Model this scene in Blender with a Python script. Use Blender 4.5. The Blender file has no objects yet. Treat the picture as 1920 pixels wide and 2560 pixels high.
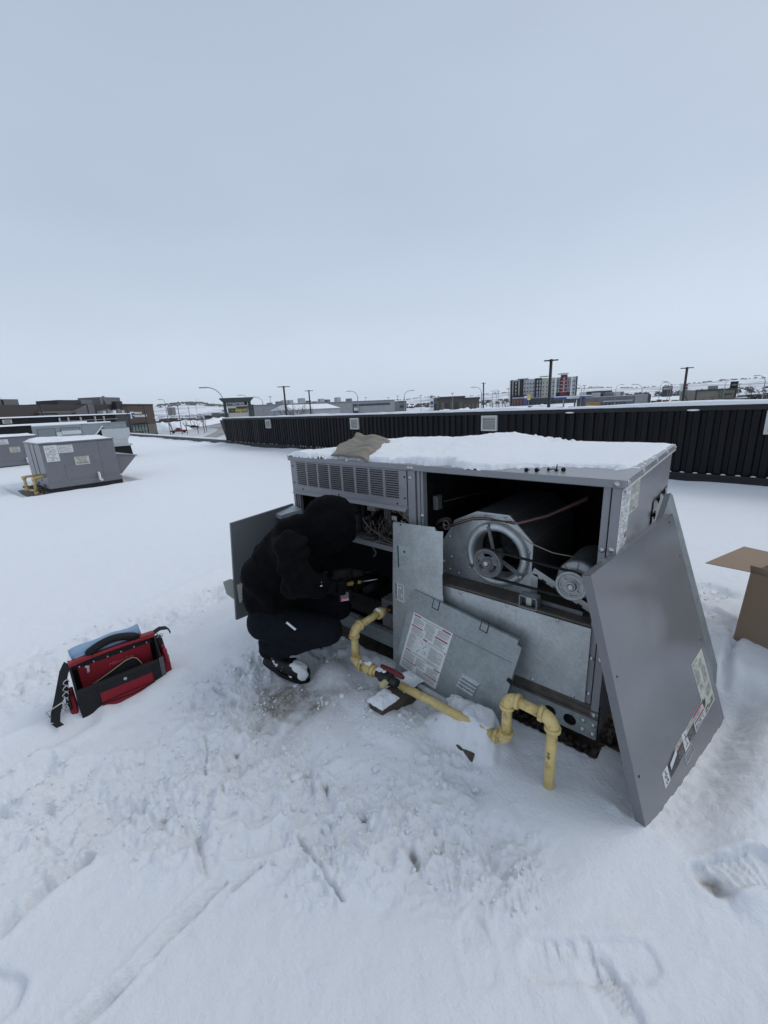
import bpy, bmesh, math, random
import numpy as np
from mathutils import Vector, Matrix, Quaternion
R = math.radians
random.seed(7)
sc = bpy.context.scene
col = sc.collection

# ------------------------------------------------------------------ camera, world, sun, exposure
CAM = np.array([2.42189, -1.72397, 1.51228])
YAW, PITCH, ROLL, FPX = R(-41.82538), R(14.69056), R(-2.73886), 1009.946
_f = np.array([math.sin(YAW) * math.cos(PITCH), math.cos(YAW) * math.cos(PITCH), -math.sin(PITCH)])
_r = np.array([math.cos(YAW), -math.sin(YAW), 0.0])
_u = np.cross(_r, _f)
CR = math.cos(ROLL) * _r + math.sin(ROLL) * _u
CU = -math.sin(ROLL) * _r + math.cos(ROLL) * _u
CF = _f
cam_d = bpy.data.cameras.new('camera')
cam = bpy.data.objects.new('camera', cam_d)
col.objects.link(cam)
cam.matrix_world = Matrix(((CR[0], CU[0], -CF[0], CAM[0]), (CR[1], CU[1], -CF[1], CAM[1]),
                           (CR[2], CU[2], -CF[2], CAM[2]), (0, 0, 0, 1)))
cam_d.sensor_fit = 'VERTICAL'
cam_d.sensor_height = 36
cam_d.lens = FPX / 2560 * 36
cam_d.clip_start = 0.05
cam_d.clip_end = 20000
sc.camera = cam

SUN_EL, SUN_AZ = R(48), R(28)          # azimuth measured from +Y towards +X
w = bpy.data.worlds.new('World')
sc.world = w
w.use_nodes = True
nt = w.node_tree
nt.nodes.clear()
N = nt.nodes.new
L = nt.links.new
out = N('ShaderNodeOutputWorld')
bg = N('ShaderNodeBackground')
bg.inputs['Strength'].default_value = 0.1
sky = N('ShaderNodeTexSky')
sky.sky_type = 'NISHITA'
sky.sun_disc = False
sky.sun_elevation = SUN_EL
sky.sun_rotation = SUN_AZ
sky.dust_density = 4.0
sky.air_density = 1.0
tc = N('ShaderNodeTexCoord')
sep = N('ShaderNodeSeparateXYZ')
L(tc.outputs['Generated'], sep.inputs[0])
ramp = N('ShaderNodeValToRGB')
cr = ramp.color_ramp
cr.elements[0].position = 0.0
cr.elements[0].color = (0.635, 0.73, 0.85, 1)
cr.elements[1].position = 1.0
cr.elements[1].color = (0.435, 0.50, 0.605, 1)
for p, c in ((0.12, (0.60, 0.695, 0.825, 1)), (0.35, (0.49, 0.575, 0.71, 1)), (0.65, (0.445, 0.52, 0.64, 1))):
    e = cr.elements.new(p)
    e.color = c
L(sep.outputs[2], ramp.inputs[0])
mp = N('ShaderNodeMapping')
mp.inputs['Scale'].default_value = (1.1, 1.1, 3.2)
L(tc.outputs['Generated'], mp.inputs[0])
nz = N('ShaderNodeTexNoise')
nz.inputs['Scale'].default_value = 1.3
nz.inputs['Detail'].default_value = 3
L(mp.outputs[0], nz.inputs[0])
mr = N('ShaderNodeMapRange')
mr.inputs[1].default_value = 0.3
mr.inputs[2].default_value = 0.7
mr.inputs[3].default_value = 9.5
mr.inputs[4].default_value = 10.3
L(nz.outputs[0], mr.inputs[0])
vm = N('ShaderNodeVectorMath')
vm.operation = 'SCALE'
L(ramp.outputs[0], vm.inputs[0])
L(mr.outputs[0], vm.inputs['Scale'])
mix = N('ShaderNodeMix')
mix.data_type = 'RGBA'
mix.inputs[0].default_value = 0.93       # solid overcast, a trace of the clear sky behind it
L(sky.outputs[0], mix.inputs[6])
L(vm.outputs[0], mix.inputs[7])
L(mix.outputs[2], bg.inputs['Color'])
L(bg.outputs[0], out.inputs[0])

sun_d = bpy.data.lights.new('sun', 'SUN')
sun_d.energy = 0.95
sun_d.angle = R(42)
sun_d.color = (1.0, 0.975, 0.94)
sun = bpy.data.objects.new('sun', sun_d)
col.objects.link(sun)
_sd = Vector((math.sin(SUN_AZ) * math.cos(SUN_EL), math.cos(SUN_AZ) * math.cos(SUN_EL), math.sin(SUN_EL)))
sun.rotation_euler = _sd.to_track_quat('Z', 'Y').to_euler()
sc.view_settings.view_transform = 'Standard'
sc.view_settings.look = 'None'
sc.view_settings.exposure = 0.1
sc.view_settings.gamma = 1.0
sc.view_settings.use_curve_mapping = False
sc.cycles.max_bounces = 6
sc.cycles.diffuse_bounces = 3
sc.cycles.use_denoising = True


# ------------------------------------------------------------------ helpers: places
def ray(px, py):
    return CF + CR * (px - 960) / FPX + CU * (1280 - py) / FPX


def onz(px, py, z):
    d = ray(px, py)
    return CAM + d * (z - CAM[2]) / d[2]


def far(px, py, dist):
    d = ray(px, py)
    return CAM + d * dist / math.hypot(d[0], d[1])


ORD = ['first from the left', 'second from the left', 'third from the left', 'fourth from the left', 'fifth from the left', 'sixth from the left', 'seventh from the left',
       'eighth from the left', 'ninth from the left', 'tenth from the left', 'eleventh from the left']


# ------------------------------------------------------------------ helpers: materials
MATS = {}


def mat(name, c, rough=0.6, metal=0.0, var=0.0, vscale=6.0, bump=0.0, bscale=40.0, spec=0.5, stretch=None, dark=None, coat=0.0):
    if name in MATS:
        return MATS[name]
    m = bpy.data.materials.new(name)
    m.use_nodes = True
    t = m.node_tree
    b = t.nodes['Principled BSDF']
    b.inputs['Base Color'].default_value = (*c, 1)
    b.inputs['Roughness'].default_value = rough
    b.inputs['Metallic'].default_value = metal
    b.inputs['Specular IOR Level'].default_value = spec
    b.inputs['Coat Weight'].default_value = coat
    tcn = t.nodes.new('ShaderNodeTexCoord')
    src = tcn.outputs['Object']
    if stretch:
        mpn = t.nodes.new('ShaderNodeMapping')
        mpn.inputs['Scale'].default_value = stretch
        t.links.new(src, mpn.inputs[0])
        src = mpn.outputs[0]
    if var > 0 or dark:
        n = t.nodes.new('ShaderNodeTexNoise')
        n.inputs['Scale'].default_value = vscale
        n.inputs['Detail'].default_value = 6
        n.inputs['Roughness'].default_value = 0.65
        t.links.new(src, n.inputs[0])
        rp = t.nodes.new('ShaderNodeValToRGB')
        rp.color_ramp.elements[0].position = 0.3
        rp.color_ramp.elements[1].position = 0.7
        lo = dark if dark else tuple(x * (1 - var) for x in c)
        hi = tuple(min(1, x * (1 + var)) for x in c)
        rp.color_ramp.elements[0].color = (*lo, 1)
        rp.color_ramp.elements[1].color = (*hi, 1)
        t.links.new(n.outputs[0], rp.inputs[0])
        t.links.new(rp.outputs[0], b.inputs['Base Color'])
        mrn = t.nodes.new('ShaderNodeMapRange')
        mrn.inputs[3].default_value = max(0.05, rough - 0.08)
        mrn.inputs[4].default_value = min(1, rough + 0.1)
        t.links.new(n.outputs[0], mrn.inputs[0])
        t.links.new(mrn.outputs[0], b.inputs['Roughness'])
    if bump > 0:
        n2 = t.nodes.new('ShaderNodeTexNoise')
        n2.inputs['Scale'].default_value = bscale
        n2.inputs['Detail'].default_value = 5
        t.links.new(src, n2.inputs[0])
        bp = t.nodes.new('ShaderNodeBump')
        bp.inputs['Strength'].default_value = 0.6
        bp.inputs['Distance'].default_value = bump
        t.links.new(n2.outputs[0], bp.inputs['Height'])
        t.links.new(bp.outputs[0], b.inputs['Normal'])
    MATS[name] = m
    return m


def galv(name, c, rough=0.42):
    """galvanised sheet: spangle, cloudy wear and faint runs"""
    m = mat(name, c, rough, 0.55, 0.0)
    t = m.node_tree
    b = t.nodes['Principled BSDF']
    tcn = [n for n in t.nodes if n.type == 'TEX_COORD'][0]
    vo = t.nodes.new('ShaderNodeTexVoronoi')
    vo.inputs['Scale'].default_value = 90
    t.links.new(tcn.outputs['Object'], vo.inputs[0])
    n = t.nodes.new('ShaderNodeTexNoise')
    n.inputs['Scale'].default_value = 5
    n.inputs['Detail'].default_value = 8
    n.inputs['Roughness'].default_value = 0.7
    t.links.new(tcn.outputs['Object'], n.inputs[0])
    bw = t.nodes.new('ShaderNodeRGBToBW')
    t.links.new(vo.outputs['Color'], bw.inputs[0])
    ad = t.nodes.new('ShaderNodeMath')
    ad.operation = 'MULTIPLY_ADD'
    ad.inputs[1].default_value = 0.16
    t.links.new(bw.outputs[0], ad.inputs[0])
    t.links.new(n.outputs[0], ad.inputs[2])
    rp = t.nodes.new('ShaderNodeValToRGB')
    rp.color_ramp.elements[0].position = 0.34
    rp.color_ramp.elements[1].position = 0.74
    rp.color_ramp.elements[0].color = (*[x * 0.7 for x in c], 1)
    rp.color_ramp.elements[1].color = (*[min(1, x * 1.18) for x in c], 1)
    t.links.new(ad.outputs[0], rp.inputs[0])
    t.links.new(rp.outputs[0], b.inputs['Base Color'])
    mrn = t.nodes.new('ShaderNodeMapRange')
    mrn.inputs[3].default_value = rough - 0.1
    mrn.inputs[4].default_value = rough + 0.14
    t.links.new(n.outputs[0], mrn.inputs[0])
    t.links.new(mrn.outputs[0], b.inputs['Roughness'])
    return m


def snow_mat():
    m = bpy.data.materials.new('snow')
    m.use_nodes = True
    t = m.node_tree
    b = t.nodes['Principled BSDF']
    b.inputs['Roughness'].default_value = 0.55
    b.inputs['Specular IOR Level'].default_value = 0.35
    b.inputs['Sheen Weight'].default_value = 0.35
    b.inputs['Sheen Roughness'].default_value = 0.6
    at = t.nodes.new('ShaderNodeAttribute')
    at.attribute_name = 'dirt_and_holes'
    mx = t.nodes.new('ShaderNodeMix')
    mx.data_type = 'RGBA'
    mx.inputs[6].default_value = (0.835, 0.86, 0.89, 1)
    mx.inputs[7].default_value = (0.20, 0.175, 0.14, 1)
    tcn = t.nodes.new('ShaderNodeTexCoord')
    nn = t.nodes.new('ShaderNodeTexNoise')
    nn.inputs['Scale'].default_value = 22
    nn.inputs['Detail'].default_value = 7
    nn.inputs['Roughness'].default_value = 0.7
    t.links.new(tcn.outputs['Object'], nn.inputs[0])
    ml = t.nodes.new('ShaderNodeMath')
    ml.operation = 'MULTIPLY'
    mrn = t.nodes.new('ShaderNodeMapRange')
    mrn.inputs[1].default_value = 0.22
    mrn.inputs[2].default_value = 0.62
    t.links.new(nn.outputs[0], mrn.inputs[0])
    t.links.new(at.outputs['Fac'], ml.inputs[0])
    t.links.new(mrn.outputs[0], ml.inputs[1])
    t.links.new(ml.outputs[0], mx.inputs[0])
    t.links.new(mx.outputs[2], b.inputs['Base Color'])
    n2 = t.nodes.new('ShaderNodeTexNoise')
    n2.inputs['Scale'].default_value = 55
    n2.inputs['Detail'].default_value = 9
    n2.inputs['Roughness'].default_value = 0.72
    t.links.new(tcn.outputs['Object'], n2.inputs[0])
    bp = t.nodes.new('ShaderNodeBump')
    bp.inputs['Strength'].default_value = 0.7
    bp.inputs['Distance'].default_value = 0.014
    t.links.new(n2.outputs[0], bp.inputs['Height'])
    t.links.new(bp.outputs[0], b.inputs['Normal'])
    MATS['snow'] = m
    return m


M = {}
M['snow'] = snow_mat()
M['paint'] = mat('grey_unit_paint', (0.225, 0.228, 0.245), 0.36, 0, 0.07, 3.0, 0.0004, 260, coat=0.05)
M['paint2'] = mat('panel_paint', (0.165, 0.172, 0.185), 0.22, 0, 0.06, 2.2, 0.0003, 200)
M['paintin'] = mat('panel_inside_paint', (0.125, 0.135, 0.145), 0.5, 0, 0.08, 3.0)
def scratch(m, strength=.25):
    t = m.node_tree
    b = t.nodes['Principled BSDF']
    tcn = [n for n in t.nodes if n.type == 'TEX_COORD'][0]
    mp_ = t.nodes.new('ShaderNodeMapping')
    mp_.inputs['Rotation'].default_value = (0, 0, .5)
    mp_.inputs['Scale'].default_value = (2, 9, 2)
    t.links.new(tcn.outputs['Object'], mp_.inputs[0])
    n = t.nodes.new('ShaderNodeTexNoise')
    n.inputs['Scale'].default_value = 1.6
    n.inputs['Detail'].default_value = 8
    n.inputs['Roughness'].default_value = .75
    t.links.new(mp_.outputs[0], n.inputs[0])
    n2 = t.nodes.new('ShaderNodeTexNoise')
    n2.inputs['Scale'].default_value = 2.2
    n2.inputs['Detail'].default_value = 4
    t.links.new(tcn.outputs['Object'], n2.inputs[0])
    ad = t.nodes.new('ShaderNodeMath')
    ad.operation = 'MULTIPLY'
    t.links.new(n.outputs[0], ad.inputs[0])
    t.links.new(n2.outputs[0], ad.inputs[1])
    r_ = t.nodes.new('ShaderNodeMapRange')
    r_.inputs[1].default_value = .15
    r_.inputs[2].default_value = .42
    r_.inputs[3].default_value = .16
    r_.inputs[4].default_value = .16 + strength
    t.links.new(ad.outputs[0], r_.inputs[0])
    t.links.new(r_.outputs[0], b.inputs['Roughness'])


scratch(M['paint2'], .07)
grime(M['paint2'], (.23, .225, .215), .56, .80, 4.5, .55) if False else None
M['galv'] = galv('galvanised_sheet', (0.47, 0.505, 0.515))
M['galv2'] = galv('galvanised_primed_sheet', (0.30, 0.335, 0.34), 0.5)
M['galvd'] = galv('dusty_galvanised_sheet', (0.2, 0.2, 0.2), 0.6)
M['alu'] = mat('cast_aluminium', (0.34, 0.355, 0.36), 0.45, 0.6, 0.15, 30, 0.0006, 120)
M['steel'] = mat('grey_cast_iron', (0.14, 0.145, 0.15), 0.5, 0.4, 0.25, 40, 0.0005, 150)
M['bolt'] = mat('zinc_bolt', (0.5, 0.51, 0.52), 0.35, 0.8, 0.2, 80)
M['dark'] = mat('dark_rubber', (0.008, 0.008, 0.009), 0.6, 0, 0.2, 30, spec=0.3)
M['blackin'] = mat('shade_black_insulation', (0.010, 0.010, 0.011), 0.95, 0, 0.3, 14, 0.003, 60, spec=0.1)  # near-black lining: the deep shade of the compartments is put into its colour
M['brownrail'] = mat('dirty_rail', (0.09, 0.08, 0.07), 0.7, 0.1, 0.35, 16, 0.0008, 120)
M['yellow'] = mat('yellow_gas_paint', (0.68, 0.53, 0.225), 0.5, 0, 0.1, 9, 0.001, 90, dark=(0.5, 0.38, 0.15))
def grime(m, c, lo=.60, hi=.70, scale=38, amt=.75):
    t = m.node_tree
    b = t.nodes['Principled BSDF']
    ln = b.inputs['Base Color'].links
    src = ln[0].from_socket if ln else None
    tcn = [n for n in t.nodes if n.type == 'TEX_COORD'][0]
    n = t.nodes.new('ShaderNodeTexNoise')
    n.inputs['Scale'].default_value = scale
    n.inputs['Detail'].default_value = 9
    n.inputs['Roughness'].default_value = .7
    t.links.new(tcn.outputs['Object'], n.inputs[0])
    r_ = t.nodes.new('ShaderNodeMapRange')
    r_.inputs[1].default_value = lo
    r_.inputs[2].default_value = hi
    r_.inputs[4].default_value = amt
    t.links.new(n.outputs[0], r_.inputs[0])
    x = t.nodes.new('ShaderNodeMix')
    x.data_type = 'RGBA'
    t.links.new(r_.outputs[0], x.inputs[0])
    if src:
        t.links.new(src, x.inputs[6])
    else:
        x.inputs[6].default_value = b.inputs['Base Color'].default_value
    x.inputs[7].default_value = (*c, 1)
    t.links.new(x.outputs[2], b.inputs['Base Color'])


grime(M['yellow'], (.15, .095, .04), .54, .68, 30, .7)
grime(M['paint'], (.10, .095, .085), .58, .8, 9, .5)
grime(M['galv'], (.12, .12, .115), .60, .85, 7, .7)
grime(M['galv2'], (.09, .09, .08), .60, .85, 8, .7)
M['blackpaint'] = mat('black_wall_panel', (0.0055, 0.006, 0.0075), 0.5, 0, 0.25, 1.2, spec=0.22)
_o = M['blackpaint'].node_tree
_oi = _o.nodes.new('ShaderNodeObjectInfo')
_mr = _o.nodes.new('ShaderNodeMapRange')
_mr.inputs[3].default_value = .36
_mr.inputs[4].default_value = .62
_o.links.new(_oi.outputs['Random'], _mr.inputs[0])
_o.links.new(_mr.outputs[0], _o.nodes['Principled BSDF'].inputs['Roughness'])
M['flash'] = mat('dark_flashing', (0.02, 0.022, 0.024), 0.5, 0.0, 0.2, 2, spec=0.3)
M['vent'] = mat('pale_vent', (0.5, 0.5, 0.48), 0.5, 0, 0.1, 10)
M['hoodie'] = mat('black_hoodie', (0.0048, 0.0048, 0.0054), 0.9, 0, 0.3, 25, 0.0014, 300, spec=0.06)
M['hoodie'].node_tree.nodes['Principled BSDF'].inputs['Sheen Weight'].default_value = 0.008
M['jeans'] = mat('dark_denim', (0.006, 0.0075, 0.0115), 0.85, 0, 0.35, 30, 0.0016, 350, spec=0.15)
M['boot'] = mat('black_boot', (0.0035, 0.0035, 0.004), 0.6, 0, 0.4, 20, 0.002, 60)
M['skin'] = mat('skin', (0.36, 0.2, 0.14), 0.55, 0, 0.08, 20)
M['glove'] = mat('black_glove', (0.003, 0.003, 0.0035), 0.8, 0, 0.3, 40, 0.001, 200, spec=0.1)
M['tool'] = mat('black_tool_plastic', (0.004, 0.004, 0.0045), 0.6, 0, 0.2, 30, spec=0.15)
M['orange'] = mat('orange_tag', (0.45, 0.09, 0.03), 0.6)
M['reflect'] = mat('reflective_strip', (0.75, 0.76, 0.77), 0.35)
M['red'] = mat('red_nylon', (0.24, 0.006, 0.017), 0.75, 0, 0.15, 30, 0.0012, 400)
M['redv'] = mat('red_vinyl', (0.26, 0.012, 0.02), 0.45, 0, 0.12, 12)
M['nylon'] = mat('black_nylon', (0.005, 0.005, 0.007), 0.75, 0, 0.25, 30, 0.0012, 400)
M['greyweb'] = mat('grey_webbing', (0.10, 0.10, 0.11), 0.7, 0, 0.2, 40)
M['blue'] = mat('pale_blue_cloth', (0.24, 0.36, 0.50), 0.7, 0, 0.1, 12, 0.002, 40)
M['tan'] = mat('tan_piping', (0.42, 0.3, 0.2), 0.6)
M['card'] = mat('corrugated_cardboard', (0.27, 0.195, 0.132), 0.85, 0, 0.06, 4, 0.0006, 90)
M['white'] = mat('white_label', (0.66, 0.68, 0.68), 0.5, 0, 0.04, 12)
M['cream'] = mat('aged_label', (0.52, 0.53, 0.46), 0.55, 0, 0.08, 20)
M['print'] = mat('label_print', (0.06, 0.06, 0.065), 0.6)
M['greyprint'] = mat('label_small_print', (0.27, 0.28, 0.28), 0.6)
M['redprint'] = mat('red_print', (0.33, 0.03, 0.05), 0.55)
M['greenprint'] = mat('green_print', (0.02, 0.075, 0.06), 0.55)
M['burlap'] = mat('stained_canvas', (0.215, 0.195, 0.16), 0.95, 0, 0.2, 7, 0.003, 60, dark=(0.12, 0.108, 0.088))
M['wood'] = mat('weathered_timber', (0.075, 0.06, 0.042), 0.85, 0, 0.4, 8, 0.003, 30, stretch=(6, 1, 6))
M['pebble'] = mat('roof_pebbles', (0.12, 0.10, 0.085), 0.7, 0, 0.5, 9)
M['wire_t'] = mat('tan_wire', (0.30, 0.25, 0.20), 0.6)
M['wire_r'] = mat('maroon_wire', (0.055, 0.014, 0.018), 0.55)
M['wire_k'] = mat('black_wire', (0.01, 0.01, 0.012), 0.5)
M['pcb'] = mat('circuit_board_pale', (0.36, 0.34, 0.29), 0.6, 0, 0.2, 60)
M['brass'] = mat('old_brass', (0.35, 0.26, 0.1), 0.45, 0.5, 0.3, 50)
M['gasbody'] = mat('grey_valve_casting', (0.12, 0.12, 0.115), 0.55, 0.3, 0.25, 30)
M['yellowgrip'] = mat('yellow_grip', (0.26, 0.19, 0.03), 0.6)
M['glass'] = mat('dark_window_glass', (0.05, 0.06, 0.07), 0.12, 0, 0.2, 1.0)
M['glassg'] = mat('green_shop_glass', (0.16, 0.2, 0.19), 0.15, 0, 0.25, 0.6)
M['tree'] = mat('bare_bark', (0.085, 0.075, 0.07), 0.9, 0, 0.3, 8)
M['asphalt'] = mat('slushy_asphalt', (0.3, 0.29, 0.28), 0.8, 0, 0.25, 0.15)
M['scrub'] = mat('winter_scrub', (0.085, 0.082, 0.085), 0.95, 0, 0.4, 0.05)
M['pole'] = mat('galvanised_pole', (0.26, 0.27, 0.29), 0.5, 0.5)
M['polek'] = mat('black_pole', (0.014, 0.015, 0.018), 0.5)


def bm(name, c, rough=0.7, var=0.12, vscale=0.4):
    return mat(name, c, rough, 0, var, vscale)


# ------------------------------------------------------------------ helpers: meshes
class MB:
    def __init__(s):
        s.v, s.f, s.m, s.sm = [], [], [], []

    def add(s, vs, fs, mi=0, smooth=False):
        o = len(s.v)
        s.v += [tuple(map(float, p)) for p in vs]
        s.f += [tuple(i + o for i in f) for f in fs]
        s.m += [mi] * len(fs)
        s.sm += [smooth] * len(fs)
        return s

    def box(s, x0, x1, y0, y1, z0, z1, mi=0):
        vs = [(x0, y0, z0), (x1, y0, z0), (x1, y1, z0), (x0, y1, z0), (x0, y0, z1), (x1, y0, z1), (x1, y1, z1), (x0, y1, z1)]
        return s.add(vs, [(0, 3, 2, 1), (4, 5, 6, 7), (0, 1, 5, 4), (1, 2, 6, 5), (2, 3, 7, 6), (3, 0, 4, 7)], mi)

    def obox(s, c, ax, ay, az, mi=0):
        c, ax, ay, az = map(Vector, (c, ax, ay, az))
        vs = [c - ax - ay - az, c + ax - ay - az, c + ax + ay - az, c - ax + ay - az, c - ax - ay + az, c + ax - ay + az, c + ax + ay + az, c - ax + ay + az]
        return s.add(vs, [(0, 3, 2, 1), (4, 5, 6, 7), (0, 1, 5, 4), (1, 2, 6, 5), (2, 3, 7, 6), (3, 0, 4, 7)], mi)

    def quad(s, a, b, c, d, mi=0):
        return s.add([a, b, c, d], [(0, 1, 2, 3)], mi)

    def prism(s, poly, d, mi=0, smooth=False):
        """extrude a 3-D polygon by vector d"""
        d = Vector(d)
        n = len(poly)
        vs = [Vector(p) for p in poly] + [Vector(p) + d for p in poly]
        fs = [tuple(range(n))[::-1], tuple(range(n, 2 * n))]
        s.add(vs, fs, mi)
        o = len(s.v) - 2 * n
        for i in range(n):
            j = (i + 1) % n
            s.f.append((o + i, o + j, o + n + j, o + n + i))
            s.m.append(mi)
            s.sm.append(smooth)
        return s

    def cyl(s, p0, p1, r0, r1=None, n=12, mi=0, caps=True, smooth=True):
        r1 = r0 if r1 is None else r1
        p0, p1 = Vector(p0), Vector(p1)
        d = (p1 - p0).normalized()
        a = d.orthogonal().normalized()
        b = d.cross(a)
        vs = []
        for p, r in ((p0, r0), (p1, r1)):
            for i in range(n):
                t = 2 * math.pi * i / n
                vs.append(p + a * (r * math.cos(t)) + b * (r * math.sin(t)))
        s.add(vs, [(i, (i + 1) % n, n + (i + 1) % n, n + i) for i in range(n)], mi, smooth)
        if caps:
            o = len(s.v) - 2 * n
            s.f += [tuple(o + i for i in range(n))[::-1], tuple(o + n + i for i in range(n))]
            s.m += [mi] * 2
            s.sm += [False] * 2
        return s

    def tube(s, pts, r, n=8, mi=0, caps=True):
        pts = [Vector(p) for p in pts]
        rs = r if isinstance(r, (list, tuple)) else [r] * len(pts)
        rings = []
        prev = None
        for i, p in enumerate(pts):
            d = (pts[min(i + 1, len(pts) - 1)] - pts[max(i - 1, 0)])
            d = d.normalized() if d.length > 1e-9 else Vector((0, 0, 1))
            a = d.orthogonal().normalized() if prev is None else (prev - d * prev.dot(d)).normalized()
            prev = a
            b = d.cross(a)
            rings.append([p + a * (rs[i] * math.cos(2 * math.pi * k / n)) + b * (rs[i] * math.sin(2 * math.pi * k / n)) for k in range(n)])
        vs = [q for rg in rings for q in rg]
        fs = []
        for i in range(len(pts) - 1):
            for k in range(n):
                fs.append((i * n + k, i * n + (k + 1) % n, (i + 1) * n + (k + 1) % n, (i + 1) * n + k))
        s.add(vs, fs, mi, True)
        if caps:
            o = len(s.v) - len(vs)
            s.f += [tuple(o + i for i in range(n))[::-1], tuple(o + len(vs) - n + i for i in range(n))]
            s.m += [mi] * 2
            s.sm += [False] * 2
        return s

    def lathe(s, c, axis, prof, n=24, mi=0):
        """prof: list of (radius, along) about axis through c"""
        c, d = Vector(c), Vector(axis).normalized()
        a = d.orthogonal().normalized()
        b = d.cross(a)
        vs = [c + d * h + (a * math.cos(2 * math.pi * k / n) + b * math.sin(2 * math.pi * k / n)) * r for r, h in prof for k in range(n)]
        fs = [(i * n + k, i * n + (k + 1) % n, (i + 1) * n + (k + 1) % n, (i + 1) * n + k) for i in range(len(prof) - 1) for k in range(n)]
        return s.add(vs, fs, mi, True)

    def mesh(s, name, mats, bevel=0.0, inv=None):
        me = bpy.data.meshes.new(name)
        vs = s.v if inv is None else [tuple(inv @ Vector(p)) for p in s.v]
        me.from_pydata(vs, [], s.f)
        mats = mats if isinstance(mats, (list, tuple)) else [mats]
        for m in mats:
            me.materials.append(m)
        me.polygons.foreach_set('material_index', s.m)
        me.polygons.foreach_set('use_smooth', s.sm)
        if bevel > 0:
            b = bmesh.new()
            b.from_mesh(me)
            bmesh.ops.remove_doubles(b, verts=b.verts, dist=1e-6)
            ed = [e for e in b.edges if len(e.link_faces) == 2 and e.calc_face_angle(0) > 0.5]
            bmesh.ops.bevel(b, geom=ed, offset=bevel, segments=1, affect='EDGES', clamp_overlap=True)
            b.to_mesh(me)
            b.free()
        me.update()
        return me

    def build(s, name, mats, parent=None, bevel=0.0, local=False):
        root = parent
        while root is not None and root.parent is not None:
            root = root.parent
        inv = None
        if root is not None and not local:
            inv = root.matrix_basis.inverted()
        o = bpy.data.objects.new(name, s.mesh(name, mats, bevel, inv))
        col.objects.link(o)
        if parent is not None:
            o.parent = parent
        return o


def tag(o, label=None, cat=None, group=None, kind=None):
    if label:
        o['label'] = label
    if cat:
        o['category'] = cat
    if group:
        o['group'] = group
    if kind:
        o['kind'] = kind
    return o


def thing(name, label, cat, loc=(0, 0, 0), basis=None, group=None):
    o = bpy.data.objects.new(name, None)
    o.empty_display_size = 0.1
    col.objects.link(o)
    if basis is None:
        o.matrix_basis = Matrix.Translation(Vector(loc))
    else:
        u, v, n = basis
        o.matrix_basis = Matrix(((u[0], v[0], n[0], loc[0]), (u[1], v[1], n[1], loc[1]), (u[2], v[2], n[2], loc[2]), (0, 0, 0, 1)))
    return tag(o, label, cat, group)


def place(me, name, parent, loc=(0, 0, 0), rot=None):
    o = bpy.data.objects.new(name, me)
    col.objects.link(o)
    o.parent = parent
    o.location = loc
    if rot:
        o.rotation_euler = rot
    return o


def copy_tree(o, parent=None):
    c = o.copy()
    col.objects.link(c)
    c.parent = parent
    for ch in [x for x in o.children]:
        copy_tree(ch, c)
    return c


def text_obj(name, s, size, m, parent, loc, xdir, ydir, depth=0.0004, align='LEFT', world=True, shear=0.0, sx=1.0, bold=0.0):
    cu = bpy.data.curves.new(name, 'FONT')
    cu.body = s
    cu.size = size
    cu.align_x = align
    cu.extrude = depth
    cu.shear = shear
    cu.offset = bold
    cu.resolution_u = 2
    ob = bpy.data.objects.new(name, cu)
    col.objects.link(ob)
    dg = bpy.context.evaluated_depsgraph_get()
    me = bpy.data.meshes.new_from_object(ob.evaluated_get(dg))
    bpy.data.objects.remove(ob)
    x, y = Vector(xdir).normalized() * sx, Vector(ydir).normalized()
    z = Vector(xdir).cross(Vector(ydir)).normalized()
    Mx = Matrix(((x[0], y[0], z[0], loc[0]), (x[1], y[1], z[1], loc[1]), (x[2], y[2], z[2], loc[2]), (0, 0, 0, 1)))
    if world and parent is not None:
        root = parent
        while root.parent is not None:
            root = root.parent
        Mx = root.matrix_basis.inverted() @ Mx
    me.transform(Mx)
    me.materials.clear()
    me.materials.append(m)
    o = bpy.data.objects.new(name, me)
    col.objects.link(o)
    o.parent = parent
    return o


def microprint(mb, o, u, v, w_, h_, rows, rng, mi=0, fill=0.72, lift=0.0006, n=None, gap=0.5):
    """rows of tiny word bars printed on a label; o = top-left corner, u right, v down"""
    o, u, v = Vector(o), Vector(u).normalized(), Vector(v).normalized()
    n = (v.cross(u)).normalized() if n is None else Vector(n)
    rh = h_ / rows
    for r in range(rows):
        x = 0.0
        end = w_ * (rng.uniform(0.55, 1.0) if rng.random() < 0.4 else 1.0)
        while x < end - 0.002:
            L_ = min(rng.uniform(0.02, 0.14) * w_ + 0.002, end - x)
            if rng.random() < fill:
                a = o + u * x + v * (rh * (r + 0.25)) + n * lift
                b = a + u * L_
                mb.quad(a, b, b + v * rh * gap, a + v * rh * gap, mi)
            x += L_ + 0.012 * w_


def screw_mesh(r=0.006, h=0.005, m=None):
    mb = MB()
    mb.lathe((0, 0, 0), (0, -1, 0), [(r * 1.5, 0), (r * 1.5, h * 0.25), (r, h * 0.3), (r * 0.92, h), (0.0001, h)], 8)
    return mb.mesh('screw', m or M['bolt'])


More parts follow.
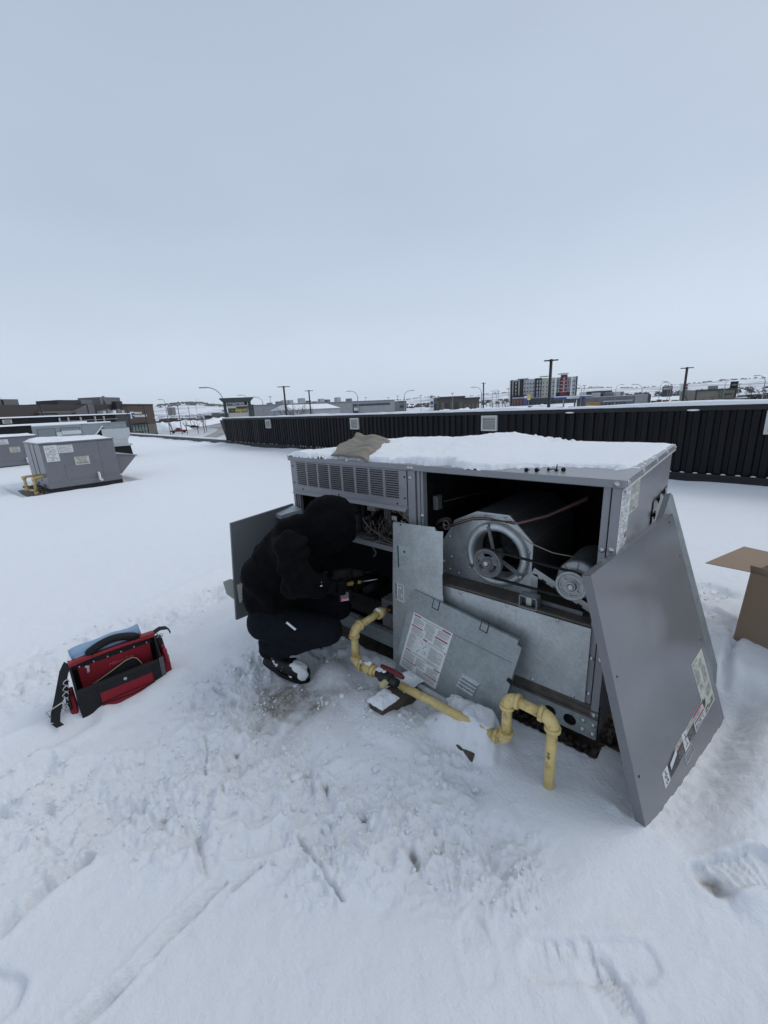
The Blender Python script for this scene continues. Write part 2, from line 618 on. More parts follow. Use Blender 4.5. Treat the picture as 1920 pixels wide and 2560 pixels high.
def blob(mb, c, rx, ry, rz, ax=(1, 0, 0), az=(0, 0, 1)):
    x = Vector(ax).normalized()
    z = Vector(az).normalized()
    y = z.cross(x).normalized()
    z = x.cross(y)
    k, n = 10, 16
    vs = [Vector(c) + x * (rx * math.cos(math.pi * i / k)) + (y * (ry * math.cos(2 * math.pi * j / n)) + z * (rz * math.sin(2 * math.pi * j / n))) * max(1e-3, math.sin(math.pi * i / k)) for i in range(k + 1) for j in range(n)]
    mb.add(vs, [(i * n + j, i * n + (j + 1) % n, (i + 1) * n + (j + 1) % n, (i + 1) * n + j) for i in range(k) for j in range(n)], 0, True)


# value noise, vectorised
_perm = np.random.RandomState(11).permutation(4096)
_val = np.random.RandomState(12).rand(4096)


def vnoise(x, y, seed=0):
    xi, yi = np.floor(x).astype(np.int64), np.floor(y).astype(np.int64)
    xf, yf = x - xi, y - yi
    xf = xf * xf * xf * (xf * (xf * 6 - 15) + 10)
    yf = yf * yf * yf * (yf * (yf * 6 - 15) + 10)

    def h(a, b):
        return _val[(_perm[(a + seed * 57) & 4095] + b * 131 + seed * 17) & 4095]
    return (h(xi, yi) * (1 - xf) + h(xi + 1, yi) * xf) * (1 - yf) + (h(xi, yi + 1) * (1 - xf) + h(xi + 1, yi + 1) * xf) * yf


def fbm(x, y, o=4, seed=0, g=0.5):
    s, a, t = 0, 1.0, 0
    c, sn = 0.8, 0.6
    for k in range(o):
        s = s + a * (vnoise(x, y, seed + k) * 2 - 1)
        t += a
        x, y = (c * x - sn * y) * 2.03 + 3.1, (sn * x + c * y) * 2.03 + 1.7
        a *= g
    return s / t


def seg_dist(x, y, pts):
    d = np.full(x.shape, 1e9)
    tt = np.zeros(x.shape)
    for i in range(len(pts) - 1):
        ax, ay = pts[i][:2]
        bx, by = pts[i + 1][:2]
        dx, dy = bx - ax, by - ay
        t = np.clip(((x - ax) * dx + (y - ay) * dy) / (dx * dx + dy * dy + 1e-12), 0, 1)
        q = np.hypot(x - ax - t * dx, y - ay - t * dy)
        m = q < d
        d = np.where(m, q, d)
        tt = np.where(m, i + t, tt)
    return d, tt


def sstep(a, b, x):
    t = np.clip((x - a) / (b - a), 0, 1)
    return t * t * (3 - 2 * t)


# ------------------------------------------------------------------ setting: snow on the flat roof
def PLY(x):
    return 7.253 - 0.0938 * (x - 1.535)          # the long parapet


def Z(px, py, z=-0.07):
    p = onz(px, py, z)
    return (p[0], p[1])


EDGE = sorted([Z(1268, 1782, -0.1), Z(1330, 1822, -0.1), Z(1400, 1858, -0.1), Z(1470, 1884, -0.11), Z(1520, 1888, -0.12)])
TRAMPLE = [(560, 1480, .28), (640, 1700, .3), (560, 1750, .3), (700, 1850, .3), (800, 1950, .25), (620, 1950, .28), (480, 1900, .28), (900, 1900, .25),
           (1000, 2000, .22), (1100, 1950, .2), (800, 2100, .2), (950, 2080, .2), (1120, 2130, .18), (330, 1960, .3), (200, 2020, .3), (470, 2050, .2), (1250, 2150, .15),
           (1000, 1830, .2), (400, 1560, .35), (250, 1620, .3), (60, 1700, .35), (840, 1640, .2), (60, 1990, .25), (880, 1760, .2), (1750, 1480, .2), (1800, 1570, .2)]
CRACKS = [([(188, 2558), (300, 2468), (420, 2345), (561, 2209)], .009, .032), ([(584, 2224), (660, 2163)], .007, .024), ([(746, 2099), (790, 2160), (856, 2255)], .007, .022),
          ([(512, 1840), (515, 1940)], .006, .016), ([(535, 1715), (590, 1760)], .010, .014), ([(492, 2085), (497, 2140), (510, 2186)], .01, .03),
          ([(1815, 1686), (1822, 1640), (1838, 1600)], .02, .05), ([(1790, 1530), (1836, 1560)], .016, .03)]
PRINTS = [  # heel px, toe px, half width, depth
    ((1350, 2400), (1600, 2400), .05, .011), ((1205, 2420), (1180, 2330), .045, .009), ((1775, 2205), (1905, 2190), .05, .028), ((204, 2155), (100, 2236), .042, .030),
    ((90, 2240), (5, 2310), .05, .02), ((12, 2515), (-60, 2470), .05, .022), ((470, 1985), (380, 2045), .05, .022), ((590, 1862), (585, 1930), .05, .022), ((720, 1985), (640, 2050), .05, .02),
    ((900, 2010), (850, 1945), .05, .018), ((560, 1800), (470, 1830), .05, .02), ((330, 2010), (230, 2060), .05, .018), ((1040, 2120), (1000, 2040), .05, .02), ((690, 2100), (600, 2120), .05, .016),
    ((1790, 1500), (1735, 1465), .05, .02), ((200, 1620), (120, 1655), .06, .025), ((480, 1500), (560, 1460), .06, .03), ((1500, 2440), (1560, 2540), .05, .012)]
HOLES = [(908, 2047, .014, .05), (815, 1968, .012, .05), (405, 2030, .016, .035), (590, 1879, .014, .03), (1034, 2148, .018, .045), (200, 2152, .014, .04), (1778, 2215, .03, .05), (570, 1915, .008, .03), (560, 1985, .008, .025),
         (1065, 1805, .006, .02), (1090, 1830, .007, .02), (35, 2300, .012, .03)]


def snow_z(x, y):
    h = -0.075 + 0.05 * fbm(x * 0.35, y * 0.35, 3, 1) + 0.016 * fbm(x * 1.3 + 5, y * 1.3, 3, 3)
    h = h + 0.003 * fbm(x * 9, y * 9, 3, 8)
    near = sstep(9, 4, np.hypot(x - 1, y + 0.5))
    flat = sstep(1.5, .5, np.hypot(x - 1.3, y + .5))
    h = h * (1 - flat) + flat * (-0.07 + 0.5 * (h + 0.075))
    tr = np.zeros(x.shape)
    for px, py, rr in TRAMPLE:
        cx, cy = Z(px, py)
        tr = np.maximum(tr, np.exp(-(((x - cx) ** 2 + (y - cy) ** 2) / rr ** 2) ** 1.3))
    wx, wy = x + 0.05 * fbm(x * 6, y * 6, 2, 41), y + 0.05 * fbm(x * 6 + 9, y * 6, 2, 42)
    big = fbm(wx * 5, wy * 5, 3, 21)
    ch = 1 - np.abs(fbm(wx * 11, wy * 11, 4, 25, .55)) * 2.2
    cl = np.clip(fbm(wx * 26, wy * 26, 3, 30), 0.1, 1) - 0.1
    cl2 = np.clip(fbm(wx * 46 + 4, wy * 46, 3, 37), 0.12, 1) - 0.12
    gouge = np.clip(fbm(wx * 8 + 11, wy * 8, 3, 39) - .12, 0, 1)
    h = h + tr * near * (0.050 * big + 0.030 * fbm(x * 2.1 + 8, y * 2.1, 2, 22) + 0.026 * (ch - 0.5) + 0.026 * cl + 0.014 * cl2 - .07 * gouge + 0.005 * fbm(x * 75, y * 75, 2, 33))
    h = h + near * (1 - tr) * 0.006 * fbm(x * 14, y * 14, 3, 36)
    for pts, wd, dp in CRACKS:
        d, _ = seg_dist(x + .012 * fbm(x * 12, y * 12, 2, 51), y + .006 * fbm(x * 40, y * 40, 2, 52), [Z(*p) for p in pts])
        h = h - dp * (.4 + .9 * np.clip(fbm(x * 6, y * 6, 2, 53) + .5, 0, 1)) * np.exp(-(d / wd) ** 2) + 0.3 * dp * np.exp(-((d - 2.2 * wd) / (1.5 * wd)) ** 2)
    for a, b, hw, dp in PRINTS:
        ax, ay = Z(*a)
        bx, by = Z(*b)
        L_ = math.hypot(bx - ax, by - ay)
        s_ = min(1.0, 0.29 / L_)
        bx, by = ax + (bx - ax) * s_, ay + (by - ay) * s_
        d, t = seg_dist(x, y, [(ax, ay), (bx, by)])
        m = sstep(hw * 1.12, hw * .8, d + .008 * fbm(x * 30, y * 30, 2, 61))
        tread = (0.5 + 0.5 * np.sign(np.sin(t * 40 + 1.5 * fbm(x * 18, y * 18, 2, 64))) * sstep(.1, .3, np.abs(np.sin(t * 40)))) * (1.3 if dp >= .028 else sstep(-.1, .25, fbm(x * 9, y * 9, 2, 63)))
        m = m * (1.0 if dp >= .028 else sstep(-.45, .1, fbm(x * 5 + 7, y * 5, 2, 66)))
        h = h - m * (.75 * dp + 0.006 * tread) + .35 * dp * np.exp(-((d - hw * 1.35) / (hw * .35)) ** 2)
    for px, py, rr, dp in HOLES:
        cx, cy = Z(px, py)
        h = h - .8 * dp * np.exp(-(((x - cx) / (rr * 2.2)) ** 2 + ((y - cy + .5 * (x - cx)) / (rr * .8)) ** 2) ** .8) * (.55 + .9 * np.clip(fbm(x * 45, y * 45, 2, 67) + .4, 0, 1))
    # untouched slab at the lower left that broke along its edge
    poly = [Z(*q) for q in ((-300, 2420), (0, 2330), (120, 2235), (215, 2150), (300, 2110), (350, 2125), (430, 2085), (488, 2088), (503, 2150), (520, 2198), (561, 2209), (420, 2345), (300, 2468), (188, 2558), (60, 2700), (-300, 2700))]
    ins = np.zeros(x.shape, bool)
    xw, yw = x + .014 * fbm(x * 16, y * 16, 3, 55), y + .014 * fbm(x * 16 + 4, y * 16, 3, 56)
    for i in range(len(poly)):
        (x1, y1), (x2, y2) = poly[i], poly[i - 1]
        if abs(y2 - y1) > 1e-9:
            ins ^= ((y1 > yw) != (y2 > yw)) & (xw < (x2 - x1) * (yw - y1) / (y2 - y1) + x1)
    d, _ = seg_dist(xw, yw, poly + poly[:1])
    sd_ = np.where(ins, d, -d)
    h = h + .030 * sstep(-.012, .022, sd_) - .010 * np.exp(-((sd_ + .02) / .02) ** 2)
    # path scuffed along the left
    d, _ = seg_dist(x, y, [Z(600, 1440), Z(420, 1540), Z(250, 1650), Z(0, 1760), Z(-150, 1800)])
    h = h - .03 * np.exp(-((d - .02) / .16) ** 2) + .03 * np.exp(-((d - .34) / .1) ** 2)
    for pp in ([(0, 1905), (120, 1850), (210, 1800)], [(0, 2010), (100, 1930)], [(0, 1830), (180, 1760)]):
        d, _ = seg_dist(x, y, [Z(*p) for p in pp])
        h = h - .034 * np.exp(-(d / .05) ** 2) + .02 * np.exp(-((d - .11) / .04) ** 2)
    # tracks beside the box
    d, _ = seg_dist(x, y, [Z(1725, 1455), Z(1780, 1470), Z(1826, 1490)])
    h = h - .035 * np.exp(-(d / .05) ** 2)
    d, _ = seg_dist(x, y, [Z(1748, 1520), Z(1790, 1545), Z(1826, 1562)])
    h = h - .05 * np.exp(-(d / .05) ** 2)
    # scraped slush where the man crouches
    cx, cy = Z(760, 1735)
    sl = np.exp(-np.clip(((x - cx) / .34) ** 2 + ((y - cy + .12 * (x - cx)) / .24) ** 2 + .9 * fbm(x * 9, y * 9, 3, 70), 0, 99) ** 1.5)
    h = h * (1 - sl) + sl * (-0.098 + 0.006 * fbm(x * 20, y * 20, 3, 71))
    # wind-packed snow over the gas pipe
    for (cx, cy, rx, ry, top) in ((1.54, -.30, .12, .09, .055), (1.30, -.50, .22, .14, -.005), (1.05, -.47, .2, .12, -.015), (1.66, -.25, .12, .06, .05), (1.2, -.64, .4, .16, -.03), (.72, -.36, .12, .1, -.01), (2.15, -.36, .4, .12, -.05), (*Z(405, 1722), .09, .13, -.035), (*Z(330, 1760), .07, .10, -.06), (*Z(445, 1690), .08, .1, -.03)):
        g = np.exp(-(((x - cx) / rx) ** 2 + ((y - cy) / ry) ** 2) ** 1.4)
        h = np.where(h < top, h * (1 - g) + g * top, h)
    g = np.exp(-(((x - 1.12) / .5) ** 2 + ((y + .12) / .1) ** 2) ** 2)
    h = h * (1 - g) + g * (-.045 + .03 * fbm(x * 14, y * 14, 3, 81))
    # snow capping the half buried block and the pipe that crosses it
    xr, yr = (x - 1.668) + .12 * (y + .28), y + .28
    q = ((np.abs(xr) / .092) ** 3 + (np.abs(yr) / .100) ** 3) ** (1 / 3.) + .16 * fbm(x * 16, y * 16, 3, 83)
    cap = .016 + .072 * sstep(-.40, -.30, y) + .010 * fbm(x * 18, y * 18, 3, 84)
    g = sstep(1.28, .70, q)
    h = np.where(cap > h, h * (1 - g) + g * cap, h)
    # snow lying against the leaning panel; trough on its outer side
    B0, B1 = np.array([2.34, -.258]), np.array([2.56, .95])
    e = (B1 - B0) / np.linalg.norm(B1 - B0)
    t = (x - B0[0]) * e[0] + (y - B0[1]) * e[1]
    dd = (x - B0[0]) * e[1] - (y - B0[1]) * e[0]          # positive on the outer side
    hc = -0.05 - .19 * np.clip(t / 1.05, 0, 1) ** .8
    win = sstep(-.10, .03, t) * sstep(1.45, 1.15, t)
    rough = .010 * fbm(x * 22, y * 22, 4, 91)
    o_ = np.where(dd > 0, sstep(.03, .20, dd + rough), sstep(.02, .30, -dd))
    h = h * (1 - win * (1 - o_)) + win * (1 - o_) * (hc + rough)
    h = h + win * .045 * np.exp(-((dd - .26) / .08) ** 2) * (1 + .5 * rough / .02)
    # bare strip along the unit and under it
    ex = np.array([p[0] for p in EDGE])
    ey = np.array([p[1] for p in EDGE])
    yy = np.interp(x, ex, ey) + .012 * fbm(x * 25, y * 25, 2, 95)
    bare = sstep(0, .035, y - yy) * sstep(1.60, 1.70, x) * sstep(2.235, 2.15, x - .05 * np.clip(y, 0, 1)) * sstep(1.7, 1.5, y)
    h = h * (1 - bare) + bare * -0.26
    under = sstep(-.03, .0, y) * sstep(1.39, 1.36, y) * sstep(-.02, .02, x) * sstep(2.12, 2.09, x)
    h = h * (1 - under) + under * -0.26
    # wind scoops round the far units, drift along the parapet
    for (cx, cy, rx, ry) in ((-10.8, .75, 1.35, 1.15),):
        q = np.maximum(np.abs(x - cx) / rx, np.abs(y - cy) / ry)
        h = h - .10 * sstep(1.12, .98, q)
    pd = PLY(x) - y
    h = h + .05 * np.exp(-(pd / .5) ** 2) * (1 + fbm(x * .9, y * .3, 3, 97))
    dirt_and_holes = .5 * sl
    cx, cy = Z(715, 1748)
    dirt_and_holes = np.maximum(dirt_and_holes, 1.25 * np.exp(-np.clip(((x - cx) / .22) ** 2 + ((y - cy) / .21) ** 2 + .9 * fbm(x * 10, y * 5, 3, 73), 0, 99) ** 2))
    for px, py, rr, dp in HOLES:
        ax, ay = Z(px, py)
        dirt_and_holes = np.maximum(dirt_and_holes, 1.1 * np.exp(-(((x - ax) / (rr * 1.3)) ** 2 + ((y - ay) / (rr * .8)) ** 2)))  # also darkens the colour at the middle of each hole
    for pts in ([(535, 1715), (590, 1760)], [(640, 1795), (700, 1800)], [(560, 1780), (600, 1830)]):
        d, _ = seg_dist(x, y, [Z(*p) for p in pts])
        dirt_and_holes = np.maximum(dirt_and_holes, .45 * np.exp(-(d / .02) ** 2))
    return h, dirt_and_holes


def roof_snow():
    nr = 860
    rr = 0.35 * (95 / 0.35) ** (np.arange(nr) / (nr - 1.0))
    rr = np.concatenate([np.linspace(.02, .335, 40), rr])
    nr = len(rr)
    fine = np.linspace(-63, 63, 700) + math.degrees(YAW)
    rest = np.linspace(63, 297, 90)[1:-1] + math.degrees(YAW)
    az = np.radians(np.concatenate([fine, rest]))
    na = len(az)
    X = CAM[0] + rr[:, None] * np.sin(az)[None, :]
    Y = CAM[1] + rr[:, None] * np.cos(az)[None, :]
    h, dirt_and_holes = snow_z(X, Y)
    vs = np.stack([X, Y, h], -1).reshape(-1, 3)
    i, j = np.meshgrid(np.arange(nr - 1), np.arange(na), indexing='ij')
    j2 = (j + 1) % na
    F = np.stack([i * na + j, i * na + j2, (i + 1) * na + j2, (i + 1) * na + j], -1).reshape(-1, 4)
    c = vs[F].mean(1)
    keep = (c[:, 1] < PLY(c[:, 0]) + .05) & (c[:, 0] > -75) & (c[:, 0] < 30) & (c[:, 1] > -45)
    F = F[keep][:, ::-1]
    nv = len(vs)
    vs = np.vstack([vs, [[CAM[0], CAM[1], float(h[0].mean())]]])
    tri = np.stack([np.full(na, nv), np.arange(na)[::-1], (np.arange(na)[::-1] + 1) % na], -1)
    me = bpy.data.meshes.new('snow')
    me.vertices.add(len(vs))
    me.vertices.foreach_set('co', vs.astype(np.float32).ravel())
    nl = F.size + tri.size
    me.loops.add(nl)
    me.loops.foreach_set('vertex_index', np.concatenate([F.ravel(), tri.ravel()]).astype(np.int32))
    me.polygons.add(len(F) + len(tri))
    st = np.concatenate([np.arange(len(F)) * 4, len(F) * 4 + np.arange(len(tri)) * 3]).astype(np.int32)
    me.polygons.foreach_set('loop_start', st)
    me.update(calc_edges=True)
    me.polygons.foreach_set('use_smooth', np.ones(len(F) + len(tri), dtype=bool))
    a = me.attributes.new('dirt_and_holes', 'FLOAT', 'POINT')
    a.data.foreach_set('value', np.concatenate([dirt_and_holes.ravel(), [0]]).astype(np.float32))
    me.materials.append(M['snow'])
    me.validate()
    o = bpy.data.objects.new('roof_snow', me)
    col.objects.link(o)
    tag(o, kind='structure')


roof_snow()
g = MB()
g.box(-75, 30, -45, 6.9, -0.55, -0.36)
tag(g.build('roof', mat('roof_membrane', (.05, .047, .043), .8, 0, .3, 2, .002, 60)), kind='structure')

# loose ballast that shows in the bare strip
rng = random.Random(5)
pb = MB()
ico = [(0, 0, -1), (.72, -.53, -.45), (-.28, -.85, -.45), (-.89, 0, -.45), (-.28, .85, -.45), (.72, .53, -.45), (.28, -.85, .45), (-.72, -.53, .45), (-.72, .53, .45), (.28, .85, .45), (.89, 0, .45), (0, 0, 1)]
icf = [(0, 1, 2), (1, 0, 5), (0, 2, 3), (0, 3, 4), (0, 4, 5), (1, 5, 10), (2, 1, 6), (3, 2, 7), (4, 3, 8), (5, 4, 9), (1, 10, 6), (2, 6, 7), (3, 7, 8), (4, 8, 9), (5, 9, 10), (6, 10, 11), (7, 6, 11), (8, 7, 11), (9, 8, 11), (10, 9, 11)]


def pebble(x, y, z, s):
    q = Quaternion((rng.random(), rng.random(), rng.random(), rng.random())).normalized()
    sx, sy, sz = s * rng.uniform(.8, 1.3), s * rng.uniform(.7, 1.1), s * rng.uniform(.45, .8)
    pb.add([q @ Vector((a * sx, b * sy, c * sz)) + Vector((x, y, z)) for a, b, c in ico], icf, 0, True)


for k in range(900):
    if rng.random() < .7:
        x, y = rng.uniform(1.6, 2.3), rng.uniform(-.14, .12)
    else:
        x, y = rng.uniform(2.08, 2.3), rng.uniform(-.05, 1.5)
    pebble(x, y, -.165 + rng.uniform(0, .03), rng.uniform(.010, .022))
for k in range(260):
    pebble(rng.uniform(-11.9, -9.75), rng.uniform(-.12, .15), -.15 + rng.uniform(0, .03), rng.uniform(.02, .035))
pb.box(-.05, 2.26, -.17, 1.55, -.34, -.178).box(-12.05, -9.70, -.3, 1.75, -.34, -.165)
tag(pb.build('gravel', M['pebble']), 'loose brown roof gravel showing beneath the units', kind='stuff')


# ------------------------------------------------------------------ the opened rooftop unit
UW, UD, UH = 2.10, 1.354, 1.20
rtu = thing('rooftop_unit', 'large opened grey rooftop unit with its blower showing and snow on its lid', 'rooftop unit', (1.05, .677, 0))
P = M['paint']


def plate_holes(x0, x1, z0, z1, y, holes, r, mb, mi=0, depth=.004):
    """front plate (facing -y) with round holes cut through"""
    n = 20
    xs = [x0]
    for cx, cz in holes:
        xs += [cx - r * 1.35, cx + r * 1.35]
    xs.append(x1)
    for i in range(0, len(xs), 2):
        if xs[i + 1] > xs[i]:
            mb.quad((xs[i], y, z0), (xs[i + 1], y, z0), (xs[i + 1], y, z1), (xs[i], y, z1), mi)
    for cx, cz in holes:
        a, b = cx - r * 1.35, cx + r * 1.35
        ring, outer = [], []
        for k in range(n):
            t = 2 * math.pi * (k + .5) / n
            c, s_ = math.cos(t), math.sin(t)
            ring.append((cx + r * c, y, cz + r * s_))
            q = max(abs(c), abs(s_))
            ox, oz = c / q, s_ / q
            outer.append((cx + ox * r * 1.35, y, cz + (oz * (z1 - cz) if oz > 0 else oz * (cz - z0))))
        m = len(mb.v)
        inner = [(p[0], y + depth, p[2]) for p in ring]
        mb.add(ring + outer + inner, [(k, (k + 1) % n, n + (k + 1) % n, n + k) for k in range(n)] + [(2 * n + k, 2 * n + (k + 1) % n, (k + 1) % n, k) for k in range(n)], mi)
        # corners of the square patch
        for sx in (-1, 1):
            for sz, zz in ((-1, z0), (1, z1)):
                cpt = (a if sx < 0 else b, y, zz)
                best = sorted(range(n), key=lambda k: (outer[k][0] - cpt[0]) ** 2 + (outer[k][2] - zz) ** 2)[:2]
                mb.add([outer[best[0]], outer[best[1]], cpt], [(0, 1, 2)], mi)


# base rail
b = MB()
plate_holes(0, UW, 0, .103, 0.0, [(1.30, .05), (1.892, .05), (1.984, .05)], .029, b)
b.box(0, UW, .03, .034, .002, .098, 1)
b.box(0.0, UW, 0.0005, .034, .099, .1025)
b.box(0, .01, .036, UD, 0, .103).box(UW - .01, UW, .036, UD, 0, .103).box(.012, UW - .012, UD - .01, UD, 0, .103)
b.box(.012, UW - .012, .04, UD - .012, .06, .064, 1)
b.build('base_rail', [M['galv2'], M['dark']], rtu)
b = MB().box(2.03, 2.097, -.003, -.0005, .012, .092)
b.build('corner_bracket', M['galv2'], rtu, .001)
b = MB().box(1.12, 2.10, .004, .03, .1045, .168).box(1.12, 2.1, -.004, .004, .1045, .118).box(1.12, 2.1, -.001, .004, .140, .150)
b.build('sill_rail', M['brownrail'], rtu, .001)
b = MB().box(.03, 1.06, .006, .03, .1045, .118)
b.build('sill_rail', M['galv2'], rtu, .001)
# lid
b = MB().box(-.012, UW + .012, -.012, UD + .012, 1.168, UH)
b.build('lid', P, rtu, .003)
b = MB().box(UW + .0125, UW + .016, -.008, UD + .01, 1.163, 1.170)
b.build('drip_edge', mat('pale_drip_edge', (.55, .54, .51), .45), rtu)
# posts
for nm, x0, x1, y0, y1 in (('corner_post', 2.068, 2.099, .0, .034), ('jamb', 2.035, 2.062, .010, .05), ('center_post', 1.063, 1.113, .0, .034), ('jamb', 1.122, 1.140, .006, .03), ('jamb', 1.143, 1.158, .012, .05), ('corner_post', .001, .024, .0, .034), ('jamb', .030, .040, .008, .035), ('jamb', .045, .056, .014, .04)):
    z0 = .1045 if 'post' in nm or x0 < .1 else .150
    if nm == 'jamb' and x0 > 2:
        z0 = .150
    MB().box(x0, x1, y0, y1, z0, 1.1665).build(nm, P, rtu, .0012)
for x0_, x1_, z1_ in ((2.0625, 2.0675, 1.166), (1.1135, 1.1215, 1.166), (1.1402, 1.1428, 1.166), (.0405, .0445, .93)):
    MB().box(x0_, x1_, .02, .03, .12, z1_).build('door_seal', M['dark'], rtu)
# shell
MB().box(UW - .012, UW - .0005, .0345, UD, .1045, 1.1665).build('side_panel', P, rtu)
MB().box(.0005, .012, .0345, UD, .1045, 1.1665).build('side_panel', P, rtu)
MB().box(.0125, UW - .0125, UD - .012, UD - .0005, .1045, 1.1665).build('back_panel', P, rtu)
b = MB()
b.box(1.145, 2.085, .95, .96, .1045, 1.165).box(.02, 1.1, .30, .31, .1045, .66).box(1.1, 1.14, .06, 1.3, .1045, 1.165)
b.box(2.064, 2.087, .052, .95, .1045, 1.165).box(.0125, .022, .045, 1.3, .1045, 1.165).box(1.145, 2.06, .05, .95, 1.152, 1.1655).box(.03, 1.09, .06, .34, 1.14, 1.166)
b.build('insulation', M['blackin'], rtu)
MB().box(.025, .46, .285, .297, .664, 1.13).box(.455, .462, .05, .284, .70, .93).build('inner_panel', M['galvd'], rtu)
# blower compartment floor, lower access panel
MB().box(1.16, 2.063, .016, .94, .545, .549).box(1.16, 2.034, .006, .0155, .548, .560).build('blower_floor', M['brownrail'], rtu)
b = MB().box(1.165, 2.04, -.001, .0035, .1725, .546)
b.build('lower_panel', M['galv'], rtu, .0008)
SCR = screw_mesh(.0055, .006)
for x, z in ((1.40, .536), (1.66, .538), (1.90, .54), (1.25, .182), (1.80, .186), (1.99, .182)):
    place(SCR, 'screw', rtu, (x - 1.05, -.0012 - .677, z))
BLT = screw_mesh(.008, .007)
for x, z, y in ((2.082, 1.184, -.0125), (1.081, 1.184, -.0125), (1.101, 1.184, -.0125), (2.083, .915, 0), (2.05, .40, .009), (2.085, .41, 0), (2.083, .125, 0), (2.052, .22, .009), (2.05, .905, .009), (1.078, 1.127, 0), (2.042, .078, -.0032), (2.085, .074, -.0032), (2.042, .030, -.0032), (2.085, .027, -.0032), (1.15, .92, .011)):
    place(BLT, 'bolt', rtu, (x - 1.05, y - .677, z))
for k, y in enumerate((.03, .33, .68, 1.02, 1.33)):
    place(BLT, 'bolt', rtu, (2.1125 - 1.05, y - .677, 1.185), (0, 0, R(90)))
# louvred panel
lp = MB()
lp.box(.0265, 1.060, -.006, -.001, .957, 1.1665)
lp.prism([(.0265, -.006, .9565), (.0265, -.001, .9565), (.0265, -.024, .934), (.0265, -.027, .938)], (1.0335, 0, 0))
louv = lp.build('louvred_panel', P, rtu, .0008)
lm = MB()
wl, hl = .0505, .0135
zl = hl / 2 - .0033
lm.add([(-wl, -.0004, zl - .001), (wl, -.0004, zl - .001), (wl - .003, -.0065, zl), (-wl + .003, -.0065, zl), (-wl, 0, -hl * .46), (wl, 0, -hl * .46)], [(3, 2, 5, 4), (0, 3, 4), (2, 1, 5)], 0)
lm.add([(-wl + .001, -.0005, hl / 2), (wl - .001, -.0005, hl / 2), (wl - .001, -.0005, zl - .001), (-wl + .001, -.0005, zl - .001), (wl - .003, -.0063, zl - .0002), (-wl + .003, -.0063, zl - .0002)], [(0, 1, 2, 3), (3, 2, 4, 5)], 1)
lmesh = lm.mesh('louver', [P, M['dark']])
for cI in range(8):
    for rI in range(12):
        place(lmesh, 'louver', louv, (.126 + cI * .1185 - 1.05, -.0062 - .677, 1.151 - rI * .0134))
for x, z in ((.037, 1.13), (.037, 1.01), (1.047, 1.13), (1.047, 1.01), (.13, .972), (.50, .972), (.99, .972)):
    place(screw_mesh(.004, .004, M['dark']), 'screw', louv, (x - 1.05, -.0062 - .677, z))
# control compartment
MB().box(.49, 1.06, .03, .28, .660, .666).box(.49, 1.06, .026, .030, .652, .684).build('control_shelf', P, rtu)
MB().box(.49, 1.06, .276, .282, .668, .94).box(.484, .490, .03, .28, .668, .80).build('control_box', M['paintin'], rtu)
pcb = MB().box(.70, .99, .20, .204, .69, .935).build('circuit_board', M['pcb'], rtu)
rng = random.Random(3)
for k in range(34):
    x, z = rng.uniform(.71, .97), rng.uniform(.70, .925)
    sx, sz, sy = rng.uniform(.006, .022), rng.uniform(.005, .02), rng.uniform(.01, .035)
    m = rng.choice([M['dark'], M['dark'], M['white'], M['pcb'], M['wire_k'], M['galvd'], M['cream']])
    MB().box(x, x + sx * 1.6, .2 - sy, .1995, z, z + sz * 1.5).build('relay', m, pcb, .0008)
MB().box(.80, .86, .15, .199, .795, .85).build('transformer', M['dark'], pcb, .002)
MB().box(.81, .85, .1485, .1495, .81, .838).build('rating_label', M['white'], pcb)
for x0, x1, y0, z0, z1, m in ((.54, .575, .14, .76, .93, 'dark'), (.585, .62, .16, .84, .92, 'cream'), (.60, .66, .15, .845, .885, 'pcb'), (.545, .60, .13, .69, .76, 'dark'), (.61, .67, .14, .70, .80, 'dark'), (.625, .655, .11, .79, .82, 'wire_k'), (.56, .60, .15, .775, .80, 'galvd')):
    MB().box(x0, x1, y0, .275, z0, z1).build('contactor', M[m], rtu, .002)


def wire(a, b_, sag, r, m, parent, jit=.02, n=9):
    a, b_ = Vector(a), Vector(b_)
    pts = []
    ph = rng.uniform(0, 6)
    for i in range(n):
        t = i / (n - 1)
        p = a.lerp(b_, t)
        k = math.sin(math.pi * t)
        pts.append(p + Vector((jit * k * math.sin(ph + 5 * t), -abs(jit) * k * (.6 + .4 * math.cos(ph * 2 + 4 * t)), -sag * k)))
    MB().tube(pts, r, 5, caps=False).build('wire', m, parent)


for k in range(46):
    m = rng.choice([M['wire_t'], M['wire_t'], M['wire_k'], M['wire_k'], M['wire_r'], M['greyweb']])
    a = (rng.uniform(.68, .80), .18, rng.uniform(.72, .92))
    e = (rng.uniform(.54, .98), rng.uniform(.05, .17), rng.uniform(.668, .70))
    if k % 3 == 0:
        a = (rng.uniform(.54, .68), .13, rng.uniform(.72, .88))
    wire(a, e, rng.uniform(0, .03), rng.uniform(.0016, .0032), m, rtu, rng.uniform(.01, .045))
for k in range(14):
    wire((rng.uniform(.54, .9), rng.uniform(.06, .15), .672), (rng.uniform(.6, 1.03), rng.uniform(.04, .15), .672), -.012, rng.uniform(.002, .003), rng.choice([M['wire_t'], M['wire_k'], M['greyweb']]), rtu, .03)
wire((.93, .03, .93), (1.05, .03, .86), 0, .003, M['wire_t'], rtu, 0)
wire((.93, .12, .655), (1.0, .08, .30), .0, .004, M['wire_r'], rtu, .02)
wire((.72, .12, .655), (.68, .10, .55), -.01, .0075, M['greyweb'], rtu, .03)
wire((.96, .09, .5), (1.02, .06, .25), .0, .003, M['wire_t'], rtu, .03)
